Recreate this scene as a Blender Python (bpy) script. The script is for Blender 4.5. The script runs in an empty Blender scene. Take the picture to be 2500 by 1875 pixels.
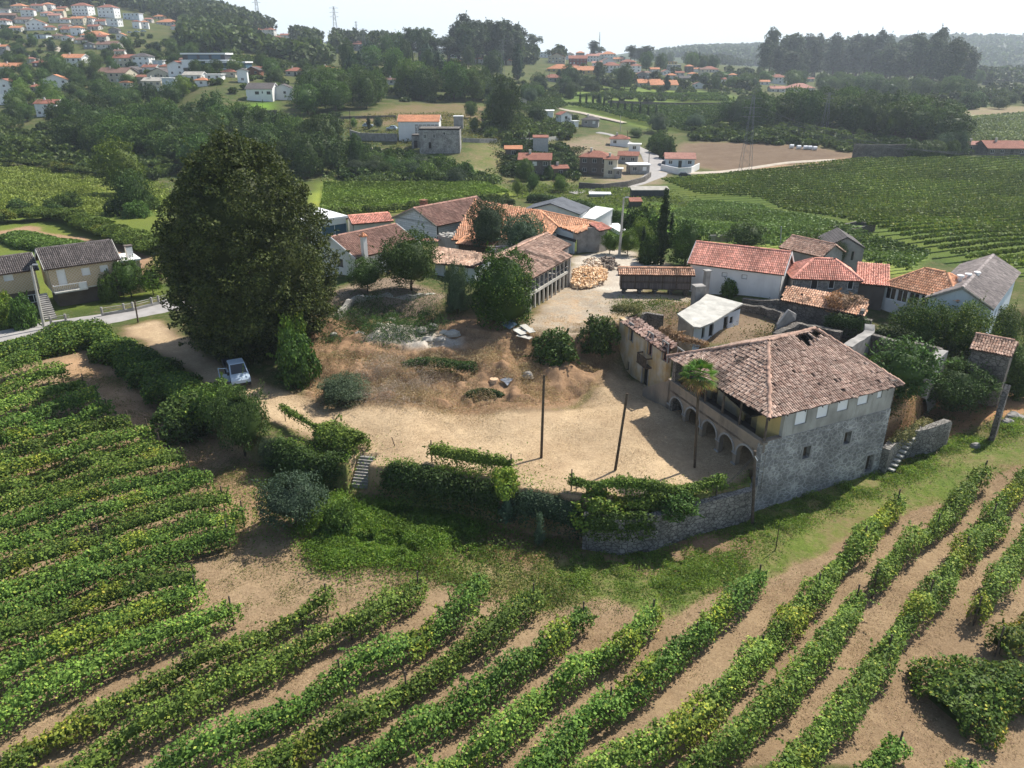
import bpy, math, random
import numpy as np
# ---------------------------------------------------------------- camera, sky, sun, exposure
SC = bpy.context.scene
COL = SC.collection
H_CAM, PITCH, FPX = 28.0, math.radians(23.2), 1850.0
cam = bpy.data.objects.new("camera", bpy.data.cameras.new("camera"))
COL.objects.link(cam)
cam.location = (0, 0, H_CAM)
cam.rotation_euler = (math.radians(90) - PITCH, 0, 0)
cam.data.sensor_width = 36
cam.data.lens = FPX / 2500 * 36
cam.data.clip_start = 0.5
cam.data.clip_end = 20000
SC.camera = cam
SUN_AZ, SUN_EL = math.radians(40), math.radians(50)      # azimuth counted from +x towards +y
world = bpy.data.worlds.new("World"); SC.world = world; world.use_nodes = True
wn = world.node_tree
bg = wn.nodes["Background"]
sky = wn.nodes.new("ShaderNodeTexSky"); sky.sky_type = 'NISHITA'; sky.sun_disc = False
sky.sun_elevation = SUN_EL; sky.sun_rotation = math.radians(90) - SUN_AZ
sky.air_density = 1.0; sky.dust_density = 1.2; sky.ozone_density = 1.0
bg.inputs[1].default_value = 0.105
# thin bright haze low over the horizon, clear sky above it
wg = wn.nodes.new("ShaderNodeTexCoord"); wsx = wn.nodes.new("ShaderNodeSeparateXYZ"); wn.links.new(wg.outputs["Generated"], wsx.inputs[0])
wmr = wn.nodes.new("ShaderNodeMapRange"); wmr.inputs[1].default_value = .03; wmr.inputs[2].default_value = .2; wmr.inputs[3].default_value = .95; wmr.inputs[4].default_value = 0; wn.links.new(wsx.outputs[2], wmr.inputs[0])
wmx = wn.nodes.new("ShaderNodeMixRGB"); wmx.inputs[2].default_value = (7.9, 8.7, 9.2, 1); wn.links.new(wmr.outputs[0], wmx.inputs[0]); wn.links.new(sky.outputs[0], wmx.inputs[1])
wn.links.new(wmx.outputs[0], bg.inputs[0])
sl = bpy.data.lights.new("sun", 'SUN'); sl.energy = 5.0; sl.angle = math.radians(0.5); sl.color = (1, .95, .87)
so = bpy.data.objects.new("sun", sl); COL.objects.link(so)
so.rotation_euler = (math.radians(90) - SUN_EL, 0, SUN_AZ + math.radians(90))
SC.view_settings.view_transform = 'Standard'; SC.view_settings.look = 'None'
SC.view_settings.exposure = 0.52
HAZE_D = 0.00018; SC.view_settings.gamma = 1
SC.render.engine = 'CYCLES'
SC.cycles.volume_bounces = 0; SC.cycles.max_bounces = 5; SC.cycles.diffuse_bounces = 3; SC.cycles.transparent_max_bounces = 8
PI = math.pi
# ---------------------------------------------------------------- surveying: photo point + height -> place
CP, SP = math.cos(PITCH), math.sin(PITCH)
REG = {'f': (0, 0, .8848), 'z': (0, 0, 1), 'a': (0, 0, 3.456), 'b': (620, 0, 3.456), 'c': (1240, 0, 3.456), 'e': (1860, 0, 3.456),
       'g': (0, 460, 3.456), 'h': (700, 440, 3.456), 'i': (1240, 420, 3.456), 'j': (1860, 460, 3.456),
       'k': (1440, 700, 2.765), 'l': (660, 760, 2.765), 'm': (0, 760, 2.765), 'n': (0, 1275, 2.765),
       'o': (800, 1275, 2.765), 'q': (1700, 1275, 2.765), 's': (2000, 800, 4.424), 't': (0, 850, 1.983)}
def ray(r, x, y):
    o = REG[r]
    u = (o[0] + x / o[2] - 1250) / FPX; v = (o[1] + y / o[2] - 937.5) / FPX
    return u, CP - v * SP, -SP - v * CP
def V(r, x, y, z=0.0):
    d = ray(r, x, y); k = (z - H_CAM) / d[2]
    return (d[0] * k, d[1] * k, z)
def VY(r, x, y, Y):
    d = ray(r, x, y); k = Y / d[1]
    return (d[0] * k, Y, H_CAM + d[2] * k)
def slope_of(py):
    v = (py - 937.5) / FPX
    return (-SP - v * CP) / (CP - v * SP)
# ---------------------------------------------------------------- terrain heights
def W(l): return np.array([V('f', x, y, z) for x, y, z in l])
HI = W([(0, 735, 0), (100, 712, 0), (330, 670, 0), (150, 640, 0), (0, 640, 0), (150, 480, 0), (0, 400, 0), (350, 400, 0), (-200, 560, 0),
        (270, 700, 0), (420, 790, 0), (560, 850, 0), (750, 960, 0), (1000, 930, 0), (1250, 980, 0), (1500, 1000, 0), (1400, 850, 0),
        (1250, 870, 0), (1000, 890, 0), (700, 880, 0), (1350, 815, 0), (660, 840, .1), (620, 740, .4), (600, 640, .5), (1600, 900, 0), (1450, 800, 0.2),
        (780, 840, .5), (900, 850, .7), (1050, 850, .6), (1180, 850, .5), (1260, 830, .5),
        (740, 770, 1.6), (850, 780, 1.9), (960, 770, 2.2), (1060, 770, 2.2), (1150, 790, 1.7), (1250, 790, 1.4), (1300, 800, .8),
        (720, 690, 2.4), (850, 700, 2.6), (960, 700, 3.0), (1080, 720, 3.2), (1130, 700, 3.5), (1180, 715, 3.5), (1260, 705, 3.6), (1320, 690, 3.7),
        (740, 630, 3.9), (850, 630, 4.2), (960, 640, 4.2), (1060, 660, 3.8),
        (1200, 670, 3.7), (1300, 640, 3.7), (1400, 640, 3.7), (1480, 670, 3.7), (1270, 590, 3.7), (1330, 560, 3.7), (1520, 700, 3.4),
        (1600, 700, 2.8), (1560, 740, 2.6), (1700, 760, 2.0), (1800, 740, 2.0), (1880, 760, 1.6), (1640, 640, 3.8), (1800, 620, 3.8), (2100, 700, 3.5),
        (1740, 850, .5), (1850, 860, .5), (1930, 860, 1.6), (1960, 900, 1.2), (1990, 920, .6), (2050, 880, 1.3), (2120, 900, .4), (2150, 800, 2.6), (2200, 860, 1.0),
        (750, 600, 4.0), (900, 590, 4.2), (1000, 560, 4.0), (1430, 570, 3.6), (1350, 500, 2.0), (1100, 520, 3.6), (1250, 450, 1.0),
        (1600, 480, -1), (1900, 600, 1.5), (1900, 540, 0), (2100, 560, 0), (2212, 620, 1.5), (1700, 520, 1.2), (900, 430, -2), (700, 430, -1.5),
        (1100, 440, -2), (2150, 480, -2), (1700, 430, -3), (1400, 430, -3.2), (560, 420, -.5), (-300, 420, 1), (2500, 560, -1), (2500, 800, 1)])
LO = W([(0, 800, -.4), (-200, 900, -.4), (200, 850, -.8), (400, 900, -1.2), (450, 1000, -1.9), (600, 1250, -2.6), (800, 1200, -2.6), (700, 1100, -2.3),
        (760, 1060, -2.1), (1000, 1150, -2.6), (1300, 1200, -2.7), (1600, 1130, -2.4), (1900, 1020, -2.3), (2060, 940, -2.0), (2200, 915, -1.2), (2400, 900, -1), (0, 1640, -2.6),
        (1100, 1640, -3), (2200, 1640, -3.4), (0, 1200, -2.2), (1650, 1300, -2.8), (2200, 1200, -3), (1200, 1300, -2.8), (500, 950, -1.4)])
BND = W([(-400, 850, 0), (0, 765, 0), (190, 722, 0), (300, 790, 0), (420, 872, 0), (500, 930, 0), (620, 985, 0), (780, 1018, 0), (1050, 1065, 0),
         (1270, 1098, 0), (1425, 1108, 0), (1622, 1058, 0)] )
BX = list(BND[:, 0]); BY = list(BND[:, 1])
BX += [17.3, 28.9, 34.0, 40.0, 60]; BY += [48.1, 53.8, 58.5, 66, 84]
_o = np.argsort(BX); BX = np.array(BX)[_o]; BY = np.array(BY)[_o]
STA = V('l', 655, 975, 0.0); STB = V('l', 603, 1180, -1.55)
def idw(C, x, y, p=3.2):
    x = np.asarray(x, float); y = np.asarray(y, float)
    num = np.zeros(x.shape); den = np.zeros(x.shape)
    for cx, cy, cz in C:
        s = 1 + np.hypot(cx, cy) / 60.
        w = 1. / (((x - cx) ** 2 + (y - cy) ** 2) / (s * s) + .15) ** (p / 2)
        num += w * cz; den += w
    return num / den
FARR = [200, 240, 270, 330, 400, 450, 550, 700, 900, 1200, 1700, 2600, 4200]
FARC = {-150: [440, 398, 352, 320, 250, 205, 125, 55, -20, -60, 0, 100, 150], 250: [460, 400, 372, 315, 245, 205, 128, 60, 0, -10, 60, 120, 150],
        500: [460, 405, 370, 262, 190, 168, 128, 85, 42, 30, 90, 130, 150], 800: [465, 402, 362, 275, 215, 190, 160, 132, 112, 110, 130, 145, 150],
        1100: [465, 405, 348, 285, 240, 210, 175, 146, 132, 135, 150, 152, 150], 1400: [470, 430, 385, 325, 275, 255, 220, 168, 142, 142, 155, 150, 150],
        1700: [475, 430, 400, 345, 290, 262, 232, 190, 158, 155, 158, 128, 150], 2000: [485, 430, 388, 330, 285, 262, 238, 215, 192, 180, 168, 120, 150],
        2300: [485, 430, 388, 330, 290, 268, 245, 220, 200, 185, 168, 100, 150], 2700: [485, 430, 388, 330, 292, 270, 245, 220, 200, 185, 168, 105, 150]}
FT = np.array([(k - 1250) / FPX * CP for k in FARC])
FZ = np.array([[H_CAM + Y * slope_of(p) for Y, p in zip(FARR, FARC[k])] for k in FARC])
FL = np.log(np.array(FARR, float))
def far(x, y):
    t = np.clip(x / y, FT[0], FT[-1]); l = np.clip(np.log(y), FL[0], FL[-1] - 1e-6)
    i = np.clip(np.searchsorted(FT, t) - 1, 0, len(FT) - 2); j = np.clip(np.searchsorted(FL, l, 'right') - 1, 0, len(FL) - 2)
    a = (t - FT[i]) / (FT[i + 1] - FT[i]); b = (l - FL[j]) / (FL[j + 1] - FL[j])
    a = a * a * (3 - 2 * a)
    return (FZ[i, j] * (1 - a) + FZ[i + 1, j] * a) * (1 - b) + (FZ[i, j + 1] * (1 - a) + FZ[i + 1, j + 1] * a) * b
def sstep(a, b, x):
    t = np.clip((x - a) / (b - a), 0, 1); return t * t * (3 - 2 * t)
def vnoise(x, y, s, seed=0):
    x = np.asarray(x) / s + seed * 17.3; y = np.asarray(y) / s - seed * 9.1
    xi = np.floor(x); yi = np.floor(y); fx = x - xi; fy = y - yi
    fx = fx * fx * (3 - 2 * fx); fy = fy * fy * (3 - 2 * fy)
    def h(a, b): return np.modf(np.abs(np.sin(a * 127.1 + b * 311.7 + seed * 3.7) * 43758.5453))[0]
    return (h(xi, yi) * (1 - fx) + h(xi + 1, yi) * fx) * (1 - fy) + (h(xi, yi + 1) * (1 - fx) + h(xi + 1, yi + 1) * fx) * fy
def height(x, y):
    x = np.asarray(x, float); y = np.asarray(y, float)
    y = np.maximum(y, 5)
    yb = np.interp(x, BX, BY)
    w = sstep(-.3, .3, y - yb)
    near = idw(LO, x, y) * (1 - w) + idw(HI, x, y) * w
    # the cutting of the garden steps
    dx, dy = STB[0] - STA[0], STB[1] - STA[1]; LL = math.hypot(dx, dy); su = ((x - STA[0]) * dx + (y - STA[1]) * dy) / LL / LL; sv = np.abs((x - STA[0]) * -dy + (y - STA[1]) * dx) / LL
    inr = (su > -.05) & (su < 3.2) & (sv < .85); near = np.where(inr, np.minimum(near, STA[2] + (STB[2] - STA[2]) * np.clip(su, 0, 1) - .22), near)
    k = sstep(135, 200, y)
    return near * (1 - k) + far(x, y) * k
_GC = {}
def gz(x, y): return float(height(np.array([x]), np.array([y]))[0])
def gzs(x, y): return height(np.asarray(x), np.asarray(y))
def G(r, x, y, dz=0.0):
    """the point of the ground seen at a place of the survey photo"""
    d = ray(r, x, y)
    Y = np.exp(np.linspace(math.log(22), math.log(3200), 260))
    X = d[0] / d[1] * Y; Zr = H_CAM + d[2] / d[1] * Y - dz
    df = Zr - gzs(X, Y); n = np.where(df < 0)[0]
    if len(n) == 0: n = [int(np.argmin(np.abs(df[:200])))]; i = n[0]; return (X[i], Y[i], float(gz(X[i], Y[i])))
    i = max(1, n[0]); Y2 = np.linspace(Y[i - 1], Y[i], 24); X2 = d[0] / d[1] * Y2
    df = H_CAM + d[2] / d[1] * Y2 - dz - gzs(X2, Y2); n = np.where(df < 0)[0]; i = n[0] if len(n) else 23
    return (float(X2[i]), float(Y2[i]), float(gz(X2[i], Y2[i])))
def pxm(Y): return FPX * CP / Y * 1.0 / (CP * CP + 0.0) * 1.0   # photo px per metre at distance Y (level with the eye)
# ---------------------------------------------------------------- materials
MATS = {}
def nmat(name):
    m = bpy.data.materials.new(name); m.use_nodes = True; MATS[name] = m
    nt = m.node_tree; b = nt.nodes["Principled BSDF"]; b.inputs["Roughness"].default_value = .85
    b.inputs["Specular IOR Level"].default_value = .25
    return m, nt, b
def N(nt, t, **kw):
    n = nt.nodes.new("ShaderNode" + t)
    for k, v in kw.items():
        if hasattr(n, k): setattr(n, k, v)
        else: n.inputs[k.replace('_', ' ')].default_value = v
    return n
def noise(nt, vec, scale, detail=4, rough=.55):
    n = N(nt, "TexNoise", Scale=scale, Detail=detail, Roughness=rough)
    if vec is not None: nt.links.new(vec, n.inputs["Vector"])
    return n.outputs["Fac"]
def ramp(nt, fac, a, b, ca=(0, 0, 0), cb=(1, 1, 1)):
    r = N(nt, "ValToRGB"); e = r.color_ramp.elements
    e[0].position = a; e[1].position = b; e[0].color = (*ca, 1); e[1].color = (*cb, 1)
    nt.links.new(fac, r.inputs[0]); return r.outputs[0]
def mix(nt, f, a, b, mode='MIX'):
    m = N(nt, "MixRGB", blend_type=mode)
    for i, v in ((0, f), (1, a), (2, b)):
        if isinstance(v, bpy.types.NodeSocket): nt.links.new(v, m.inputs[i])
        elif i == 0: m.inputs[0].default_value = v
        else: m.inputs[i].default_value = (*v, 1)
    return m.outputs[0]
def bump(nt, b, h, s, d=.05):
    n = N(nt, "Bump", Strength=s, Distance=d); nt.links.new(h, n.inputs["Height"]); nt.links.new(n.outputs[0], b.inputs["Normal"])
def plain(name, col, var=.25, scale=3., rough=.8, bmp=.2, col2=None, metal=0, stain=0.):
    m, nt, b = nmat(name); tc = N(nt, "TexCoord").outputs["Object"]
    f = noise(nt, tc, scale); c2 = col2 or tuple(c * (1 - var) for c in col)
    c = mix(nt, ramp(nt, f, .35, .65), c2, col)
    if stain:
        mp = N(nt, "Mapping"); mp.inputs["Scale"].default_value = (1.3, 1.3, .22); nt.links.new(tc, mp.inputs[0])
        c = mix(nt, ramp(nt, noise(nt, mp.outputs[0], 1.1, 6, .7), .5, .78, (0, 0, 0), (stain,) * 3), c, tuple(v * .35 for v in col))
    nt.links.new(c, b.inputs["Base Color"]); b.inputs["Roughness"].default_value = rough; b.inputs["Metallic"].default_value = metal
    if bmp: bump(nt, b, noise(nt, tc, scale * 6), bmp, .03)
    return m
def rubble(name, ca, cb, mortar, scale=2.2, w=.06, flat=1.4):
    m, nt, b = nmat(name); tc = N(nt, "TexCoord").outputs["UV"]
    mp = N(nt, "Mapping"); mp.inputs["Scale"].default_value = (1, flat, 1); nt.links.new(tc, mp.inputs[0])
    wv = N(nt, "VectorMath", operation='ADD'); nz = N(nt, "TexNoise", Scale=3.); nt.links.new(mp.outputs[0], nz.inputs["Vector"])
    sc = N(nt, "VectorMath", operation='SCALE'); sc.inputs["Scale"].default_value = .16; nt.links.new(nz.outputs["Color"], sc.inputs[0])
    nt.links.new(mp.outputs[0], wv.inputs[0]); nt.links.new(sc.outputs[0], wv.inputs[1])
    v1 = N(nt, "TexVoronoi", Scale=scale); nt.links.new(wv.outputs[0], v1.inputs["Vector"])
    v2 = N(nt, "TexVoronoi", Scale=scale, feature='DISTANCE_TO_EDGE'); nt.links.new(wv.outputs[0], v2.inputs["Vector"])
    c = mix(nt, v1.outputs["Color"], ca, cb)
    c = mix(nt, .5, c, ramp(nt, noise(nt, tc, 9, 5, .7), .3, .7, tuple(v * .5 for v in ca), tuple(min(1, v * 1.3) for v in cb)))
    e = ramp(nt, v2.outputs[0], w * .5, w * 1.6)
    c = mix(nt, e, mortar, c)
    big = ramp(nt, noise(nt, tc, .45, 5, .7), .42, .62)
    c = mix(nt, big, mix(nt, .5, c, tuple(v * .35 for v in ca)), c)
    nt.links.new(c, b.inputs["Base Color"]); b.inputs["Roughness"].default_value = .95
    bump(nt, b, e, .8, .06)
    return m
def tilemat(name, ca, cb, cu=.22, rows=.34):
    """clay tiles drawn by u (along the eave) and v (down the slope), in metres"""
    m, nt, b = nmat(name); uv = N(nt, "TexCoord").outputs["UV"]
    br = N(nt, "TexBrick", offset=0., squash=1.); nt.links.new(uv, br.inputs["Vector"])
    for k, v in (("Scale", 1.), ("Mortar Size", .035), ("Brick Width", cu), ("Row Height", rows), ("Mortar Smooth", .4), ("Bias", 0)): br.inputs[k].default_value = v
    br.inputs["Color1"].default_value = (*ca, 1); br.inputs["Color2"].default_value = (*cb, 1); br.inputs["Mortar"].default_value = (*[v * .45 for v in ca], 1)
    f = noise(nt, uv, .5, 6, .7)
    c = mix(nt, ramp(nt, f, .45, .75), br.outputs[0], tuple(v * .5 for v in ca))
    nt.links.new(c, b.inputs["Base Color"]); b.inputs["Roughness"].default_value = .85
    wv = N(nt, "TexWave", Scale=1 / cu / 2 * .318 * 2, bands_direction='X'); nt.links.new(uv, wv.inputs["Vector"])
    bump(nt, b, wv.outputs["Fac"], .8, .06)
    return m
def vcol(name, rough=.85, transl=0., tint=(1, 1, 1), spec=.25, nz=0.):
    m, nt, b = nmat(name); a = N(nt, "Attribute", attribute_name="Col").outputs["Color"]
    c = a if tint == (1, 1, 1) else mix(nt, 1., a, tint, 'MULTIPLY')
    if transl:
        oi = N(nt, "ObjectInfo"); hs = N(nt, "HueSaturation")
        mr = N(nt, "MapRange"); mr.inputs[3].default_value = .72; mr.inputs[4].default_value = 1.25
        nt.links.new(oi.outputs["Random"], mr.inputs[0]); nt.links.new(mr.outputs[0], hs.inputs["Value"])
        m2 = N(nt, "MapRange"); m2.inputs[3].default_value = .485; m2.inputs[4].default_value = .515
        mm = N(nt, "Math", operation='FRACT'); ml = N(nt, "Math", operation='MULTIPLY'); ml.inputs[1].default_value = 7.31
        nt.links.new(oi.outputs["Random"], ml.inputs[0]); nt.links.new(ml.outputs[0], mm.inputs[0]); nt.links.new(mm.outputs[0], m2.inputs[0]); nt.links.new(m2.outputs[0], hs.inputs["Hue"])
        nt.links.new(c, hs.inputs["Color"]); c = hs.outputs[0]
    if nz:
        tc = N(nt, "TexCoord").outputs["Object"]
        c = mix(nt, ramp(nt, noise(nt, tc, 2.2, 6, .7), .35, .75, (0, 0, 0), (nz,) * 3), c, mix(nt, 1., c, (.3, .28, .26), 'MULTIPLY'))
    nt.links.new(c, b.inputs["Base Color"]); b.inputs["Roughness"].default_value = rough; b.inputs["Specular IOR Level"].default_value = spec
    if transl:
        t = N(nt, "BsdfTranslucent"); ms = N(nt, "MixShader"); ms.inputs[0].default_value = transl
        nt.links.new(mix(nt, 1., c, (1.25, 1.3, .7), 'MULTIPLY'), t.inputs["Color"])
        nt.links.new(b.outputs[0], ms.inputs[1]); nt.links.new(t.outputs[0], ms.inputs[2])
        nt.links.new(ms.outputs[0], nt.nodes["Material Output"].inputs[0])
    return m
M_LEAF = vcol("leaves", .6, .19, spec=.16)
M_WEED = vcol("soft_weeds", .6, .42, spec=.25)
M_TILE = vcol("clay_tiles", .9, nz=.35)
M_STUFF = vcol("scattered_surface", .9)
M_BARK = plain("bark", (.10, .075, .05), .5, 4, .95, .6)
M_WOODPOST = plain("weathered_wood", (.13, .10, .075), .5, 5, .95, .4)
M_CONC = plain("concrete", (.38, .36, .33), .35, 1.2, .9, .2, stain=.6)
M_CONCPALE = plain("pale_concrete", (.55, .53, .47), .3, .9, .9, .2, stain=.45)
M_WHITE = plain("white_paint", (.78, .77, .74), .08, 1., .7, .08, stain=.18)
M_WHITE2 = plain("bright_white_paint", (.82, .82, .80), .05, 1., .6, 0)
M_CREAM = plain("cream_render", (.62, .56, .43), .15, .8, .85, .1, stain=.3)
M_PALE = plain("pale_render", (.60, .58, .52), .15, .8, .85, .1, stain=.3)
M_GREYR = plain("grey_render", (.36, .35, .33), .3, .8, .9, .2, stain=.6)
M_DARKR = plain("dark_render", (.16, .13, .11), .3, .8, .9, .2)
M_YELR = plain("yellow_render", (.60, .45, .18), .2, .8, .9, .1, stain=.2)
M_REDR = plain("dark_red_render", (.26, .07, .06), .2, .8, .9, .1)
M_BRICK = plain("brown_brick", (.28, .13, .08), .3, 2., .9, .2)
M_BLUEW = plain("bluish_white_render", (.60, .66, .70), .1, .8, .8, .1, stain=.3)
M_GLASS, _nt, _b = nmat("dark_glass"); _b.inputs["Base Color"].default_value = (.025, .03, .035, 1); _b.inputs["Roughness"].default_value = .12; _b.inputs["Specular IOR Level"].default_value = .6
M_BLUEG, _nt, _b = nmat("blue_glass"); _b.inputs["Base Color"].default_value = (.06, .12, .17, 1); _b.inputs["Roughness"].default_value = .1
M_DARK = plain("dark_void", (.02, .018, .016), .2, 2, .9, 0)
M_SHUT = plain("roller_shutter", (.80, .80, .78), .04, 2, .6, 0)
M_METAL = plain("galvanised_metal", (.45, .46, .47), .2, 3, .5, 0, metal=.6)
M_DKMET = plain("dark_metal", (.06, .065, .075), .3, 3, .5, 0)
M_ROOFO = tilemat("orange_tiles", (.66, .27, .13), (.76, .36, .20))
M_ROOFR = tilemat("red_brown_tiles", (.36, .14, .095), (.46, .20, .13))
M_ROOFB = tilemat("brown_tiles", (.25, .15, .115), (.33, .20, .15))
M_ROOFP = tilemat("pink_tiles", (.52, .24, .18), (.60, .32, .24))
M_ROOFG = tilemat("grey_tiles", (.13, .115, .11), (.19, .17, .16))
M_ROOFS = plain("slab_roof", (.45, .42, .36), .3, .7, .9, .1, stain=.3)
M_STONE = rubble("granite_rubble", (.17, .17, .165), (.42, .41, .39), (.50, .49, .46), 2.1, .09)
M_STONED = rubble("dark_rubble", (.13, .12, .105), (.30, .27, .235), (.10, .09, .08), 2.4)
M_STONEW = rubble("terrace_rubble", (.20, .19, .17), (.44, .41, .36), (.12, .11, .10), 2.6)
# ---------------------------------------------------------------- object bookkeeping
def tag(o, label=None, cat=None, group=None, kind=None):
    if label: o["label"] = label
    if cat: o["category"] = cat
    if group: o["group"] = group
    if kind: o["kind"] = kind
    return o
def empty(name, loc, label=None, cat=None, group=None):
    o = bpy.data.objects.new(name, None); o.empty_display_size = .3; COL.objects.link(o); o.location = loc
    return tag(o, label, cat, group)
def link(name, me, parent=None, mats=None):
    o = bpy.data.objects.new(name, me); COL.objects.link(o)
    if parent is not None: o.parent = parent
    if mats and not me.materials:
        for m in mats: me.materials.append(m)
    return o
def wloc(o):
    v = np.array(o.location[:]) if o else np.zeros(3)
    while o is not None and o.parent: o = o.parent; v = v + np.array(o.location[:])
    return v
class MB:
    def __init__(s): s.v = []; s.f = []; s.m = []; s.c = []; s.col = None
    def quad(s, *p, m=0, c=None):
        i = len(s.v); s.v += [tuple(q) for q in p]; s.f.append(tuple(range(i, i + len(p)))); s.m.append(m)
        if c is not None or s.col is not None:
            s.col = s.col or []; s.col += [(1, 1, 1)] * (i - len(s.col)) + [c or (1, 1, 1)] * len(p)
    def prism(s, base, top, m=0, c=None, cap=True):
        n = len(base)
        for i in range(n): j = (i + 1) % n; s.quad(base[i], base[j], top[j], top[i], m=m, c=c)
        if cap: s.quad(*top, m=m, c=c); s.quad(*base[::-1], m=m, c=c)
    def box(s, o, a, L, Wd, z0, z1, m=0, c=None, u0=0., v0=0.):
        """o: plan origin, a: direction angle; from (u0,v0) size L x Wd"""
        ca, sa = math.cos(a), math.sin(a)
        q = [(o[0] + ca * u - sa * v, o[1] + sa * u + ca * v) for u, v in ((u0, v0), (u0 + L, v0), (u0 + L, v0 + Wd), (u0, v0 + Wd))]
        s.prism([(x, y, z0) for x, y in q], [(x, y, z1) for x, y in q], m=m, c=c)
    def cyl(s, p, q, r0, r1=None, n=8, m=0, c=None, cap=True):
        r1 = r0 if r1 is None else r1
        p = np.array(p, float); q = np.array(q, float); d = q - p; d /= np.linalg.norm(d) + 1e-9
        a = np.cross(d, (0, 0, 1) if abs(d[2]) < .9 else (1, 0, 0)); a /= np.linalg.norm(a); b = np.cross(d, a)
        A = [p + r0 * (math.cos(t) * a + math.sin(t) * b) for t in np.linspace(0, 2 * PI, n, False)]
        B = [q + r1 * (math.cos(t) * a + math.sin(t) * b) for t in np.linspace(0, 2 * PI, n, False)]
        s.prism(A, B, m=m, c=c, cap=cap)
    def tube(s, pts, r0, r1=None, n=6, m=0, c=None):
        r1 = r0 if r1 is None else r1; k = len(pts) - 1
        for i in range(k): s.cyl(pts[i], pts[i + 1], r0 + (r1 - r0) * i / k, r0 + (r1 - r0) * (i + 1) / k, n, m, c)
    def build(s, name, mats, parent=None, smooth=False):
        if not isinstance(mats, (list, tuple)): mats = [mats]
        off = wloc(parent)
        v = np.array(s.v, float) - off
        me = bpy.data.meshes.new(name); me.from_pydata(v.tolist(), [], s.f)
        for m in mats: me.materials.append(m)
        me.polygons.foreach_set("material_index", s.m)
        uv = me.uv_layers.new(name="UVMap"); out = np.zeros((len(me.loops), 2)); k = 0
        for f in s.f:
            p = v[list(f)] + off; n = np.cross(p[1] - p[0], p[2] - p[1]); l = np.linalg.norm(n)
            n = n / l if l > 1e-9 else np.array((0, 0, 1.))
            h = np.cross((0, 0, 1.), n); hl = np.linalg.norm(h); h = h / hl if hl > 1e-4 else np.array((1., 0, 0)); w = np.cross(n, h)
            out[k:k + len(f), 0] = p @ h; out[k:k + len(f), 1] = p @ w; k += len(f)
        uv.data.foreach_set("uv", out.ravel())
        if s.col is not None:
            ca = me.color_attributes.new("Col", 'FLOAT_COLOR', 'POINT'); cc = np.ones((len(v), 4)); cc[:len(s.col), :3] = s.col; ca.data.foreach_set("color", cc.ravel())
        if smooth: me.polygons.foreach_set("use_smooth", [True] * len(me.polygons))
        me.update()
        return link(name, me, parent)
def npmesh(name, v, f, cols, mat):
    """v (n,3), f (m,4) -> mesh with point colours"""
    me = bpy.data.meshes.new(name); me.vertices.add(len(v)); me.vertices.foreach_set("co", np.asarray(v, np.float32).ravel())
    k = f.shape[1]
    me.loops.add(len(f) * k); me.loops.foreach_set("vertex_index", f.astype(np.int32).ravel())
    me.polygons.add(len(f)); me.polygons.foreach_set("loop_start", np.arange(0, len(f) * k, k, dtype=np.int32))
    me.update(calc_edges=True)
    if cols is not None:
        ca = me.color_attributes.new("Col", 'FLOAT_COLOR', 'POINT'); c4 = np.ones((len(v), 4), np.float32); c4[:, :3] = cols
        ca.data.foreach_set("color", c4.ravel())
    me.materials.append(mat)
    return me
# ---------------------------------------------------------------- foliage tools
RNG = np.random.default_rng(7)
G1, G2, G3 = (.030, .062, .012), (.085, .140, .022), (.19, .22, .035)
def leafmesh(name, P, size, colA, colB, out=None, up=.35, outk=.7, rng=RNG, cf=None, tip=None, tipf=.06, aspect=.62, extra=None, mat=None, hue=None):
    """one small bent leaf (two triangles as a folded quad) per point"""
    P = np.asarray(P); n = len(P)
    nr = rng.normal(size=(n, 3)) * .75
    if out is not None: nr += out * outk
    nr[:, 2] += up; nr /= np.linalg.norm(nr, axis=1, keepdims=True) + 1e-9
    a = np.cross(nr, rng.normal(size=(n, 3))); a /= np.linalg.norm(a, axis=1, keepdims=True) + 1e-9
    b = np.cross(nr, a)
    s = (np.asarray(size) * (.65 + .7 * rng.random(n)))[:, None] * .5
    v = np.stack([P - a * s, P - b * s * aspect + nr * s * .18, P + a * s, P + b * s * aspect + nr * s * .18], 1).reshape(-1, 3)
    f = np.arange(4 * n).reshape(n, 4)
    t = rng.random(n)[:, None]
    c = np.array(colA)[None] * (1 - t) + np.array(colB)[None] * t
    if tip is not None:
        k = rng.random(n) < tipf; c[k] = np.array(tip) * (.7 + .6 * rng.random((k.sum(), 1)))
    if cf is not None: c = c * np.asarray(cf)[:, None]
    if hue is not None: c = c * hue
    c = np.repeat(c, 4, 0)
    if extra is not None:
        ev, ef, ec = extra; f = np.vstack([f, ef + len(v)]); v = np.vstack([v, ev]); c = np.vstack([c, np.tile(np.array(ec), (len(ev), 1)) if np.ndim(ec) == 1 else ec])
    return npmesh(name, v, f, c, mat or M_LEAF)
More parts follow.
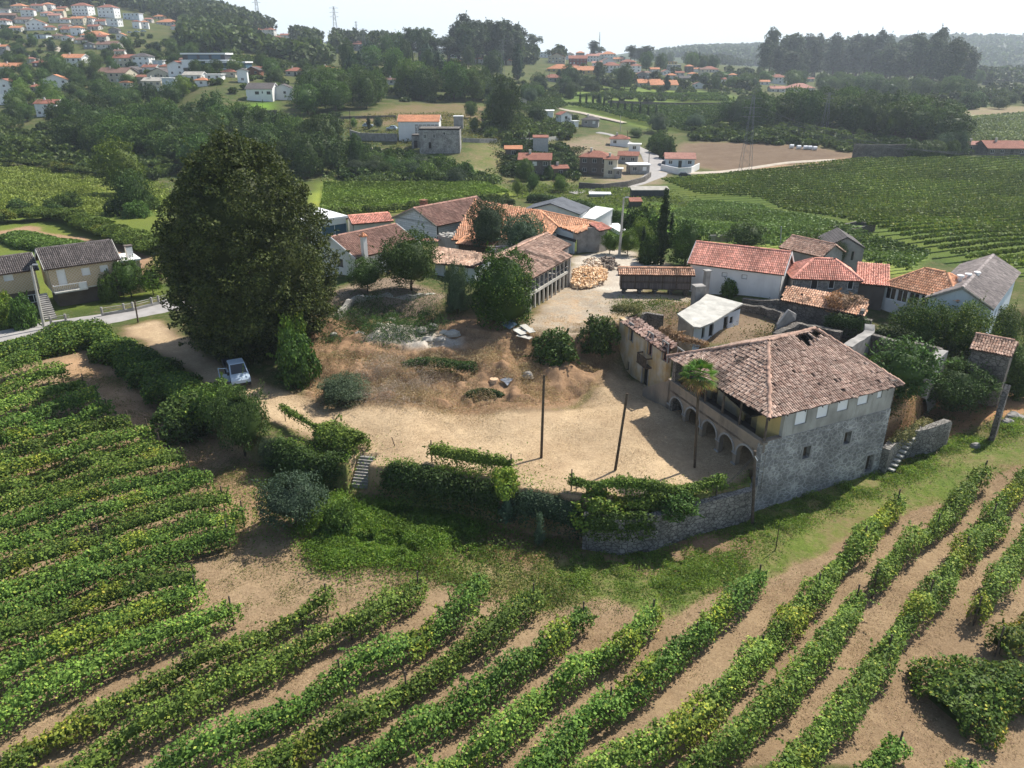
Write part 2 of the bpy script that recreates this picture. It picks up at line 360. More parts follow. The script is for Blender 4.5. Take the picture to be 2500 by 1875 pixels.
def prof(shape, h):
    if shape == 'round': return np.sqrt(np.clip(1 - (2 * h - 1) ** 2, 0, 1)) * .98 + .02
    if shape == 'dome': return np.where(h < .42, .78 + .22 * np.sin(h / .42 * PI / 2), np.sqrt(np.clip(1 - ((h - .42) / .58) ** 2.3, 0, 1)))
    if shape == 'lime': return np.where(h < .36, .56 + .44 * np.sin(h / .36 * PI / 2), np.clip(1 - (np.clip(h - .36, 0, 1) / .64) ** 2.1, 0, 1) ** .58)
    if shape == 'cone': return (1 - h) ** .75 * np.clip(h * 9, .3, 1)
    if shape == 'column': return np.sin(np.clip(h, 0, 1) * PI) ** .45 * (1 - .45 * h)
    if shape == 'umbrella': return np.where(h < .45, .18 + .3 * h, np.sqrt(np.clip(1 - ((h - .62) / .38) ** 2, 0, 1)))
    if shape == 'tall': return np.where(h < .3, .45 + .4 * h, .57 + .43 * np.sin(np.clip((h - .3) / .7, 0, 1) * PI) ** .6) * np.where(h > .85, np.sqrt(np.clip((1 - h) / .15, 0, 1)), 1)
def crown(rng, n, R, Hh, shape='round', ncl=60, clr=.28, hollow=.0, lump=.25):
    """points on the shells of many leaf clumps spread over a crown of radius R, height Hh, base at z=0"""
    h = rng.random(ncl * 3); p = prof(shape, h); keep = rng.random(len(h)) < p + .15; h = h[keep][:ncl]; ncl = len(h)
    az = rng.random(ncl) * 2 * PI
    rad = prof(shape, h) * R * (1 - clr * .6) * (1 - lump * rng.random(ncl))
    inner = rng.random(ncl) < .18; rad[inner] *= .55
    C = np.stack([np.cos(az) * rad, np.sin(az) * rad, h * Hh], 1)
    cr = R * clr * (.65 + .7 * rng.random(ncl))
    k = rng.integers(0, ncl, n)
    d = rng.normal(size=(n, 3)); d[:, 2] = d[:, 2] * .8 + .25
    oc = C[k] - np.array([0, 0, Hh * .45]); oc /= np.linalg.norm(oc, axis=1, keepdims=True) + 1e-6
    d += oc * .6; d /= np.linalg.norm(d, axis=1, keepdims=True)
    P = C[k] + d * (cr[k] * (.55 + .5 * rng.random(n) ** .5))[:, None]
    # stray twigs breaking the outline
    ns = max(6, ncl // 2); sk = rng.integers(0, ncl, ns); sdv = C[sk] - np.array([0, 0, Hh * .3]); sdv /= np.linalg.norm(sdv, axis=1, keepdims=True) + 1e-6; sdv += rng.normal(size=(ns, 3)) * .35
    ms = rng.random(n) < .09; w = rng.integers(0, ns, n)[ms]; tt = rng.random(ms.sum())[:, None]
    P[ms] = C[sk[w]] + sdv[w] * (cr[sk[w]][:, None] * (.6 + .85 * tt)) + rng.normal(size=(ms.sum(), 3)) * R * .012
    P[:, 2] = np.maximum(P[:, 2], -.02 * Hh)
    cf = (.68 + .64 * rng.random(ncl))[k]
    return P, d, cf
def core(shape, R, Hh, k=.72, nseg=10, nr=8, rng=RNG, ax=1, ay=1):
    """closed inner body of a crown"""
    hs = np.linspace(.04, .96, nr); v = []; f = []
    for i, h in enumerate(hs):
        r = float(prof(shape, np.array([h]))[0]) * R * k
        for j in range(nseg):
            a = 2 * PI * j / nseg; q = r * (.7 + .45 * rng.random())
            v.append((math.cos(a) * q * ax, math.sin(a) * q * ay, (.06 + h * .86) * Hh))
    for i in range(nr - 1):
        for j in range(nseg): f.append((i * nseg + j, i * nseg + (j + 1) % nseg, (i + 1) * nseg + (j + 1) % nseg, (i + 1) * nseg + j))
    b = len(v); v.append((0, 0, .04 * Hh)); v.append((0, 0, .95 * Hh))
    for j in range(0, nseg, 1): f.append((b, (j + 1) % nseg, j, b)); f.append((b + 1, (nr - 1) * nseg + j, (nr - 1) * nseg + (j + 1) % nseg, b + 1))
    f = [(p, q, r, s) if p != s else (p, q, r, r) for p, q, r, s in f]
    f = [x for x in f if len(set(x)) == 4] + []
    return np.array(v), np.array(f)
TP = {}
HOUSES = []
def sbox(x, y, z, w, h):
    d = y * CP - (z - H_CAM) * SP; k = FPX / d; cx = x * k; t = ((z + h - H_CAM) * CP + y * SP) * k; b = ((z - H_CAM) * CP + y * SP) * k
    return cx - w / 2 * k, cx + w / 2 * k, b, t
def hides(x, y, z, r, h):
    """would a tree here stand right in front of a house"""
    a = sbox(x, y, z, r * 1.7, h)
    for hx, hy, hz, hw, hh in HOUSES:
        if y < hy + 3:
            b = sbox(hx, hy, hz + hh * .25, hw, hh * .9); ox = min(a[1], b[1]) - max(a[0], b[0]); oy = min(a[3], b[3]) - max(a[2], b[2])
            if ox > 0 and oy > 0 and ox * oy > .16 * (b[1] - b[0]) * (b[3] - b[2]): return True
    return False
def proto(key, shape, n, R, Hh, size, cA, cB, ncl=60, clr=.28, seed=1, trunk=1.5, tr=.25, tip=None, tipf=.06, lump=.25, cz=None, k=.7):
    """crown and trunk meshes of one kind of tree, shared by its copies"""
    rng = np.random.default_rng(seed)
    P, d, cf = crown(rng, n, R, Hh, shape, ncl, clr, lump=lump)
    ev, ef = core(shape, R, Hh, k, rng=rng)
    P[:, 2] += trunk; ev[:, 2] += trunk
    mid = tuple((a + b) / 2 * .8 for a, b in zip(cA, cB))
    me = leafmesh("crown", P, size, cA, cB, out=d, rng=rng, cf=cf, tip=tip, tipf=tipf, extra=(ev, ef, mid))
    mb = MB(); zt = trunk + Hh * .55
    mb.tube([(0, 0, -.6), (.05 * R, 0, trunk * .6), (0, .04 * R, trunk + Hh * .25), (.03 * R, 0, zt)], tr, tr * .35, 7)
    for i in range(5):
        a = i * 1.3 + seed; z0 = trunk * .7 + Hh * .08 * i; mb.tube([(0, 0, z0), (math.cos(a) * R * .35, math.sin(a) * R * .35, z0 + Hh * .16), (math.cos(a) * R * .7, math.sin(a) * R * .7, z0 + Hh * .24)], tr * .4, tr * .12, 5)
    t = mb.build("trunk", M_BARK); tm = t.data; bpy.data.objects.remove(t)
    TP[key] = (me, tm, R, Hh + trunk)
def joined(key, name):
    """crown and trunk as one mesh, for trees too far away to show their parts"""
    k2 = key + "_joined"
    if k2 not in TP:
        me, tm, R, Hh = TP[key]
        v = np.zeros(len(me.vertices) * 3); me.vertices.foreach_get("co", v); v = v.reshape(-1, 3)
        TP[k2] = v
    return TP[key]
def tree(name, key, loc, r=None, hgt=None, label=None, cat="tree", group=None, one=False, rot=None, sq=1.0):
    me, tm, R, Hh = TP[key]
    sx = (r / R) if r else 1; sz = (hgt / Hh) if hgt else sx
    rz = RNG.random() * 6.28 if rot is None else rot
    x, y = loc[0], loc[1]; z = loc[2] if len(loc) > 2 else gz(x, y)
    e = empty(name, (x, y, z), label, cat, group); e.rotation_euler[2] = rz; e.scale = (sx, sx * sq, sz)
    c = bpy.data.objects.new("crown", me); COL.objects.link(c); c.parent = e
    t = bpy.data.objects.new("trunk", tm); COL.objects.link(t); t.parent = e
    return e
def resample(pts, step):
    pts = np.array(pts, float); seg = np.linalg.norm(np.diff(pts[:, :2], axis=0), axis=1); s = np.concatenate([[0], np.cumsum(seg)])
    t = np.arange(0, s[-1], step)
    return np.stack([np.interp(t, s, pts[:, 0]), np.interp(t, s, pts[:, 1])], 1), t, s[-1]
def hedge(name, pts, width, z0, z1, per_m, size, cA, cB, label, cat, group=None, tip=None, tipf=.06, lump=.4, stems=None, rng=RNG, corek=.62, zfix=None, part="foliage", wob=.25, gap=0.):
    """a row of foliage along a line: lumpy closed body covered with leaves; returns the thing"""
    Q, t, Ltot = resample(pts, .35); n = len(Q)
    d = np.gradient(Q, axis=0); d /= np.linalg.norm(d, axis=1, keepdims=True) + 1e-9; nrm = np.stack([-d[:, 1], d[:, 0]], 1)
    zg = gzs(Q[:, 0], Q[:, 1]) if zfix is None else np.full(n, zfix)
    sd = int(rng.integers(1, 999))
    wv = width / 2 * (1 + lump * 1.5 * (vnoise(t, t * 0 + sd, 1.6, sd) - .5)); hv = z1 * (1 + lump * (vnoise(t, t * 0 + 3, 1.9, sd + 1) - .5)); zb = z0 * np.ones(n)
    ends = np.minimum(1, np.minimum(t + .3, Ltot - t + .3) / .9) ** .5; wv = wv * ends; hv = zb + (hv - zb) * (.45 + .55 * ends)
    off = wob * (vnoise(t, t * 0 + 9, 2.3, sd + 2) - .5) * 2
    Q = Q + nrm * off[:, None]
    o = wloc(None); base = np.array([Q[n // 2, 0], Q[n // 2, 1], zg[n // 2]])
    K = int(per_m * Ltot); i = rng.integers(0, n, K)
    if gap > 0:
        gm = vnoise(t, t * 0 + 5, 1.3, sd + 5) < gap
        i = i[~gm[i] | (rng.random(K) < .25)]; K = len(i)
    th = rng.random(K) * 1.25 * PI - .125 * PI         # around the cross section
    rr = (.72 + .38 * rng.random(K)) ; cs, sn = np.cos(th), np.sin(th)
    x = cs * wv[i] * rr; zm = (zb[i] + hv[i]) / 2; zr = (hv[i] - zb[i]) / 2
    z = np.where(sn > 0, zm + zr * sn * rr, zm + zr * sn * rr)
    low = rng.random(K) < .3; z = np.where(low, zb[i] + (zm - zb[i]) * rng.random(K) * 1.1, z); x = np.where(low, np.sign(cs) * wv[i] * (.8 + .25 * rng.random(K)), x)
    P = np.stack([Q[i, 0] + nrm[i, 0] * x + d[i, 0] * rng.normal(size=K) * .15, Q[i, 1] + nrm[i, 1] * x + d[i, 1] * rng.normal(size=K) * .15, zg[i] + z], 1) - base
    out = np.stack([nrm[i, 0] * cs, nrm[i, 1] * cs, sn], 1)
    if 'vine' in name:      # stray shoots reaching up and out of the row
        nsh = int(Ltot * 2.2) + 1; j = rng.integers(0, n, nsh); sx = rng.normal(size=nsh) * .7; su = .25 + .9 * rng.random(nsh); ax_ = rng.normal(size=nsh) * .6
        m_ = rng.random(K) < .11; w_ = rng.integers(0, nsh, K)[m_]; tt = rng.random(m_.sum()) * .8; jj = j[w_]
        P[m_] = np.stack([Q[jj, 0] + nrm[jj, 0] * sx[w_] * (wv[jj] * .7 + tt * .5) + d[jj, 0] * ax_[w_] * tt, Q[jj, 1] + nrm[jj, 1] * sx[w_] * (wv[jj] * .7 + tt * .5) + d[jj, 1] * ax_[w_] * tt, zg[jj] + hv[jj] * .85 + su[w_] * tt * .8 - .35 * tt * tt], 1) - base + rng.normal(size=(m_.sum(), 3)) * .04
    cf = (.62 + .5 * vnoise(P[:, 0] + base[0], P[:, 1] + base[1], .9, sd) + .32 * vnoise(P[:, 0] + base[0], P[:, 1] + base[1], 3.5, sd + 3))
    yl = vnoise(P[:, 0] + base[0], P[:, 1] + base[1], 2.6, sd + 7) > .78; hue = np.ones((K, 3)); hue[yl] = (1.45, 1.15, .9)
    # core
    m = 7; ang = np.linspace(-.1 * PI, 1.1 * PI, m); st = slice(0, n, 2); qi = np.arange(0, n, 2); v = []; f = []
    for a_, k in enumerate(qi):
        for j in range(m):
            cx = math.cos(ang[j]) * wv[k] * corek; cz = (zb[k] + hv[k]) / 2 + math.sin(ang[j]) * (hv[k] - zb[k]) / 2 * (corek + .12)
            v.append((Q[k, 0] + nrm[k, 0] * cx - base[0], Q[k, 1] + nrm[k, 1] * cx - base[1], zg[k] + cz - base[2]))
    for a_ in range(len(qi) - 1):
        for j in range(m): f.append((a_ * m + j, a_ * m + (j + 1) % m, (a_ + 1) * m + (j + 1) % m, (a_ + 1) * m + j))
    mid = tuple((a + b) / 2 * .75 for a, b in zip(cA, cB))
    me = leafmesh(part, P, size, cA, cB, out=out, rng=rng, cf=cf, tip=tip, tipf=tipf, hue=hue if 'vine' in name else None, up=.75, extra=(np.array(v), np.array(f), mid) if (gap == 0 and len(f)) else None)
    root = empty(name, base, label, cat, group)
    fo = bpy.data.objects.new(part, me); COL.objects.link(fo); fo.parent = root
    if stems:
        mb = MB()
        mb.tube([(0, 0, -.2), (.05, .03, (z0 + .35) * .6), (0, 0, z0 + .5)], .035, .025, 5); st_ = mb.build("vine_stem", M_BARK, root); sm_ = st_.data; sm_.transform(__import__('mathutils').Matrix.Translation(base)); first = st_
        if 'vine' in name and z0 < .5:
            pm = MB(); pm.cyl((0, 0, -.3), (0, 0, z1 + .35), .05, n=6); po_ = pm.build("post", M_WOODPOST, root); pme = po_.data; pme.transform(__import__('mathutils').Matrix.Translation(base)); fp = po_
            for s in np.linspace(.1, Ltot - .2, max(2, int(Ltot / 5.5))):
                k = min(n - 1, int(s / .35)); q_ = fp or bpy.data.objects.new("post", pme)
                if fp is None: COL.objects.link(q_); q_.parent = root
                fp = None; q_.location = (Q[k, 0] - base[0], Q[k, 1] - base[1], zg[k] - base[2])
        for s in np.linspace(.4, Ltot - .3, max(1, min(95, int(Ltot / stems)))):
            k = min(n - 1, int(s / .35)); q_ = first or bpy.data.objects.new("vine_stem", sm_)
            if first is None: COL.objects.link(q_); q_.parent = root
            first = None; q_.location = (Q[k, 0] - base[0], Q[k, 1] - base[1], zg[k] - base[2]); q_.rotation_euler[2] = s * 2
    return root
# ---------------------------------------------------------------- ground
def pip(poly, X, Y):
    inside = np.zeros(X.shape, bool); n = len(poly); j = n - 1
    for i in range(n):
        xi, yi = poly[i][:2]; xj, yj = poly[j][:2]
        c = ((yi > Y) != (yj > Y)) & (X < (xj - xi) * (Y - yi) / (yj - yi + 1e-12) + xi)
        inside ^= c; j = i
    return inside
def gpoly(pts, r='f'): return [G(r, x, y) for x, y in pts]
SAND, SOIL, BRUSH, DRYG = (.50, .385, .245), (.315, .232, .142), (.34, .225, .135), (.34, .25, .13)
ZONES = [  # (corners as surveyed, bare colour, cover amount, cover colour)
    ([(0, 745), (190, 715), (300, 780), (420, 860), (500, 930), (600, 1080), (760, 1030), (1060, 1100), (1400, 1160), (1650, 1090), (1900, 1020), (2212, 900), (2600, 900), (2600, 1658), (-400, 1658), (-400, 745)], SOIL, .22, (.15, .17, .045)),
    ([(0, 690), (340, 640), (360, 420), (0, 360), (-300, 400), (-300, 700)], DRYG, .78, (.12, .165, .035)),
    ([(590, 990), (640, 1010), (690, 1230), (830, 1220), (1060, 1170), (1180, 1240), (1420, 1340), (1660, 1250), (2000, 1100), (2212, 1010), (2400, 960), (2400, 900), (2212, 905), (2060, 935), (1650, 1075), (1400, 1145), (1060, 1095), (800, 1035), (760, 990)], (.30, .22, .13), .62, (.10, .155, .036)),
    ([(1000, 1180), (1070, 1125), (1200, 1150), (1230, 1200), (1120, 1235)], (.32, .21, .12), .50, (.12, .17, .035)),
    ([(1200, 1165), (1400, 1170), (1600, 1150), (1640, 1190), (1480, 1240), (1250, 1225)], (.30, .2, .13), .45, (.10, .15, .03)),
    ([(860, 1230), (1000, 1180), (1150, 1230), (1300, 1290), (1180, 1320), (1000, 1270)], SOIL, .58, (.12, .17, .038)),
    ([(360, 960), (440, 900), (560, 1000), (620, 1020), (600, 1120), (520, 1150), (470, 1100)], (.36, .25, .15), .35, (.17, .18, .06)),
    ([(110, 780), (200, 775), (330, 850), (400, 940), (330, 960), (230, 870)], (.42, .28, .165), .35, (.17, .18, .05)),
    ([(265, 705), (340, 692), (390, 730), (480, 795), (620, 850), (690, 875), (1000, 895), (1200, 890), (1290, 850), (1335, 790), (1420, 850), (1660, 1060), (1560, 1070), (1270, 1090), (1050, 1050), (800, 1005), (600, 905), (480, 858), (400, 800)], SAND, .10, (.36, .26, .13)),
    ([(650, 850), (670, 700), (900, 690), (1060, 690), (1150, 720), (1330, 730), (1320, 800), (1270, 845), (1180, 880), (900, 885), (700, 878)], BRUSH, .25, (.38, .27, .14)),
    ([(800, 725), (870, 695), (990, 725), (1000, 755), (900, 762), (800, 745)], (.52, .49, .43), .25, (.10, .15, .05)),
    ([(1140, 700), (1180, 640), (1225, 600), (1340, 630), (1500, 640), (1500, 700), (1340, 690), (1300, 720), (1180, 725)], (.42, .37, .29), .46, (.40, .27, .15)),
    ([(1225, 610), (1235, 560), (1320, 540), (1450, 575), (1470, 600), (1340, 640), (1290, 625)], (.56, .52, .44), .12, (.3, .3, .2)),
    ([(700, 640), (760, 600), (900, 600), (960, 640), (900, 690), (700, 690)], (.30, .24, .18), .35, (.08, .12, .03)),
    ([(1340, 690), (1500, 650), (1900, 720), (1900, 800), (1700, 760), (1500, 760)], (.24, .18, .12), .35, (.09, .13, .03)),
    ([(1900, 820), (2040, 800), (2212, 780), (2212, 900), (2060, 940), (1980, 960), (1890, 960)], (.42, .25, .13), .18, (.13, .17, .04)),
    ([(660, 470), (690, 398), (1060, 398), (1120, 425), (900, 455)], (.3, .25, .12), .93, (.23, .30, .06)),
    ([(1280, 440), (1450, 440), (1500, 480), (1440, 540), (1330, 520), (1290, 480)], (.3, .25, .12), .95, (.11, .21, .032)),
    ([(1440, 480), (1500, 440), (1640, 450), (1860, 510), (2010, 555), (1960, 600), (1740, 560), (1600, 530), (1480, 520)], (.3, .26, .12), .88, (.19, .26, .07)),
    ([(1420, 400), (1600, 375), (1900, 345), (2212, 340), (2600, 340), (2600, 640), (2212, 600), (2000, 550), (1760, 490), (1500, 440)], (.26, .22, .11), .80, (.09, .14, .03)),
    ([(1450, 330), (1500, 308), (1700, 312), (1850, 335), (1800, 350), (1600, 372), (1480, 355)], (.19, .14, .095), .2, (.14, .14, .06)),
    ([(1560, 375), (1800, 345), (1860, 335), (1830, 355), (1640, 380)], (.38, .26, .16), .3, (.15, .2, .05)),
    ([(1050, 300), (1150, 310), (1260, 310), (1300, 340), (1230, 400), (1080, 390), (1000, 340)], (.30, .22, .14), .6, (.10, .14, .04)),
    ([(820, 235), (900, 225), (1080, 235), (1090, 265), (1000, 270), (760, 270)], (.25, .18, .12), .55, (.11, .12, .04)),
    ([(740, 330), (900, 330), (1060, 370), (1060, 400), (700, 400)], (.38, .29, .19), .62, (.10, .16, .04)),
    ([(1210, 300), (1300, 290), (1420, 350), (1440, 400), (1300, 400)], (.33, .26, .19), .5, (.10, .13, .045)),
    ([(1180, 195), (1380, 185), (1560, 200), (1600, 215), (1560, 225), (1400, 222), (1180, 215)], (.22, .2, .1), .85, (.13, .20, .045)),
    ([(1250, 222), (1560, 228), (1620, 250), (1480, 285), (1320, 262), (1220, 232)], (.22, .2, .1), .85, (.12, .18, .04)),
    ([(2040, 290), (2090, 250), (2212, 240), (2600, 240), (2600, 330), (2212, 322), (2090, 325)], (.3, .28, .2), .85, (.21, .28, .12)),
    ([(1900, 265), (2040, 235), (2300, 225), (2600, 225), (2600, 242), (2100, 252)], (.33, .25, .18), .5, (.12, .17, .05)),
    ([(430, 118), (560, 122), (640, 132), (640, 145), (430, 128)], (.33, .26, .18), .6, (.15, .18, .05)),
    ([(540, 222), (590, 222), (580, 236), (538, 236)], (.2, .3, .05), 1., (.17, .34, .04)),
    ([(0, 498), (60, 490), (330, 545), (345, 600), (300, 620), (260, 560), (60, 530)], (.38, .25, .16), .2, (.15, .18, .05)),
]
def build_ground():
    ts = np.concatenate([np.linspace(-1.25, -.82, 24, False), np.linspace(-.82, .82, 470, False), np.linspace(.82, 1.25, 24)])
    ys = np.concatenate([np.geomspace(9, 24, 40, False), np.geomspace(24, 140, 520, False), np.geomspace(140, 1200, 330, False), np.geomspace(1200, 4200, 60)])
    T, Y = np.meshgrid(ts, ys); X = T * Y; nx, ny = len(ts), len(ys)
    Zv = height(X, Y)
    k = sstep(170, 90, Y)
    yb = np.interp(X, BX, BY); flat = sstep(0, .5, np.abs(Y - yb))
    Zv = Zv + flat * k * (.10 * (vnoise(X, Y, 2.1, 3) - .5) + .05 * (vnoise(X, Y, .7, 4) - .5))
    mound = pip(gpoly([(650, 850), (670, 700), (900, 700), (1140, 730), (1330, 740), (1320, 800), (1270, 845), (1180, 870), (900, 870), (700, 865)]), X, Y)
    Zv = Zv + mound * (1.3 * (vnoise(X, Y, 2.6, 8) - .5) + .7 * (vnoise(X, Y, 1.0, 9) - .5) + .3 * (vnoise(X, Y, .45, 10) - .5))
    pit = pip([V('l', x, y, 1.4)[:2] for x, y in ((930, 345), (1130, 340), (1380, 350), (1350, 430), (1190, 470), (1030, 440))], X, Y).astype(float)
    pit2 = pip([V('l', x, y, .8)[:2] for x, y in ((1340, 545), (1420, 530), (1500, 540), (1575, 565), (1480, 600), (1380, 590))], X, Y).astype(float)
    for _ in range(3): pit = (np.roll(pit, 1, 0) + pit + np.roll(pit, -1, 0) + np.roll(pit, 1, 1) + np.roll(pit, -1, 1)) / 5
    Zv = Zv - 1.0 * pit - .6 * pit2
    Zv = Zv + sstep(1300, 2200, Y) * (26 * (vnoise(X, Y, 260, 5) - .5) + 12 * (vnoise(X, Y, 90, 6) - .5)) + sstep(200, 400, Y) * 1.2 * (vnoise(X, Y, 22, 7) - .5)
    soil = np.empty(X.shape + (3,)); cov = np.full(X.shape, .66); gc = np.empty(X.shape + (3,))
    soil[:] = (.25, .19, .12); gc[:] = (.058, .088, .026)
    fy = sstep(1300, 1800, Y)[..., None]; gc = gc * (1 - fy) + np.array((.05, .075, .035)) * fy; cov = cov + fy[..., 0] * .2
    wob = np.clip(Y * .012, .4, 8)
    Xw = X + wob * (vnoise(X, Y, 3.3, 11) - .5) * 2 + .35 * wob * (vnoise(X, Y, .9, 12) - .5) * 2; Yw = Y + wob * (vnoise(X, Y, 3.1, 13) - .5) * 2
    for poly, s, c, g in ZONES:
        ins = pip(gpoly(poly), Xw, Yw); soil[ins] = s; cov[ins] = c; gc[ins] = g
    def blur(A, it):
        for _ in range(it):
            for ax in (0, 1): A = (np.roll(A, 1, ax) + 2 * A + np.roll(A, -1, ax)) / 4
        return A
    cov, soil, gc = blur(cov, 9), blur(soil, 5), blur(gc, 9)
    v = np.stack([X, Y, Zv], -1).reshape(-1, 3)
    idx = np.arange(nx * ny).reshape(ny, nx)
    f = np.stack([idx[:-1, :-1], idx[:-1, 1:], idx[1:, 1:], idx[1:, :-1]], -1).reshape(-1, 4)
    m, nt, b = nmat("ground_cover")
    me = npmesh("ground", v, f, soil.reshape(-1, 3), m)
    a = me.color_attributes.new("Cover", 'FLOAT_COLOR', 'POINT'); c4 = np.ones((len(v), 4), np.float32); c4[:, :3] = gc.reshape(-1, 3); c4[:, 3] = 1; a.data.foreach_set("color", c4.ravel())
    a = me.attributes.new("Amount", 'FLOAT', 'POINT'); a.data.foreach_set("value", cov.astype(np.float32).ravel())
    me.polygons.foreach_set("use_smooth", [True] * len(me.polygons))
    sA = N(nt, "Attribute", attribute_name="Col").outputs["Color"]; gA = N(nt, "Attribute", attribute_name="Cover").outputs["Color"]; am = N(nt, "Attribute", attribute_name="Amount").outputs["Fac"]
    tc = N(nt, "TexCoord").outputs["Object"]
    n1 = noise(nt, tc, .16, 7, .68); n2 = noise(nt, tc, 1.3, 5, .65)
    ma = N(nt, "Math", operation='MULTIPLY'); ma.inputs[1].default_value = .6; nt.links.new(n1, ma.inputs[0])
    mb_ = N(nt, "Math", operation='MULTIPLY_ADD'); mb_.inputs[1].default_value = .5; nt.links.new(n2, mb_.inputs[0]); nt.links.new(ma.outputs[0], mb_.inputs[2])
    # mask: cover amount against noise (noise mean ~ .55)
    s1 = N(nt, "Math", operation='SUBTRACT'); nt.links.new(am, s1.inputs[0]); nt.links.new(mb_.outputs[0], s1.inputs[1])
    mr = N(nt, "MapRange"); mr.inputs[1].default_value = -.12; mr.inputs[2].default_value = .14; nt.links.new(s1.outputs[0], mr.inputs[0])
    fine = noise(nt, tc, 5., 6, .75); fine2 = noise(nt, tc, .05, 5, .6)
    so_ = mix(nt, ramp(nt, fine, .3, .7), mix(nt, 1., sA, (.62, .58, .55), 'MULTIPLY'), mix(nt, 1., sA, (1.22, 1.2, 1.18), 'MULTIPLY'))
    gr_ = mix(nt, ramp(nt, fine, .3, .72), mix(nt, 1., gA, (.45, .5, .5), 'MULTIPLY'), mix(nt, 1., gA, (1.5, 1.4, 1.2), 'MULTIPLY'))
    gr_ = mix(nt, ramp(nt, fine2, .4, .65, (0, 0, 0), (.5, .5, .5)), gr_, mix(nt, 1., gA, (1.6, 1.15, .9), 'MULTIPLY'))
    so_ = mix(nt, ramp(nt, n1, .4, .62, (0, 0, 0), (.75, .75, .75)), so_, mix(nt, 1., sA, (.70, .64, .60), 'MULTIPLY'))
    so_ = mix(nt, ramp(nt, noise(nt, tc, .55, 7, .75), .52, .66, (0, 0, 0), (.6, .6, .6)), so_, mix(nt, 1., sA, (1.18, 1.15, 1.1), 'MULTIPLY'))
    so_ = mix(nt, ramp(nt, noise(nt, tc, 14., 3, .8), .60, .72, (0, 0, 0), (.55, .55, .55)), so_, mix(nt, 1., sA, (.45, .4, .36), 'MULTIPLY'))
    nt.links.new(mix(nt, mr.outputs[0], so_, gr_), b.inputs["Base Color"]); b.inputs["Roughness"].default_value = .97; b.inputs["Specular IOR Level"].default_value = .1
    bump(nt, b, noise(nt, tc, 3.5, 8, .75), .75, .12)
    return tag(link("ground", me), kind="structure")
build_ground()
def strip(name, pts, width, mat, r='f', lift=.06, kind="structure", step=1.5, mats=None):
    """a road or path laid on the ground along surveyed points"""
    W3 = [p if len(p) == 3 else G(r, *p) for p in pts]; Q, t, L = resample(W3, step); d = np.gradient(Q, axis=0); d /= np.linalg.norm(d, axis=1, keepdims=True) + 1e-9
    nr = np.stack([-d[:, 1], d[:, 0]], 1); v = []; f = []; K = 7
    wd = np.interp(t, np.linspace(0, L, len(width)), width) if isinstance(width, (list, tuple)) else np.full(len(t), width)
    for i in range(len(Q)):
        for k in range(K):
            p = Q[i] + nr[i] * wd[i] * (k / (K - 1) - .5); edge = .1 if k in (0, K - 1) else 0
            v.append((p[0], p[1], gz(p[0], p[1]) + lift - edge * 2 + (.08 if 0 < k < K - 1 else 0)))
    for i in range(len(Q) - 1):
        for k in range(K - 1): a = i * K + k; f.append((a, a + 1, a + K + 1, a + K)[::-1])
    me = npmesh(name, np.array(v), np.array(f), None, mat); me.polygons.foreach_set("use_smooth", [True] * len(me.polygons))
    return tag(link(name, me), kind=kind)
M_ASPH = plain("pale_asphalt", (.36, .34, .32), .2, .6, .95, .15)
M_PATH = plain("pale_dusty_track", (.50, .43, .34), .25, .5, .95, .2)
strip("road", [(-120, 752), (0, 728), (110, 705), (220, 690), (360, 663), (480, 640)], 5.2, M_ASPH)
strip("valley_road", [(1230, 418), (1310, 408), (1370, 398), (1415, 380), (1424, 360), (1405, 335), (1350, 305), (1320, 292), (1290, 286)], [4, 5, 6, 9, 8, 6, 5, 4], M_ASPH, lift=.15, step=3)
strip("track", [(1424, 372), (1480, 375), (1560, 372), (1700, 352), (1820, 345)], [5, 4, 3, 3], M_PATH, lift=.15, step=3)
strip("hill_road", [(750, 322), (800, 322), (860, 336), (900, 345), (1000, 365), (1050, 385)], [5, 5, 4, 3], M_PATH, lift=.15, step=3)
strip("cypress_lane", [(1155, 222), (1200, 233), (1290, 252), (1360, 268)], [4, 4], M_PATH, lift=.2, step=4)
strip("village_street", [(30, 95), (110, 100), (135, 112), (140, 122), (125, 130)], [6, 6], M_PATH, lift=.3, step=6)
strip("park_road", [(1560, 292), (1620, 286), (1700, 284), (1800, 290), (1900, 295)], [5, 5], M_PATH, lift=.2, step=4)
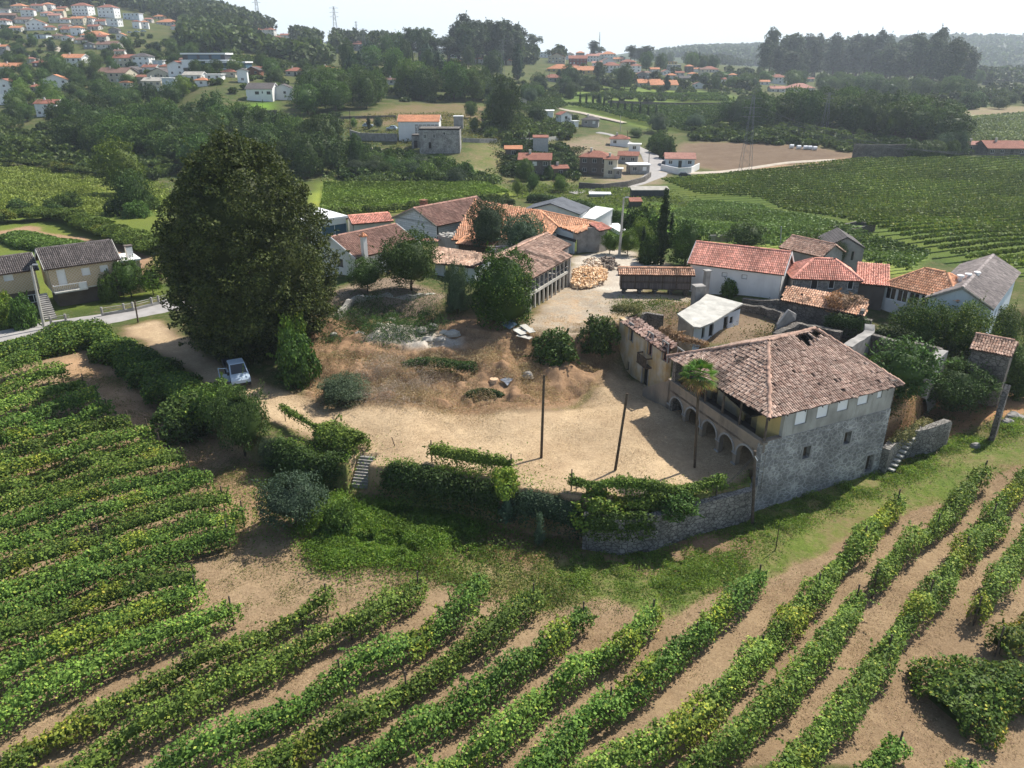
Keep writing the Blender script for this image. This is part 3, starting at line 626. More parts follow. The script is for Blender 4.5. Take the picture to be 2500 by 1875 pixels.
# ---------------------------------------------------------------- vineyards in front
def VR(pts): return [G(r, x, y, 1.2) for r, x, y in pts]
VG = "trained vine rows of the front vineyard"
def rr(r, *p): return [(r, x, y) for x, y in p]
ROWS = [
    (rr('t', (0, 1985), (250, 1860), (500, 1725), (700, 1640), (1000, 1500), (1269, 1375)) + rr('n', (2050, 590), (2250, 470)), "long vine row ending at the bare dirt corner left of the green bank"),
    (rr('t', (-150, 2260), (280, 2050), (400, 2000), (600, 1880), (800, 1780), (1000, 1670), (1269, 1530)) + rr('o', (130, 690), (300, 600), (640, 400)), "vine row with a yellowish gap halfway, its far tip beside dry tufts"),
    (rr('t', (700, 2100), (850, 2010), (1000, 1911), (1269, 1790)) + rr('n', (2000, 1210)) + rr('o', (0, 1060), (200, 950), (500, 830), (850, 620), (1050, 420)), "vine row whose far tip carries a yellow-orange shoot"),
    (rr('n', (1500, 1780), (1750, 1640)) + rr('o', (0, 1380), (400, 1180), (760, 960), (1180, 660), (1420, 480)), "vine row two places right of the yellow-gapped row"),
    (rr('o', (-100, 1760), (150, 1640), (600, 1380), (850, 1240), (1150, 1050), (1500, 800), (1760, 600)), "vine row with a bright bushy far tip near the grass strip"),
    (rr('o', (550, 1780), (800, 1640), (1100, 1480), (1300, 1330), (1500, 1130), (1750, 960), (2000, 820), (2230, 580)), "vine row with a rounded clump in its middle, ending at the green verge"),
    (rr('o', (1150, 1780), (1400, 1640), (1650, 1400), (1900, 1210), (2212, 1000)) + rr('q', (60, 720), (250, 540), (440, 350)), "vine row ending on the grass verge below the boundary wall"),
    (rr('o', (1650, 1800), (1900, 1640)) + rr('q', (-50, 1370), (200, 1130), (400, 900), (600, 670), (800, 450), (950, 280), (1150, 110)) + rr('f', (1850, 1160), (1945, 1075)), "longest dense vine row, running up beside the grassy track"),
    (rr('q', (-150, 1780), (20, 1640), (300, 1430), (500, 1240), (650, 1080), (850, 860), (1000, 660), (1110, 480)), "vine row thinning to a narrow yellow-green tip before a gap"),
    (rr('q', (1200, 400), (1300, 290), (1450, 120)) + rr('f', (2020, 1140), (2075, 1070), (2130, 1015)), "short upper vine row beyond the gap, yellow at its near end"),
    (rr('q', (480, 1800), (650, 1640), (850, 1420), (1050, 1220), (1150, 1060), (1300, 850), (1450, 640), (1650, 410), (1750, 270), (1850, 130), (2050, -20)) + rr('f', (2140, 1110), (2212, 1030), (2290, 950)), "long straight vine row next to the widest bare lane"),
    (rr('q', (1900, 590), (2050, 390), (2150, 240), (2300, 60), (2450, -120)), "vine row starting with a drooping yellow-green end at the right"),
    (rr('q', (1150, 1700), (1250, 1560), (1400, 1430)), "short stub of vine row in the bottom right dirt"),
    (rr('q', (1780, 1750), (1860, 1580)), "tiny vine tuft with a stake at the bottom right edge"),
    (rr('t', (-260, 1933), (0, 1770), (200, 1650), (400, 1560), (600, 1450), (900, 1340), (1150, 1255)), "vine row whose tip stands alone in front of the bare dirt corner"),
    (rr('t', (-260, 1707), (0, 1580), (300, 1440), (500, 1340), (700, 1260), (850, 1190), (980, 1155)), "vine row ending in a thin bare-stemmed vine"),
    (rr('t', (-260, 1488), (0, 1390), (200, 1318), (400, 1250), (650, 1170), (960, 1100)), "vine row just beyond the thin bare-stemmed one"),
    (rr('t', (-260, 1412), (0, 1290), (300, 1155), (600, 1035), (900, 940), (1130, 885)), "lower of the two vine rows reaching farthest right towards the olive tree"),
    (rr('t', (-260, 1309), (0, 1200), (300, 1080), (700, 935), (950, 860), (1195, 790)), "upper of the two vine rows reaching farthest right towards the olive tree"),
    (rr('t', (-260, 1190), (0, 1090), (300, 980), (600, 870), (850, 790), (1110, 715)), "vine row with a tall leafy tip behind the two farthest-reaching rows"),
    (rr('t', (-260, 1070), (0, 970), (300, 860), (650, 730), (1030, 630)), "vine row with a yellow end vine standing on two stems"),
    (rr('t', (-260, 951), (0, 860), (450, 710), (950, 590)), "vine row ending just above the yellow end vine"),
    (rr('t', (-260, 859), (0, 775), (450, 635), (900, 520)), "vine row with a broad bushy end at the bend of the mown track"),
    (rr('t', (-260, 778), (0, 690), (400, 560), (790, 455)), "vine row one behind the bend of the mown track"),
    (rr('t', (-260, 701), (0, 610), (330, 500), (740, 385)), "vine row ending where the tree shadow leaves the track"),
    (rr('t', (-260, 619), (0, 530), (350, 415), (640, 345)), "vine row ending inside the shaded part of the track"),
    (rr('t', (-260, 537), (0, 450), (250, 370), (550, 285)), "vine row ending at the upper edge of the track's shade"),
    (rr('t', (-260, 466), (0, 370), (240, 285), (490, 225)), "vine row beside the sunny curve of the track"),
    (rr('t', (-260, 380), (0, 285), (200, 215), (420, 165)), "third shortest vine row at the head of the track"),
    (rr('t', (-260, 291), (0, 200), (150, 150), (320, 110)), "second shortest vine row at the head of the track"),
    (rr('t', (-260, 205), (0, 110), (100, 75), (195, 45)), "shortest vine row, closest to the roadside hedge"),
]
for i, (pts, lab) in enumerate(ROWS):
    P3 = VR(pts); ym = np.mean([p[1] for p in P3])
    thin = 'thinning' in lab or 'upper vine row' in lab
    n_ = 440 if ym < 48 else 400
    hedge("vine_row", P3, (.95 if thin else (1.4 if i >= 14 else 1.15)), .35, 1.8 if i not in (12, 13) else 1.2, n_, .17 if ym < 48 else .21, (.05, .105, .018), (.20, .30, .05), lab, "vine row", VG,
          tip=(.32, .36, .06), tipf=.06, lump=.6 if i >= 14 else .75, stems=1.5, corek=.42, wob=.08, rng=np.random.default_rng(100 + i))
P3 = VR(rr('q', (1650, 1180), (1850, 1100), (2050, 1080), (2300, 1060)))
hedge("vine_clump", P3, 4.2, .1, 1.9, 1000, .2, (.045, .09, .015), (.13, .20, .03), "wide overgrown clump of vines on bare dirt at the right edge", "vines", tip=(.34, .33, .05), tipf=.08, lump=.7, corek=.6, rng=np.random.default_rng(200))
P3 = VR(rr('q', (2050, 800), (2200, 720), (2400, 600)))
hedge("vine_row", P3, 1.5, .3, 1.8, 350, .2, (.06, .11, .018), (.16, .22, .03), "yellowish vine row joining the overgrown clump at the right edge", "vine row", VG, tip=(.34, .33, .05), tipf=.1, lump=.6, stems=1.6, rng=np.random.default_rng(201))
# ---------------------------------------------------------------- building tools
def onp(r, x, y, O, a):
    """where the photo point lies on the upright plane through O in direction a: (u, z)"""
    d = ray(r, x, y); ca, sa = math.cos(a), math.sin(a)
    k = (O[0] * sa - O[1] * ca) / (d[0] * sa - d[1] * ca)
    return (d[0] * k - O[0]) * ca + (d[1] * k - O[1]) * sa, H_CAM + d[2] * k
def pt(O, a, u, v=0): return (O[0] + math.cos(a) * u - math.sin(a) * v, O[1] + math.sin(a) * u + math.cos(a) * v)
def panel(mb, O, a, u0, u1, z0, z1, th=.3, ops=(), m=0, back=True, topf=None, m2=None):
    """wall along direction a (outer face at v=0, thickness towards v>0) with real openings (u,z centre,w,h)"""
    R = [(u - w / 2, u + w / 2, z - h / 2, z + h / 2) for u, z, w, h in ops]
    R = [(max(p, u0 + .02), min(q, u1 - .02), max(r_, z0), min(s, z1)) for p, q, r_, s in R if q > u0 + .05 and p < u1 - .05]
    us = sorted({u0, u1, *[x for r_ in R for x in r_[:2]]}); zs = sorted({z0, z1, *[x for r_ in R for x in r_[2:]]})
    def p(u, v, z): x, y = pt(O, a, u, v); return (x, y, z)
    for i in range(len(us) - 1):
        for j in range(len(zs) - 1):
            ua, ub, za, zb = us[i], us[i + 1], zs[j], zs[j + 1]
            if ub - ua < 1e-5 or zb - za < 1e-5: continue
            cu, cz = (ua + ub) / 2, (za + zb) / 2
            if any(r_[0] < cu < r_[1] and r_[2] < cz < r_[3] for r_ in R): continue
            mb.quad(p(ua, 0, za), p(ub, 0, za), p(ub, 0, zb), p(ua, 0, zb), m=m)
            if back: mb.quad(p(ub, th, za), p(ua, th, za), p(ua, th, zb), p(ub, th, zb), m=m if m2 is None else m2)
    for a0, a1, b0, b1 in R:
        mb.quad(p(a0, 0, b0), p(a0, 0, b1), p(a0, th, b1), p(a0, th, b0), m=m); mb.quad(p(a1, 0, b1), p(a1, 0, b0), p(a1, th, b0), p(a1, th, b1), m=m)
        mb.quad(p(a0, 0, b1), p(a1, 0, b1), p(a1, th, b1), p(a0, th, b1), m=m)
        if b0 > z0: mb.quad(p(a1, 0, b0), p(a0, 0, b0), p(a0, th, b0), p(a1, th, b0), m=m)
    if back:
        mb.quad(p(u0, 0, z1), p(u1, 0, z1), p(u1, th, z1), p(u0, th, z1), m=m)
        mb.quad(p(u0, th, z0), p(u0, 0, z0), p(u0, 0, z1), p(u0, th, z1), m=m); mb.quad(p(u1, 0, z0), p(u1, th, z0), p(u1, th, z1), p(u1, 0, z1), m=m)
def roughwall(mb, pts, th, m=0, seed=3, amp=.25, step=.5, zb=None, c=None):
    """free-standing old wall along (x,y,ztop) points with a broken, uneven top, foot sunk in the ground"""
    P_ = np.array(pts, float); seg = np.linalg.norm(np.diff(P_[:, :2], axis=0), axis=1); s = np.concatenate([[0], np.cumsum(seg)])
    t = np.append(np.arange(0, s[-1], step), s[-1]); X, Y, Zt = [np.interp(t, s, P_[:, i]) for i in range(3)]
    dx, dy = np.gradient(X), np.gradient(Y); l = np.hypot(dx, dy) + 1e-9; nx, ny = -dy / l, dx / l
    Zt = Zt + amp * (vnoise(t, t * 0, .8, seed) - .5) * 2
    for i in range(len(t) - 1):
        q = []
        for k in (i, i + 1):
            b = (gz(X[k], Y[k]) - .8) if zb is None else zb
            q.append([(X[k] - nx[k] * th / 2, Y[k] - ny[k] * th / 2), (X[k] + nx[k] * th / 2, Y[k] + ny[k] * th / 2), b, Zt[k]])
        (a1, a2, ba, za), (b1, b2, bb, zb_) = q
        mb.quad((*a1, ba), (*b1, bb), (*b1, zb_), (*a1, za), m=m); mb.quad((*b2, bb), (*a2, ba), (*a2, za), (*b2, zb_), m=m)
        mb.quad((*a1, za), (*b1, zb_), (*b2, zb_), (*a2, za), m=m)
        if i == 0: mb.quad((*a2, ba), (*a1, ba), (*a1, za), (*a2, za), m=m)
        if i == len(t) - 2: mb.quad((*b1, bb), (*b2, bb), (*b2, zb_), (*b1, zb_), m=m)
def fsplit(poly):
    poly = [np.array(p, float) for p in poly]
    if len(poly) == 4: return [poly]
    c = sum(poly) / len(poly); n = len(poly)
    return [[poly[i], (poly[i] + poly[(i + 1) % n]) / 2, c, (poly[i - 1] + poly[i]) / 2] for i in range(n)]
def tiles(name, facets, parent, cA, cB, du=.21, dv=.36, jit=.02, miss=0., hole=None, sag=0., seed=1, deck=(.10, .065, .05), thick=.1, caps=(), gone=None, dirt=.0):
    """roof covering: every clay tile a small barrel of its own on a thin deck"""
    rng = np.random.default_rng(seed); VV = []; FF = []; CC = []; nv = 0; off = wloc(parent)
    prof4 = [(-.5, -.01), (-.3, .065), (0, .095), (.3, .065), (.5, -.01)]
    for poly in facets:
        poly = [np.array(p, float) for p in poly]
        n = np.cross(poly[1] - poly[0], poly[2] - poly[0]); n /= np.linalg.norm(n)
        if n[2] < 0: n = -n; poly = poly[::-1]
        e = np.cross((0, 0, 1.), n); e /= np.linalg.norm(e) + 1e-9; s = np.cross(e, n); 
        if s[2] > 0: s = -s
        p0 = poly[0]; U = [(q - p0) @ e for q in poly]; Wd = [(q - p0) @ s for q in poly]
        nu, nw = int((max(U) - min(U)) / du) + 1, int((max(Wd) - min(Wd)) / dv) + 1
        I, J = np.meshgrid(np.arange(nu), np.arange(nw)); u = min(U) + (I.ravel() + .5) * du; w = max(Wd) - (J.ravel() + .5) * dv
        ok = pip(list(zip(U, Wd)), u, w)
        C = p0 + u[:, None] * e + w[:, None] * s
        if hole is not None: ok &= ~pip(hole, C[:, 0] + .15 * rng.normal(size=len(u)), C[:, 1] + .15 * rng.normal(size=len(u)))
        if miss: ok &= rng.random(len(u)) > miss
        if gone is not None: ok &= ~gone(C)
        C = C[ok]; I_ = I.ravel()[ok]; k = len(C)
        if k == 0: continue
        big = vnoise(C[:, 0], C[:, 1], 1.6, seed); colj = rng.random(int(I.max()) + 1)[I_]
        sg = sag * (vnoise(C[:, 0], C[:, 1], 2.8, seed + 5) - .5)
        C = C + n * (.03 + sg)[:, None] if sag else C + n * .03
        yaw = rng.normal(size=k) * jit * 2; e2 = e[None] + yaw[:, None] * s[None]; s2 = s[None] - yaw[:, None] * e[None]
        C = C + e * (rng.normal(size=k) * jit * du * 2)[:, None] + s * (rng.normal(size=k) * jit)[:, None]
        t = rng.random(k); bright = (.72 + .5 * rng.random(k)) * (.8 + .4 * big) * (.92 + .16 * colj)
        c = (np.array(cA)[None] * (1 - t[:, None]) + np.array(cB)[None] * t[:, None]) * bright[:, None]
        if dirt: dk = vnoise(C[:, 0], C[:, 1], .7, seed + 9) * vnoise(C[:, 0], C[:, 1], 3., seed + 2) > .62 - dirt; c[dk] *= .45
        v = np.zeros((k, 10, 3))
        for q, (pu, ph) in enumerate(prof4):
            for h_, (sw, lift, nar) in enumerate(((-.5, .0, .86), (.56, .035, 1.))):
                v[:, q * 2 + h_] = C + e2 * (pu * du * nar * 1.02) + s2 * (sw * dv) + n * (ph * du / .21 * 1. + lift)
        b = np.arange(k)[:, None] * 10 + nv
        f = np.concatenate([np.stack([b[:, 0] + 2 * q, b[:, 0] + 2 * q + 1, b[:, 0] + 2 * q + 3, b[:, 0] + 2 * q + 2], 1) for q in range(4)])
        VV.append(v.reshape(-1, 3)); FF.append(f); CC.append(np.repeat(c, 10, 0)); nv += k * 10
        # deck below
        if hole is None:
            for sp4 in fsplit(poly):
                q = np.array(sp4); VV.append(np.vstack([q, q - n * thick])); b = nv
                FF.append(np.array([[b, b + 1, b + 2, b + 3], [b + 7, b + 6, b + 5, b + 4], [b, b + 4, b + 5, b + 1], [b + 1, b + 5, b + 6, b + 2], [b + 2, b + 6, b + 7, b + 3], [b + 3, b + 7, b + 4, b]])); CC.append(np.tile(deck, (8, 1))); nv += 8
        else:
            g = 34; uu = np.linspace(min(U), max(U), g); ww = np.linspace(min(Wd), max(Wd), g)
            for i in range(g - 1):
                for j in range(g - 1):
                    cu, cw = (uu[i] + uu[i + 1]) / 2, (ww[j] + ww[j + 1]) / 2
                    if not pip(list(zip(U, Wd)), np.array([cu]), np.array([cw]))[0]: continue
                    cc = p0 + cu * e + cw * s
                    if pip(hole, np.array([cc[0]]), np.array([cc[1]]))[0]: continue
                    q = np.array([p0 + uu[i] * e + ww[j] * s, p0 + uu[i + 1] * e + ww[j] * s, p0 + uu[i + 1] * e + ww[j + 1] * s, p0 + uu[i] * e + ww[j + 1] * s]) - n * .03
                    VV.append(q); FF.append(np.array([[nv, nv + 1, nv + 2, nv + 3]])); CC.append(np.tile(deck, (4, 1))); nv += 4
    for p, q in caps:
        p, q = np.array(p, float), np.array(q, float); d = q - p; L = np.linalg.norm(d); d /= L; e = np.cross(d, (0, 0, 1.)); e /= np.linalg.norm(e); n = np.cross(e, d)
        for i in range(int(L / dv)):
            c0 = p + d * (i + .5) * dv + e * rng.normal() * jit + n * (.05 + sag * .1); r_ = du * .72; cc = np.array(cA) * (.8 + .7 * rng.random()) * 1.15
            for th in range(5):
                a = PI * th / 4
                for h_ in (-.5, .55): VV.append((c0 + d * h_ * dv + e * math.cos(a) * r_ + n * (math.sin(a) * r_ * .8 + .03 * (h_ > 0)))[None]); CC.append(cc[None])
            FF.append(np.array([[nv + 2 * q_, nv + 2 * q_ + 1, nv + 2 * q_ + 3, nv + 2 * q_ + 2] for q_ in range(4)])); nv += 10
    me = npmesh(name, np.vstack(VV) - off, np.vstack(FF), np.vstack(CC), M_TILE)
    return link(name, me, parent)
def mkwin(parent, O, a, u, z, w, h, kind, th=.12, name=None):
    """window or door set back in its opening; frame is a sub-part when it shows"""
    mats = {'w': (M_WHITE2, M_GLASS), 's': (M_SHUT, M_SHUT), 'd': (M_WOODPOST, M_DARK), 'k': (M_DKMET, M_GLASS), 'r': (M_REDR, M_DARK), 'b': (M_WHITE2, M_BLUEG), 'v': (M_DARK, M_DARK), 'g': (M_GREYR, M_SHUT), 'o': (M_BARK, M_BARK)}[kind]
    def p(uu, v, zz): x, y = pt(O, a, uu, v); return (x, y, zz)
    mb = MB(); f = min(.07, w * .12)
    mb.quad(p(u - w / 2, th, z - h / 2), p(u + w / 2, th, z - h / 2), p(u + w / 2, th, z + h / 2), p(u - w / 2, th, z + h / 2), m=1)
    if kind in 'wkbrg':
        for (x0, x1, z0, z1) in ((-w / 2, w / 2, -h / 2, -h / 2 + f), (-w / 2, w / 2, h / 2 - f, h / 2), (-w / 2, -w / 2 + f, -h / 2 + f, h / 2 - f), (w / 2 - f, w / 2, -h / 2 + f, h / 2 - f)) + (((-f / 2, f / 2, -h / 2 + f, h / 2 - f),) if w > .8 else ()):
            A = [p(u + x0, th - .05, z + z0), p(u + x1, th - .05, z + z0), p(u + x1, th - .05, z + z1), p(u + x0, th - .05, z + z1)]; mb.quad(*A, m=0)
    return mb.build(name or ('door' if kind in 'dg' or h > 1.7 * w and h > 1.6 else 'window'), mats, parent)
RC = {'e': ((.25, .215, .20), (.36, .31, .28)), 'o': ((.64, .31, .17), (.80, .46, .29)), 'r': ((.30, .13, .095), (.42, .20, .15)), 'b': ((.30, .17, .13), (.41, .26, .20)), 'g': ((.11, .095, .09), (.18, .155, .145)), 'p': ((.74, .33, .24), (.88, .45, .34)), 'a': ((.40, .24, .17), (.60, .42, .32))}
def house(label, cat, O, a, L, D, z0, h, roof='u', rh=1.5, rm=None, wm=None, wins=(), ov=.35, name='house', group=None, rc=None, chim=(), trim=None, th=.25, tk={}, sunk=2.5, par=.25):
    """O near-left corner, a direction of the front; roof: u/v ridge direction, h hip, f flat, p pent (high at the back)"""
    root = empty(name, (*pt(O, a, L / 2, D / 2), z0), label, cat, group)
    z1 = z0 + h; hc_ = pt(O, a, L / 2, D / 2); HOUSES.append((hc_[0], hc_[1] - D * .4, z0, abs(L * math.cos(a)) + abs(D * math.sin(a)), h + rh))
    faces = {'F': (O, a, L), 'R': (pt(O, a, L), a + PI / 2, D), 'B': (pt(O, a, L, D), a + PI, L), 'L': (pt(O, a, 0, D), a - PI / 2, D)}
    mb = MB()
    for k, (o, an, ln) in faces.items():
        ops = [w[1:5] for w in wins if w[0] == k]
        e0 = 0 if k in 'FB' else th; e1 = ln - e0
        panel(mb, o, an, e0 if k in 'RL' else 0, e1, z0 - sunk, z1, th, ops, back=False)
        for w in wins:
            if w[0] == k: mkwin(root, o, an, *w[1:5], w[5], th=min(.14, th * .6), name=w[6] if len(w) > 6 else None)
    # light-tight inside
    q = [pt(O, a, u, v) for u, v in ((th, th), (L - th, th), (L - th, D - th), (th, D - th))]
    mb.prism([(x, y, z0 - sunk) for x, y in q], [(x, y, z1 - .05) for x, y in q], m=1)
    def P3(u, v, z): x, y = pt(O, a, u, v); return np.array((x, y, z))
    sl = rh / (D / 2) if roof in 'uh' else (rh / (L / 2) if roof == 'v' else (rh / D if roof == 'p' else 0)); dz = ov * sl; lf = .08
    Z0, ZR = z1 - dz + lf, z1 + rh + lf; caps = []
    if roof == 'u':
        fac = [[P3(-ov, -ov, Z0), P3(L + ov, -ov, Z0), P3(L + ov, D / 2, ZR), P3(-ov, D / 2, ZR)], [P3(L + ov, D + ov, Z0), P3(-ov, D + ov, Z0), P3(-ov, D / 2, ZR), P3(L + ov, D / 2, ZR)]]
        for uu in (0, L): mb.quad(*([P3(uu, 0, z1), P3(uu, D, z1), P3(uu, D / 2, z1 + rh)]), m=0)
        caps = [(fac[0][3], fac[0][2])]
    elif roof == 'v':
        fac = [[P3(-ov, D + ov, Z0), P3(-ov, -ov, Z0), P3(L / 2, -ov, ZR), P3(L / 2, D + ov, ZR)], [P3(L + ov, -ov, Z0), P3(L + ov, D + ov, Z0), P3(L / 2, D + ov, ZR), P3(L / 2, -ov, ZR)]]
        for vv in (0, D): mb.quad(*([P3(0, vv, z1), P3(L, vv, z1), P3(L / 2, vv, z1 + rh)]), m=0)
        caps = [(fac[0][2], fac[0][3])]
    elif roof == 'h':
        k = min(D / 2, L / 2 - .2); a1, a2 = P3(k, D / 2, ZR), P3(L - k, D / 2, ZR)
        c = [P3(-ov, -ov, Z0), P3(L + ov, -ov, Z0), P3(L + ov, D + ov, Z0), P3(-ov, D + ov, Z0)]
        fac = [[c[0], c[1], a2, a1], [c[1], c[2], a2], [c[2], c[3], a1, a2], [c[3], c[0], a1]]; caps = [(a1, a2), (c[0], a1), (c[1], a2), (c[2], a2), (c[3], a1)]
    elif roof == 'p':
        fac = [[P3(-ov, -ov, Z0), P3(L + ov, -ov, Z0), P3(L + ov, D + ov, ZR + dz), P3(-ov, D + ov, ZR + dz)]]
        for uu in (0, L): mb.quad(P3(uu, 0, z1), P3(uu, D, z1), P3(uu, D, z1 + rh), m=0)
        mb.quad(P3(L, D, z1), P3(0, D, z1), P3(0, D, z1 + rh), P3(L, D, z1 + rh), m=0)
    else: fac = []
    mb.build("wall", [wm, M_DARK], root)
    if roof == 'f':
        rb = MB(); q0 = [P3(-ov, -ov, z1 - .0), P3(L + ov, -ov, z1), P3(L + ov, D + ov, z1), P3(-ov, D + ov, z1)]
        rb.prism(q0, [p + np.array((0, 0, par)) for p in q0]); rf = rb.build("roof", rm or M_ROOFS, root)
    elif rc:
        rf = tiles("roof", fac, root, *RC[rc], caps=caps, seed=int(abs(O[0] * 7 + O[1])) + 1, **tk)
    else:
        rb = MB()
        for p in fac:
            up = np.array((0, 0, .16)); rb.prism(p, [q + up for q in p])
        rf = rb.build("roof", rm or M_ROOFO, root)
    if trim and roof in 'uv':
        for f_ in fac:
            for p, q in ((f_[1], f_[2]), (f_[3], f_[0])):
                tb = MB(); tb.prism([p + (0, 0, -.16), q + (0, 0, -.16), q + (0, 0, .12), p + (0, 0, .12)], [x + np.array((math.cos(a), math.sin(a), 0)) * .06 * (1 if np.dot(p - fac[0][0], (math.cos(a), math.sin(a), 0)) > L / 2 else -1) for x in (p + (0, 0, -.16), q + (0, 0, -.16), q + (0, 0, .12), p + (0, 0, .12))]); tb.build("verge", trim, root)
    for c in chim:
        u, v, hh, w, cm = c[:5]; cb = MB(); zt = z1 + hh
        cb.box(O, a, w, w, z1 - .3, zt, u0=u, v0=v); cb.box(O, a, w + .16, w + .16, zt + .12, zt + .2, u0=u - .08, v0=v - .08)
        for s, t in ((0, 0), (w - .1, 0), (0, w - .1), (w - .1, w - .1)): cb.box(O, a, .1, .1, zt, zt + .12, u0=u + s, v0=v + t)
        cb.build("chimney", cm, rf)
    return root
def he(r1, x1, y1, r2, x2, y2, z, ov=.35):
    """wall corner and direction from the two ends of an eave seen at height z"""
    p, q = V(r1, x1, y1, z), V(r2, x2, y2, z); a = math.atan2(q[1] - p[1], q[0] - p[0]); L = math.hypot(q[0] - p[0], q[1] - p[1])
    return pt(p, a, ov, ov), a, L - 2 * ov
def W_(face, O, a, r, x, y, w, h, kind, name=None):
    u, z = onp(r, x, y, O, a); return (face, u, z, w, h, kind) + ((name,) if name else ())
# ---------------------------------------------------------------- the old manor house
C0 = (17.6, 47.15); AF = math.radians(26.2); AA = math.radians(110.6); LF, LA = 12.9, 12.1
ZF, ZPAR, ZE, ZB = 2.45, 3.3, 5.45, -3.4
man = empty("manor_house", (22, 56, 0), "big half-ruined granite manor with broken hipped clay roof, arcade and veranda", "house")
Rc = pt(C0, AF, LF); Lc = pt(C0, AA, LA); Bc = (26.4, 64.6)
st = MB()
facade_ops = []
def FO(x, y, w, h): u, z = onp('k', x, y, C0, AF); return (u, z, w, h)
o1 = [FO(1462, 1117, .72, 1.0), FO(1738, 1020, .72, 1.05), FO(1885, 1192, .8, 1.5)]
panel(st, C0, AF, 0, LF, ZB, ZPAR, .5, o1)
st.build("stone_wall", M_STONE, man)
for (u, z, w, h) in o1:
    mkwin(man, C0, AF, u, z, w, h, 'o', th=.35, name="window")
    sb = MB(); f = .14
    for x0, x1, z0, z1 in ((u - w / 2 - f, u + w / 2 + f, z - h / 2 - f, z - h / 2), (u - w / 2 - f, u + w / 2 + f, z + h / 2, z + h / 2 + f), (u - w / 2 - f, u - w / 2, z - h / 2, z + h / 2), (u + w / 2, u + w / 2 + f, z - h / 2, z + h / 2)):
        sb.box(C0, AF, x1 - x0, .06, z0, z1, u0=x0, v0=-.03)
    sb.build("window_surround", M_GREYR, man)
up = MB(); USF = 1.75
pu = pt(C0, AF, 0, .04)
o2 = [FO(1432, 880, 1.12, 1.2), FO(1578, 835, 1.12, 1.2), FO(1716, 790, 1.12, 1.18), FO(1852, 748, 1.12, 1.18), FO(1966, 710, .55, 1.05)]
M_MREND = plain("weathered_grey_render", (.40, .385, .34), .35, .6, .95, .25, stain=.85)
panel(up, pu, AF, USF, LF, ZPAR, ZE - .02, .3, o2)
up.build("upper_wall", M_MREND, man)
for (u, z, w, h) in o2: mkwin(man, pu, AF, u, z, w, h, 's', th=.1, name="shuttered_window")
# rear and far walls
bk = MB()
bd = [Rc, Bc, Lc]
aR = math.atan2(Bc[1] - Rc[1], Bc[0] - Rc[0]); panel(bk, Rc, aR, .02, math.hypot(Bc[0] - Rc[0], Bc[1] - Rc[1]), ZB, ZE + .2, .45)
aB = math.atan2(Lc[1] - Bc[1], Lc[0] - Bc[0]); panel(bk, Bc, aB, 0, math.hypot(Bc[0] - Lc[0], Bc[1] - Lc[1]), -1, ZE + .2, .45)
bk.build("rear_wall", M_STONED, man)
# arcade: wall with five round arches
M_ARC = plain("stained_plaster", (.30, .245, .185), .5, .7, .95, .3, col2=(.20, .17, .14), stain=.7)
ar = MB(); TH = .38
piers = [.35, 2.9, 5.05, 7.35, 9.8, 12.1]; pw = .42
def arch_bottom(u):
    for a_, b_ in zip(piers[:-1], piers[1:]):
        l, r_ = a_ + pw / 2, b_ - pw / 2
        if l < u < r_: c, rad = (l + r_) / 2, (r_ - l) / 2; return 1.15 + math.sqrt(max(0, rad * rad - (u - c) ** 2)) * .98
    return -.6
us = [-.0]
for a_, b_ in zip(piers[:-1], piers[1:]):
    l, r_ = a_ + pw / 2, b_ - pw / 2; us += [l - 1e-3, l + 1e-3] + list(np.linspace(l + .01, r_ - .01, 15)) + [r_ - 1e-3, r_ + 1e-3]
us.append(LA + .35)
def pA(u, v, z): x, y = pt(C0, AA, u, -v); return (x, y, z)
# the outer face of the arcade looks to the left: v grows into the house (to the right of AA)
for i in range(len(us) - 1):
    a_, b_ = us[i], us[i + 1]; ba, bb = arch_bottom(a_ + 1e-4), arch_bottom(b_ - 1e-4)
    if b_ - a_ < .003: 
        ar.quad(pA(a_, 0, min(arch_bottom(us[i] - .001), arch_bottom(us[i + 1] + .001))), pA(a_, 0, ZF), pA(a_, TH, ZF), pA(a_, TH, min(arch_bottom(us[i] - .001), arch_bottom(us[i + 1] + .001)))); continue
    ar.quad(pA(a_, 0, ba), pA(a_, 0, ZPAR - .15), pA(b_, 0, ZPAR - .15), pA(b_, 0, bb)); ar.quad(pA(b_, TH, bb), pA(b_, TH, ZF), pA(a_, TH, ZF), pA(a_, TH, ba)); ar.quad(pA(a_, 0, ba), pA(b_, 0, bb), pA(b_, TH, bb), pA(a_, TH, ba))
ar.build("arcade", M_ARC, man)
pb = MB()
pb.box(C0, AA, LA, .2, ZF, ZPAR - .12, u0=0, v0=-.205)   # parapet body behind the face
pb.box(C0, AA, LA + .4, .42, ZPAR - .15, ZPAR, u0=-.06, v0=-.34)
pb.box(C0, AF, USF, .36, ZPAR + .003, ZPAR + .06, u0=0, v0=.02)
pb.build("parapet", M_ARC, man)
for u in piers:
    ib = MB(); ib.box(C0, AA, .52, .1, 1.02, 1.15, u0=u - .26, v0=0); ib.box(C0, AA, .5, .08, -.5, .25, u0=u - .25, v0=0); ib.build("impost", M_GREYR, man)
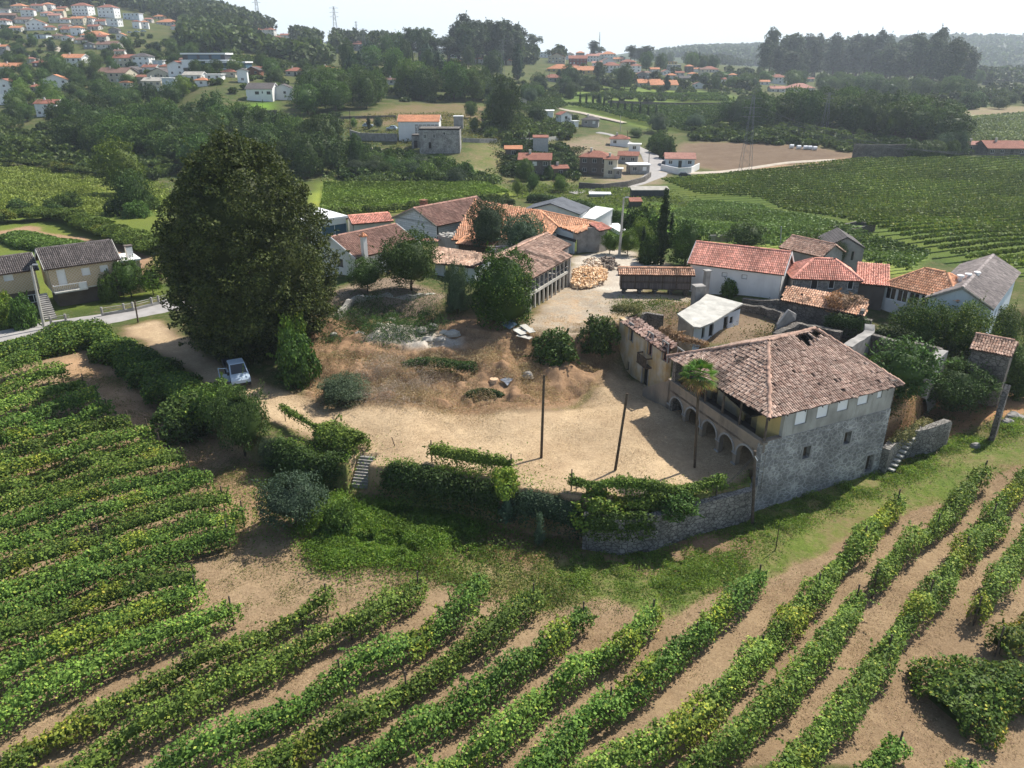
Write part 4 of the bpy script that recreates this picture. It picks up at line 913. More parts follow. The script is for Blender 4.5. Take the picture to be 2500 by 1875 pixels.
for a_, b_ in zip(piers[:-1], piers[1:]):
    l, r_ = a_ + pw / 2, b_ - pw / 2; c, rad = (l + r_) / 2, (r_ - l) / 2; rb = MB()
    for t in range(12):
        q = []
        for tt in (t, t + 1):
            th_ = PI * tt / 12
            q.append([(c + math.cos(th_) * (rad + .16), 1.15 + math.sin(th_) * (rad + .16) * .98), (c + math.cos(th_) * rad, 1.15 + math.sin(th_) * rad * .98)])
        A = [pA(*q[0][0][:1], -.05, q[0][0][1]), pA(q[1][0][0], -.05, q[1][0][1]), pA(q[1][1][0], -.05, q[1][1][1]), pA(q[0][1][0], -.05, q[0][1][1])]
        Bq = [pA(q[0][0][0], .02, q[0][0][1]), pA(q[1][0][0], .02, q[1][0][1]), pA(q[1][1][0], .02, q[1][1][1]), pA(q[0][1][0], .02, q[0][1][1])]
        rb.prism(A, Bq)
    rb.build("arch_ring", M_GREYR, man)
# veranda floor, inner walls, columns
fl = MB(); VD = 2.0
fl.box(C0, AA, LA - .35, VD + .3, ZF - .18, ZF, u0=.35, v0=-VD - .3)
fl.box(C0, AF, LF - .5, .1, ZF - .18, ZF, u0=.5, v0=.6)
fl.build("veranda_floor", M_DARKR, man)
inn = MB(); iO = pt(C0, AA, 0.6, -VD)
M_IN = plain("peeling_inner_plaster", (.36, .30, .22), .4, .9, .95, .2, col2=(.5, .36, .14), stain=.6)
aAr = AA
def pI(u, v, z): x, y = pt(C0, AA, u, -VD - v); return (x, y, z)
iops = [(2.2, 3.9, .75, 1.0), (4.4, 3.4, .9, 1.9), (6.5, 3.9, .75, 1.0), (8.8, 3.4, .9, 1.9), (11, 3.9, .75, 1.)]
bo = pt(C0, AA, LA, -VD)
panel(inn, bo, AA + PI, 0, LA - .5, ZF, ZE + .2, .25, [(LA - u, z, w, h) for u, z, w, h in iops])
lops = [(1.4, .9, 1.0, 2.0), (4.2, .9, 1.4, 2.2), (8, .9, 1.2, 2.0)]
panel(inn, bo, AA + PI, 0, LA - .5, -.6, ZF - .18, .25, lops)
inn.build("inner_wall", M_IN, man)
for u, z, w, h in iops: mkwin(man, bo, AA + PI, LA - u, z, w, h, 'o', th=.15)
for u, z, w, h in lops: mkwin(man, bo, AA + PI, u, z, w, h, 'v', th=.2, name="doorway")
sw = MB(); so_ = pt(C0, AF, USF, .05); sw.box(C0, AF, .25, 2.2, ZF, ZE + .1, u0=USF, v0=.35); sw.build("end_wall", M_YELR, man)
for u in (.12, 3.0, 5.1, 7.4, 9.8, 12.0):
    cb = MB(); b0 = pA(u, .16, ZPAR); cb.cyl(b0, (b0[0], b0[1], ZE + .02), .085, .08, 6); cb.build("column", M_WOODPOST, man)
# timber under the eaves
tb = MB(); tb.box(C0, AA, LA + .2, .14, ZE, ZE + .14, u0=0, v0=-.24); tb.build("eaves_beam", M_WOODPOST, man)
# hipped roof, tile by tile, with its hole
zr = 8.0
fr = np.array((17.75, 47.0, 5.32)); ri = np.array((29.85, 52.95 + .0, 5.32)); le = np.array((13.0, 58.75, 5.32)); ba = np.array((26.9, 65.2, 5.32))
fr = np.array((*pt(C0, AF, -.1, -.35), 5.32)); ri = np.array((*pt(C0, AF, LF + .4, -.35), 5.32)); le = np.array((*pt(C0, AA, LA + .35, .4), 5.32))
ap1 = np.array((19.75, 55.0, zr)); ap2 = np.array((24.35, 57.7, zr + .1))
hc = [V('k', x, y, zz)[:2] for x, y, zz in ((1365, 375, 7.3), (1410, 330, 7.6), (1500, 292, 7.85), (1600, 330, 7.6), (1580, 380, 7.2), (1495, 395, 7.1), (1480, 455, 6.75), (1410, 445, 6.85))]
roof = tiles("roof", [[fr, ri, ap2, ap1], [le, fr, ap1], [ba, le, ap1, ap2], [ri, ba, ap2]], man, (.36, .23, .17), (.62, .46, .36), du=.21, dv=.33, jit=.035, miss=.012, hole=hc, sag=.16, seed=5,
             caps=[(fr, ap1), (ap1, ap2), (ri, ap2), (le, ap1), (ba, ap2)], dirt=.12)
raf = MB()
for i in range(9):
    t = i / 8; b = fr * (1 - t) + ri * t; tp = ap1 * (1 - t) + ap2 * t
    raf.cyl(b + (0, 0, -.12), tp + (0, 0, -.12), .05, n=4)
raf.build("rafters", M_WOODPOST, roof)
cl = MB(); cl.prism([(*pt(C0, AF, .6, 2.2), 4.2), (*pt(C0, AF, LF - .6, .6), 4.2), (*pt(Bc, 0, -.8, -.8), 4.2), (*pt(Lc, 0, 2.2, -.4), 4.2)], [(*pt(C0, AF, .6, 2.2), 4.3), (*pt(C0, AF, LF - .6, .6), 4.3), (*pt(Bc, 0, -.8, -.8), 4.3), (*pt(Lc, 0, 2.2, -.4), 4.3)]); cl.build("attic_floor", M_DARK, man)
# outer staircase with sloping parapet at the far end of the arcade
stc = MB(); n = 12; e0 = LA + .45; e1 = e0 + 3.9
for i in range(n):
    u0 = e0 + (e1 - e0) * i / n; zt = ZF * (1 - (i + .5) / n)
    stc.box(C0, AA, (e1 - e0) / n, 1.1, -.5, zt, u0=u0, v0=-1.25)
stc.build("staircase", M_ARC, man)
pp = MB(); q = [pA(e0 - .45, .0, -.5), pA(e1 + .1, .0, -.5), pA(e1 + .1, .0, .75), pA(e0 - .45, 0, ZPAR + .02)]; q2 = [pA(e0 - .45, .15, -.5), pA(e1 + .1, .15, -.5), pA(e1 + .1, .15, .75), pA(e0 - .45, .15, ZPAR + .02)]
pp.prism(q, q2); pp.build("stair_parapet", M_ARC, man)
# ---------------------------------------------------------------- roofless ruined wing
B1 = V('k', 350, 668, 0); B2 = V('k', 200, 205, 4.95)
aW = math.atan2(B1[1] - B2[1], B1[0] - B2[0]); Wl = (B2[0], B2[1]); LW = math.hypot(B1[0] - B2[0], B1[1] - B2[1]) + 4.2
rw = empty("ruined_wing", (13, 66, 0), "roofless wing of peeling yellow plaster with a carved balcony and a strip of broken tiles", "ruin")
M_PLAS = plain("peeling_yellow_plaster", (.50, .45, .36), .4, .8, .95, .3, col2=(.46, .32, .15), stain=.75)
wo = []
kinds = []
for x, y, w, h, k in ((280, 312, .8, 1.7, 'k'), (408, 392, .85, 2.1, 'r'), (508, 442, .9, 1.7, 'r'), (612, 475, .9, 1.2, 'd'), (372, 605, 1.1, 1.9, 'd'), (255, 535, .6, 1.0, 'd'), (640, 540, .8, 1., 'd')):
    u, z = onp('k', x, y, Wl, aW); wo.append((u, z, w, h)); kinds.append(k)
ZW = 4.9
wl = MB(); panel(wl, Wl, aW, 0, LW, -1, ZW, .5, wo)
wl.build("plaster_wall", M_PLAS, rw)
for (u, z, w, h), k in zip(wo, kinds):
    mkwin(rw, Wl, aW, u, z, w, h, k, th=.22, name=None)
    if z > 1.5 or h > 1.8:
        sb = MB(); f = .13
        for x0, x1, z0, z1 in ((u - w / 2 - f, u + w / 2 + f, z + h / 2, z + h / 2 + f), (u - w / 2 - f, u - w / 2, z - h / 2, z + h / 2), (u + w / 2, u + w / 2 + f, z - h / 2, z + h / 2)): sb.box(Wl, aW, x1 - x0, .07, z0, z1, u0=x0, v0=-.04)
        sb.build("window_surround", M_GREYR, rw)
bu, bz = onp('k', 385, 525, Wl, aW); bal = MB(); bal.box(Wl, aW, 1.9, .6, bz - .05, bz + .08, u0=bu - .95, v0=-.6); bal.box(Wl, aW, 1.9, .08, bz + .85, bz + .95, u0=bu - .95, v0=-.6)
bal.box(Wl, aW, .08, .52, bz + .85, bz + .95, u0=bu - .95, v0=-.52); bal.box(Wl, aW, .08, .52, bz + .85, bz + .95, u0=bu + .87, v0=-.52)
bo_ = bal.build("balcony", M_WOODPOST, rw)
for i in range(13):
    b = MB(); x, y = pt(Wl, aW, bu - .9 + i * .15, -.56); b.cyl((x, y, bz + .08), (x, y, bz + .45), .03, .05, 5); b.cyl((x, y, bz + .45), (x, y, bz + .85), .05, .03, 5); b.build("baluster", M_WOODPOST, bo_)
e = lambda u, v, z: (*pt(Wl, aW, u, v), z)
tiles("tile_strip", [[e(1.2, -.35, ZW - .02), e(LW, -.35, ZW - .02), e(LW, .95, ZW + .45), e(1.6, .85, ZW + .42)]], rw, (.34, .20, .15), (.58, .42, .34), du=.2, dv=.36, jit=.07, miss=.06, sag=.25, seed=9, dirt=.15)
ew = MB(); Wb = pt(Wl, aW, 0, 0)
roughwall(ew, [(Wl[0] + .25, Wl[1] + .1, 4.9), (*V('k', 370, 175, 4.5)[:2], 4.5), (*V('k', 500, 180, 4.5)[:2], 4.4)], .45, amp=.15); ew.build("end_wall", M_STONED, rw)
# ---------------------------------------------------------------- kitchen block with sagging concrete roof
kt = empty("kitchen_block", (20, 72, 3), "old kitchen block with pale sagging concrete roof beside the ruined wing", "outbuilding")
zc = 4.9
A_, B_, C_, D_, E_, F_, G_ = [np.array(V('k', x, y, z)) for x, y, z in ((590, 182, 5.0), (700, 268, 4.7), (745, 275, 4.7), (835, 238, 4.9), (1035, 112, 5.1), (790, 48, 5.4), (740, 92, 5.3))]
rb = MB()
cen = (A_ + C_ + E_ + F_) / 4 + (0, 0, -.05)
ringp = [A_, B_, C_, D_, E_, F_, G_]
for i in range(7): rb.quad(ringp[i], ringp[(i + 1) % 7], cen)
for i in range(7): p, q = ringp[i], ringp[(i + 1) % 7]; rb.quad(p + (0, 0, -.16), q + (0, 0, -.16), q, p)
rb.quad(*[p + (0, 0, -.16) for p in ringp[::-1]])
rb.build("roof", M_CONCPALE, kt)
wb = MB()
def inset(p, k=.06): return p + (cen - p) * k
c_ = [inset(p)[:2] for p in (A_, B_, D_, E_, F_)]
segs = [(0, 1, M_CONC), (1, 2, M_WHITE), (2, 3, M_BLUEW), (3, 4, M_STONED), (4, 0, M_STONED)]
aK = math.atan2(c_[3][1] - c_[1][1], c_[3][0] - c_[1][0]); LK = math.hypot(c_[3][0] - c_[1][0], c_[3][1] - c_[1][1])
kops = [(*onp('k', x, y, c_[1], aK), w, h) for x, y, w, h in ((820, 290, .8, 1.4), (915, 260, .8, 1.8), (955, 225, .6, .7), (765, 310, .5, 1.2))]
kops = [(u, min(z, 4.3 - h / 2), w, h) for u, z, w, h in kops]
panel(wb, c_[1], aK, 0, LK, 1.4, 4.55, .2, kops, back=False)
wb.build("front_wall", M_BLUEW, kt)
for u, z, w, h in kops: mkwin(kt, c_[1], aK, u, z, w, h, 'd' if h > 1 else 'k', th=.15)
wb = MB()
for i, j in ((0, 1), (3, 4), (4, 0)):
    a_ = math.atan2(c_[j][1] - c_[i][1], c_[j][0] - c_[i][0]); panel(wb, c_[i], a_, 0, math.hypot(c_[j][0] - c_[i][0], c_[j][1] - c_[i][1]), 1.4, 4.75, .2, (), back=False)
wb.build("side_wall", M_CONC, kt)
b0 = V('i', 1575, 1100, 4.6); ch = MB(); ch.box(b0, .2, 1.05, .95, 2.6, 6.15); ch.box(b0, .2, 1.2, 1.1, 6.15, 6.3, u0=-.07, v0=-.07); ch.build("chimney", M_CONC, kt)
b0 = V('i', 1655, 1035, 4.8); ch = MB(); ch.box(b0, .3, .55, .5, 3.5, 7.3); ch.box(b0, .3, .75, .7, 7.3, 7.42, u0=-.1, v0=-.1); ch.build("chimney", M_CONC, kt)
# ---------------------------------------------------------------- broken enclosure walls round the ruins
def wallthing(label, pts, th, mat, amp=.2, seed=1, name="stone_wall", cat="wall", zb=None, group=None):
    mb = MB(); roughwall(mb, pts, th, amp=amp, seed=seed, zb=zb); P_ = np.array(pts).mean(0)
    o = mb.build(name, mat); o.location = (P_[0], P_[1], gz(P_[0], P_[1])); 
    n = len(o.data.vertices); v = np.zeros(n * 3); o.data.vertices.foreach_get("co", v); v = v.reshape(-1, 3) - np.array(o.location[:]); o.data.vertices.foreach_set("co", v.ravel())
    return tag(o, label, cat, group)
wallthing("tall dark rubble wall below the orange-tiled lean-to and white gabled house", [V('k', 1035, 75, 4.1), V('k', 1285, 95, 4.4), V('k', 1500, 130, 4.4), V('k', 1740, 190, 4.3), V('k', 1905, 225, 4.2)], .6, M_STONED, .15, 2)
wallthing("low brown earth-topped wall between the kitchen block and the pointed gable", [V('k', 1000, 105, 3.9), V('k', 1150, 130, 3.9), V('k', 1310, 172, 3.8), V('k', 1265, 300, 3.2)], .55, M_STONED, .15, 3)
wallthing("ruined wall top running behind the manor roof towards the brambles", [V('k', 1260, 310, 3.4), V('k', 1400, 250, 3.6), V('k', 1560, 270, 3.4), V('k', 1700, 310, 3.3)], .7, M_STONED, .2, 4)
wallthing("broad ruined wall topped with dry grass right of the roof's ridge", [V('k', 1740, 395, 3.9), V('k', 1890, 300, 3.9), V('k', 1890, 255, 4.3)], .9, M_CONC, .12, 5)
wallthing("long mossy wall crossing behind the shrub at the manor's right", [V('k', 1890, 310, 3.9), V('s', 800, 130, 3.8), V('s', 1240, 205, 3.8), V('s', 1330, 225, 3.8)], .55, M_STONED, .15, 6)
wallthing("stub of grey wall coming forward between shrub and green tree", [V('s', 1340, 230, 3.8), V('s', 1180, 370, 3.6)], .9, M_CONC, .1, 7)
wallthing("tall free-standing wall stub standing at the right above the boulders", [V('s', 2040, 620, 3.0), V('s', 1995, 740, 2.2), V('s', 1925, 970, .5)], .4, M_STONED, .3, 8)
gb = MB(); g0, g1, gt = V('k', 1262, 300, 3.2), V('k', 1390, 225, 3.6), V('k', 1345, 158, 5.2)
gb.prism([g0, g1, (g1[0], g1[1], 4.2), gt, (g0[0], g0[1], 3.9)], [(x, y + .4, z) for x, y, z in (g0, g1, (g1[0], g1[1], 4.2), gt, (g0[0], g0[1], 3.9))]); gbo = gb.build("ruined_gable", M_GREYR)
tag(gbo, "pointed grey gable fragment rising from the ruins", "ruin")
# boundary retaining wall
T1 = [V('f', 1262, 1108, 0.05), V('f', 1345, 1120, .05), V('f', 1412, 1112, .1), V('f', 1500, 1087, .1), V('f', 1618, 1058, .15), (17.3, 47.0, .15)]
wallthing("long granite retaining wall with pale coping at the yard's front right", T1, .55, M_STONEW, .06, 12, zb=-4)
T2 = [(29.4, 52.75, -.1), V('s', 940, 1115, .15), V('s', 1240, 1045, .5), V('s', 1375, 1005, .55), V('s', 1395, 1020, .1)]
wallthing("rough granite retaining wall with steps set in it, right of the manor", T2, .6, M_STONEW, .2, 13, zb=-4)
# cantilevered steps up that wall
aS = math.atan2(T2[1][1] - T2[0][1], T2[1][0] - T2[0][0]); sr = empty("wall_steps", (30.5, 53.3, -2), "flight of small stone steps jutting from the wall right of the manor", "steps")
for i in range(8):
    x, y = pt(T2[0], aS, .45 + i * .42, -.3); zz = -1.95 + i * .25
    b = MB(); b.box((x, y), aS, .36, .5, zz - .12, zz, u0=0, v0=-.48); b.build("step", M_CONCPALE, sr)
# ---------------------------------------------------------------- farm buildings behind the yard
TK = dict(du=.22, dv=.34, jit=.008)
# beige tiled house at the left
O, a, L = he('g', 370, 675, 'g', 1015, 585, 5.2)
RP = pt(O, a, L)
M_BEIGE, nt, b = nmat("beige_wall_tiles"); uv = N(nt, "TexCoord").outputs["UV"]; mp = N(nt, "Mapping"); mp.inputs["Rotation"].default_value = (0, 0, math.radians(45)); nt.links.new(uv, mp.inputs[0])
br = N(nt, "TexBrick", offset=0.); nt.links.new(mp.outputs[0], br.inputs[0])
for k, v in (("Scale", 1.), ("Mortar Size", .016), ("Brick Width", .26), ("Row Height", .26)): br.inputs[k].default_value = v
br.inputs["Color1"].default_value = (.50, .38, .23, 1); br.inputs["Color2"].default_value = (.46, .345, .21, 1); br.inputs["Mortar"].default_value = (.62, .56, .46, 1)
nt.links.new(br.outputs[0], b.inputs["Base Color"]); b.inputs["Roughness"].default_value = .6
Hb = house("two-storey beige tiled house with dark grey roof beside the road at the left", "house", O, a, L, 5.6, 2.2, 2.9, 'u', 1.7, rc='g', wm=M_BEIGE, tk=TK, trim=M_PALE, ov=.35, sunk=.0,
      wins=[W_('F', O, a, 'g', 522, 750, .95, 1.9, 's', 'door'), W_('F', O, a, 'g', 725, 702, .95, .95, 's'), W_('F', O, a, 'g', 878, 675, .95, .85, 's'), ('L', 3.2, 3.9, .8, .9, 's')])
gf = MB(); gq = [pt(O, a, u, v) for u, v in ((.5, .7), (L - .1, .7), (L - .1, 5.2), (.5, 5.2))]; gf.prism([(x, y, -1) for x, y in gq], [(x, y, 2.2) for x, y in gq]); gf.build("ground_floor", M_DARKR, Hb)
sl_ = MB(); sl_.box(O, a, L, 5.6, 2.05, 2.2); sl_.box(O, a, 3.6, .9, 2.05, 2.2, u0=.1, v0=-.9); sl_.build("floor_slab", M_PALE, Hb)
rl = MB(); rl.box(O, a, 3.6, .06, 2.95, 3.05, u0=.1, v0=-.9); rl.box(O, a, .06, .84, 2.95, 3.05, u0=.1, v0=-.84); rl.box(O, a, .1, .1, 2.2, 2.95, u0=3.6, v0=-.9); rl.box(O, a, .9, .06, 2.2, 2.95, u0=2.8, v0=-.9)
for i in range(14): rl.box(O, a, .03, .03, 2.2, 2.95, u0=.12 + i * .2, v0=-.88)
rl.build("balcony_railing", M_WHITE, Hb)
dp = MB(); dp.cyl((*pt(O, a, L - .1, -.08), -.2), (*pt(O, a, L - .1, -.08), 5.0), .05, n=6); dp.build("downpipe", M_DKMET, Hb)
sO = pt(O, a, -1.9, -.4); stb = MB()
for i in range(13): x, y = pt(sO, a - PI / 2, 0.3 * i, 0); stb.box((x, y), a, 1.25, .3, -.2, 2.2 - i * .17)
stb.build("staircase", M_CONC, Hb)
O2, a2, L2 = he('g', 45, 708, 'g', 292, 672, 4.75)
wg = house("lower left wing of the beige house with satellite dish and garage window", "house", pt(O2, a, -1.2), a, L2 + 1.6, 5.2, 2.0, 2.6, 'u', 1.3, rc='g', wm=M_BEIGE, tk=TK, trim=M_PALE, sunk=0, wins=[W_('F', O2, a, 'g', 168, 740, 1.0, .8, 's')])
gf = MB(); gq = [pt(O2, a, u, v) for u, v in ((-1.2, .3), (L2 + .3, .3), (L2 + .3, 5), (-1.2, 5))]; gf.prism([(x, y, -1) for x, y in gq], [(x, y, 2.0) for x, y in gq]); gf.build("ground_floor", M_DARKR, wg)
mkwin(wg, pt(O2, a, 0, .25), a, 1.9, 1.0, 1.2, 1.0, 'w', th=-.02)
dsh = MB(); dc = np.array((*pt(O2, a, -.6, 3), 5.9)); dsh.cyl(dc, dc + (.0, -.12, .06), .32, .42, 14); dsh.cyl(dc + (0, .0, -.7), dc, .03, n=5); dsh.build("satellite_dish", M_WHITE2, wg)
O3 = pt(O, a, L + .1, .5)
ax = house("small flat-roofed annex with white chimney at the beige house's right end", "annex", O3, a, 2.6, 4.2, 0, 4.4, 'f', wm=M_BEIGE, rm=M_WHITE, ov=.15, par=.2, sunk=1, wins=())
cb = MB(); cb.box(O3, a, .75, .75, 4.6, 5.9, u0=1.5, v0=1.2); cb.build("chimney", M_WHITE, ax); cb = MB(); cb.box(O3, a, .95, .95, 6.05, 6.13, u0=1.4, v0=1.1)
for s, t in ((1.55, 1.25), (2.12, 1.25), (1.55, 1.82), (2.12, 1.82)): cb.box(O3, a, .08, .08, 5.9, 6.05, u0=s, v0=t)
cb.build("chimney_cap", M_DARKR, ax)
# brown-roofed house with the clay-topped chimney
O, a, L = he('h', 580, 655, 'h', 1130, 528, 6.6); D = 8.2
Lo, La = pt(O, a, 0, D), a - PI / 2
h1 = house("white house with big red-brown roof and white chimney capped in orange clay", "house", O, a, L, D, 4, 2.55, 'u', 1.75, rc='b', wm=M_WHITE, tk=dict(du=.24, dv=.33, jit=.004), trim=M_WHITE, wins=[('L', onp('h', 452, 718, Lo, La)[0], 5.35, 1.15, 1.05, 'k')])
cp_ = V('h', 657, 610, 7.0); cb = MB(); cb.box(cp_, a, .55, .55, 6.2, 8.9, u0=-.27, v0=-.27); c1 = cb.build("chimney", M_WHITE, h1)
cb = MB(); cb.cyl((cp_[0], cp_[1], 8.9), (cp_[0], cp_[1], 9.05), .55, .55, 4); cb.cyl((cp_[0], cp_[1], 9.05), (cp_[0], cp_[1], 9.4), .42, .06, 6); cb.build("chimney_cap", M_ROOFO, c1)
# white-block gabled house behind
O, a, L = he('h', 885, 300, 'h', 1265, 372, 6.0)
M_BLOCK, nt, b = nmat("white_block_wall"); uv = N(nt, "TexCoord").outputs["UV"]; br = N(nt, "TexBrick"); nt.links.new(uv, br.inputs[0])
for k, v in (("Scale", 1.), ("Mortar Size", .025), ("Brick Width", 1.0), ("Row Height", .33)): br.inputs[k].default_value = v
br.inputs["Color1"].default_value = (.62, .62, .62, 1); br.inputs["Color2"].default_value = (.50, .51, .52, 1); br.inputs["Mortar"].default_value = (.36, .36, .36, 1); nt.links.new(br.outputs[0], b.inputs["Base Color"])
h2 = house("brown-roofed house with white block gable wall and stout brick chimney", "house", O, a, L, 13, 1.5, 4.2, 'v', 1.9, rc='b', wm=M_BLOCK, tk=dict(du=.26, dv=.38, jit=.004), trim=M_PALE, wins=[('F', L * .52, 6.2, .4, .6, 'k')])
cq = V('h', 1160, 275, 6.6); cb = MB(); cb.box(cq, a, .95, .8, 5.5, 8.3, u0=-.5, v0=-.4); cb.box(cq, a, 1.1, .95, 8.45, 8.55, u0=-.57, v0=-.47); cb.build("chimney", M_BRICK, h2)
# small pink-roof piece and white flat modern house behind the big tree
house("low pink-tiled roof between the big brown roof and the block gable", "outbuilding", V('h', 560, 330, 5.2), math.radians(25), 6, 4, 1.5, 3, 'u', .8, rc='p', wm=M_PALE, tk=dict(du=.26, dv=.36))
Om, am, Lm = he('h', 330, 375, 'h', 535, 345, 4.8, 0)
hm = house("white flat-roofed modern house half hidden behind the giant tree", "house", (Om[0] - 3, Om[1] - 1.4), am, Lm + 3, 9, 1.0, 4.2, 'f', wm=M_WHITE2, rm=M_WHITE2, ov=.25, par=.35, wins=[('F', Lm * .75 + 2, 3.6, 4.5, 1.6, 'b')])
# orange roofed farm complex
FZ_ = 3.6
fc = empty("farm_complex", (0, 102, FZ_), "long farmhouse under joined orange roofs behind the gallery barn", "farmhouse")
p1, p2 = np.array(V('h', 1580, 228, 7.9)), np.array(V('i', 270, 328, 7.9)); e1, e2 = np.array(V('h', 1388, 510, 5.5)), np.array(V('i', 345, 560, 5.5))
r1, r2, r3 = np.array(V('i', 425, 463, 6.6)), np.array(V('i', 585, 520, 6.4)), np.array(V('i', 792, 440, 7.0))
bq = p1 + (p1 - e1) * (.5, .5, 0) + (0, 0, -1.2); bq2 = p2 + (p1 - e1) * (.5, .5, 0) + (0, 0, -1.2)
rf = tiles("roof", [[e1, e2, p2, p1], [p1, p2, bq2, bq], [e2, r1, p2], [r1, r2, r3], [r1, r3, p2]], fc, *RC['o'], du=.26, dv=.36, jit=.006, seed=31, caps=[(p1, p2), (e2, p2), (p2, r3), (r1, p2)], dirt=.05)
wb = MB()
def wseg(mb, p, q, zb, zt, th=.3, ops=()):
    a_ = math.atan2(q[1] - p[1], q[0] - p[0]); panel(mb, p, a_, 0, math.hypot(q[0] - p[0], q[1] - p[1]), zb, zt, th, ops, back=True)
i1 = lambda p, k=.06: p[:2] + (np.array((p1 + p2)[:2]) / 2 - p[:2]) * k
wseg(wb, i1(e1), i1(e2), 1.5, 5.5); wseg(wb, i1(e2), i1(r1, .03), 1.5, 5.7)
wseg(wb, i1(bq, .1), i1(e1), 1.5, 5.6)
wb.build("farmhouse_wall", M_PALE, fc)
wb = MB(); wseg(wb, i1(r1, .04), i1(r2, .05), 2.5, 6.3); wb.build("white_wall", M_BLUEW, fc)
bw = MB(); bw.box(i1(r1, .01), math.atan2((r2 - r1)[1], (r2 - r1)[0]), np.linalg.norm((r2 - r1)[:2]), .1, 5.2, 5.6, v0=-.15); bw.build("gutter_band", M_DKMET, fc)
tw = MB(); a_ = i1(r2, .05); b_ = V('i', 640, 780, 3.7)[:2]; b_ = pt(a_, math.radians(24), 2.2); c_2 = pt(a_, math.radians(24), 3.6, -.9); d_2 = pt(a_, math.radians(24), 5.2, -.2)
wseg(tw, a_, b_, 2.5, 6.5, ops=[(.4, 4.3, .7, 2.2)]); wseg(tw, b_, c_2, 2.5, 6.9); wseg(tw, c_2, d_2, 2.5, 6.6); wseg(tw, d_2, i1(r3, .02), 2.5, 6.6)
tw.build("end_wall", M_CONC, fc)
tiles("porch_roof", [[(*pt(a_, .42, 3.2, -1.5), 6.6), (*pt(a_, .42, 5.6, -.6), 6.6), (*pt(a_, .42, 5.0, 1.3), 7.2), (*pt(a_, .42, 2.8, .8), 7.2)]], fc, *RC['p'], du=.24, dv=.34, seed=33)
# small timber barn under the lower orange slope, concrete tank shed, old lean-to with wavy tiles
O, a, L = he('h', 1440, 530, 'h', 1715, 560, 5.4, .1)
house("small timber-boarded loft under the lower orange roof slope", "shed", O, a, L, 2.5, 3.6, 1.7, 'p', .5, rc='o', wm=M_WOODPOST, tk=dict(du=.26, dv=.36, jit=.01), wins=())
O, a, L = he('h', 1275, 465, 'h', 1440, 500, 5.5, 0)
sb = house("bare concrete box shed with rubble on its flat roof", "shed", O, a, L, 2.6, 3.5, 1.9, 'f', wm=M_GREYR, rm=M_CONC, ov=.1, par=.12)
rbm = MB(); rg = np.random.default_rng(4)
for i in range(30): x, y = pt(O, a, rg.random() * L, rg.random() * 2.4); rbm.box((x, y), rg.random() * 3, .3 + .3 * rg.random(), .25, 5.5, 5.62 + .2 * rg.random())
tag(rbm.build("rubble_pile", M_CONCPALE), "heap of broken pale slabs lying on the concrete box shed", "rubble", kind="stuff")
w1, w2, w3, w4 = V('h', 1225, 700, 5.6), V('h', 1600, 742, 5.6), V('h', 1745, 625, 6.3), V('h', 1235, 567, 6.3)
lt = empty("lean_to_barn", (w1[0] + 4, w1[1] + 2, 4), "old lean-to barn with wavy weathered tiles behind the fig tree", "barn")
tiles("roof", [[w1, w2, w3, w4]], lt, (.42, .26, .18), (.64, .46, .34), du=.24, dv=.36, jit=.03, sag=.3, seed=35, dirt=.1)
wb = MB(); wseg(wb, np.array(w1[:2]) + (.3, .3), np.array(w2[:2]) + (-.2, .3), 3, 5.55, ops=[(1.8, 4.6, 1.0, 1.8), (3.6, 4.8, .9, 1.2)]); wseg(wb, np.array(w2[:2]) + (-.2, .3), np.array(w3[:2]) + (-.2, -.2), 3, 5.8); wb.build("wall", M_BLUEW, lt)
sd = MB(); s0 = V('h', 1130, 510, 5.0); sd.box(s0, math.radians(-15), 2.4, 1.6, 5.0, 5.06); sdo = sd.build("canopy", M_ROOFP); tag(sdo, "thin faded pink canopy left of the concrete box shed", "canopy")
rs = MB(); q0 = V('h', 1710, 605, 5.9)
for i, (u, v, z) in enumerate(((0, 0, 0), (.4, .6, .15), (1.2, .2, .1), (.2, 1.1, .3), (1.4, .9, .25))): rs.box((q0[0] + u, q0[1] + v), -.2 + .15 * i, 2.2, .75, 5.9 + z, 5.93 + z)
tag(rs.build("corrugated_sheets", plain("rusty_white_sheet", (.62, .58, .56), .3, 2, .6, .1, col2=(.30, .09, .06))), "loose rusty white corrugated sheets patching a roof beside the olive bush", "roof sheets")
# ---------------------------------------------------------------- gallery barn (two storeys of posts)
GE = V('i', 205, 888, 7.2); GF = V('i', 525, 705, 7.2); GR = V('i', 400, 500, 8.7); GN = V('h', 1850, 672, 8.7)
aG = math.atan2(GF[1] - GE[1], GF[0] - GE[0]); LG = math.hypot(GF[0] - GE[0], GF[1] - GE[1]); gb_ = empty("gallery_barn", (*pt(GE, aG, LG / 2, 2), 3.6), "long barn with open two-storey concrete gallery and worn clay roof", "barn")
gq = [pt(GE, aG, u, v) for u, v in ((0, 0), (LG, 0), (LG + 3.4, 0), (LG + 3.4, 4.6), (0, 4.6))]
g_ = lambda u, v, z: (*pt(GE, aG, u, v), z)
tiles("roof", [[g_(-.4, -.3, 7.15), g_(LG, -.3, 7.15), g_(LG, 4.3, 8.75), g_(-.4, 4.3, 8.75)], [g_(LG - .02, 1.2, 7.62), g_(LG + 3.4, 1.2, 7.62), g_(LG + 3.4, 4.3, 8.7), g_(LG - .02, 4.3, 8.7)], [g_(LG + 3.4, 7, 7.6), g_(-.4, 7, 7.6), g_(-.4, 4.3, 8.75), g_(LG + 3.4, 4.3, 8.7)]], gb_, (.38, .24, .175), (.60, .43, .33), du=.21, dv=.34, jit=.02, sag=.12, seed=41, caps=[(g_(-.4, 4.3, 8.8), g_(LG + 3.4, 4.3, 8.75))], dirt=.22, miss=.004)
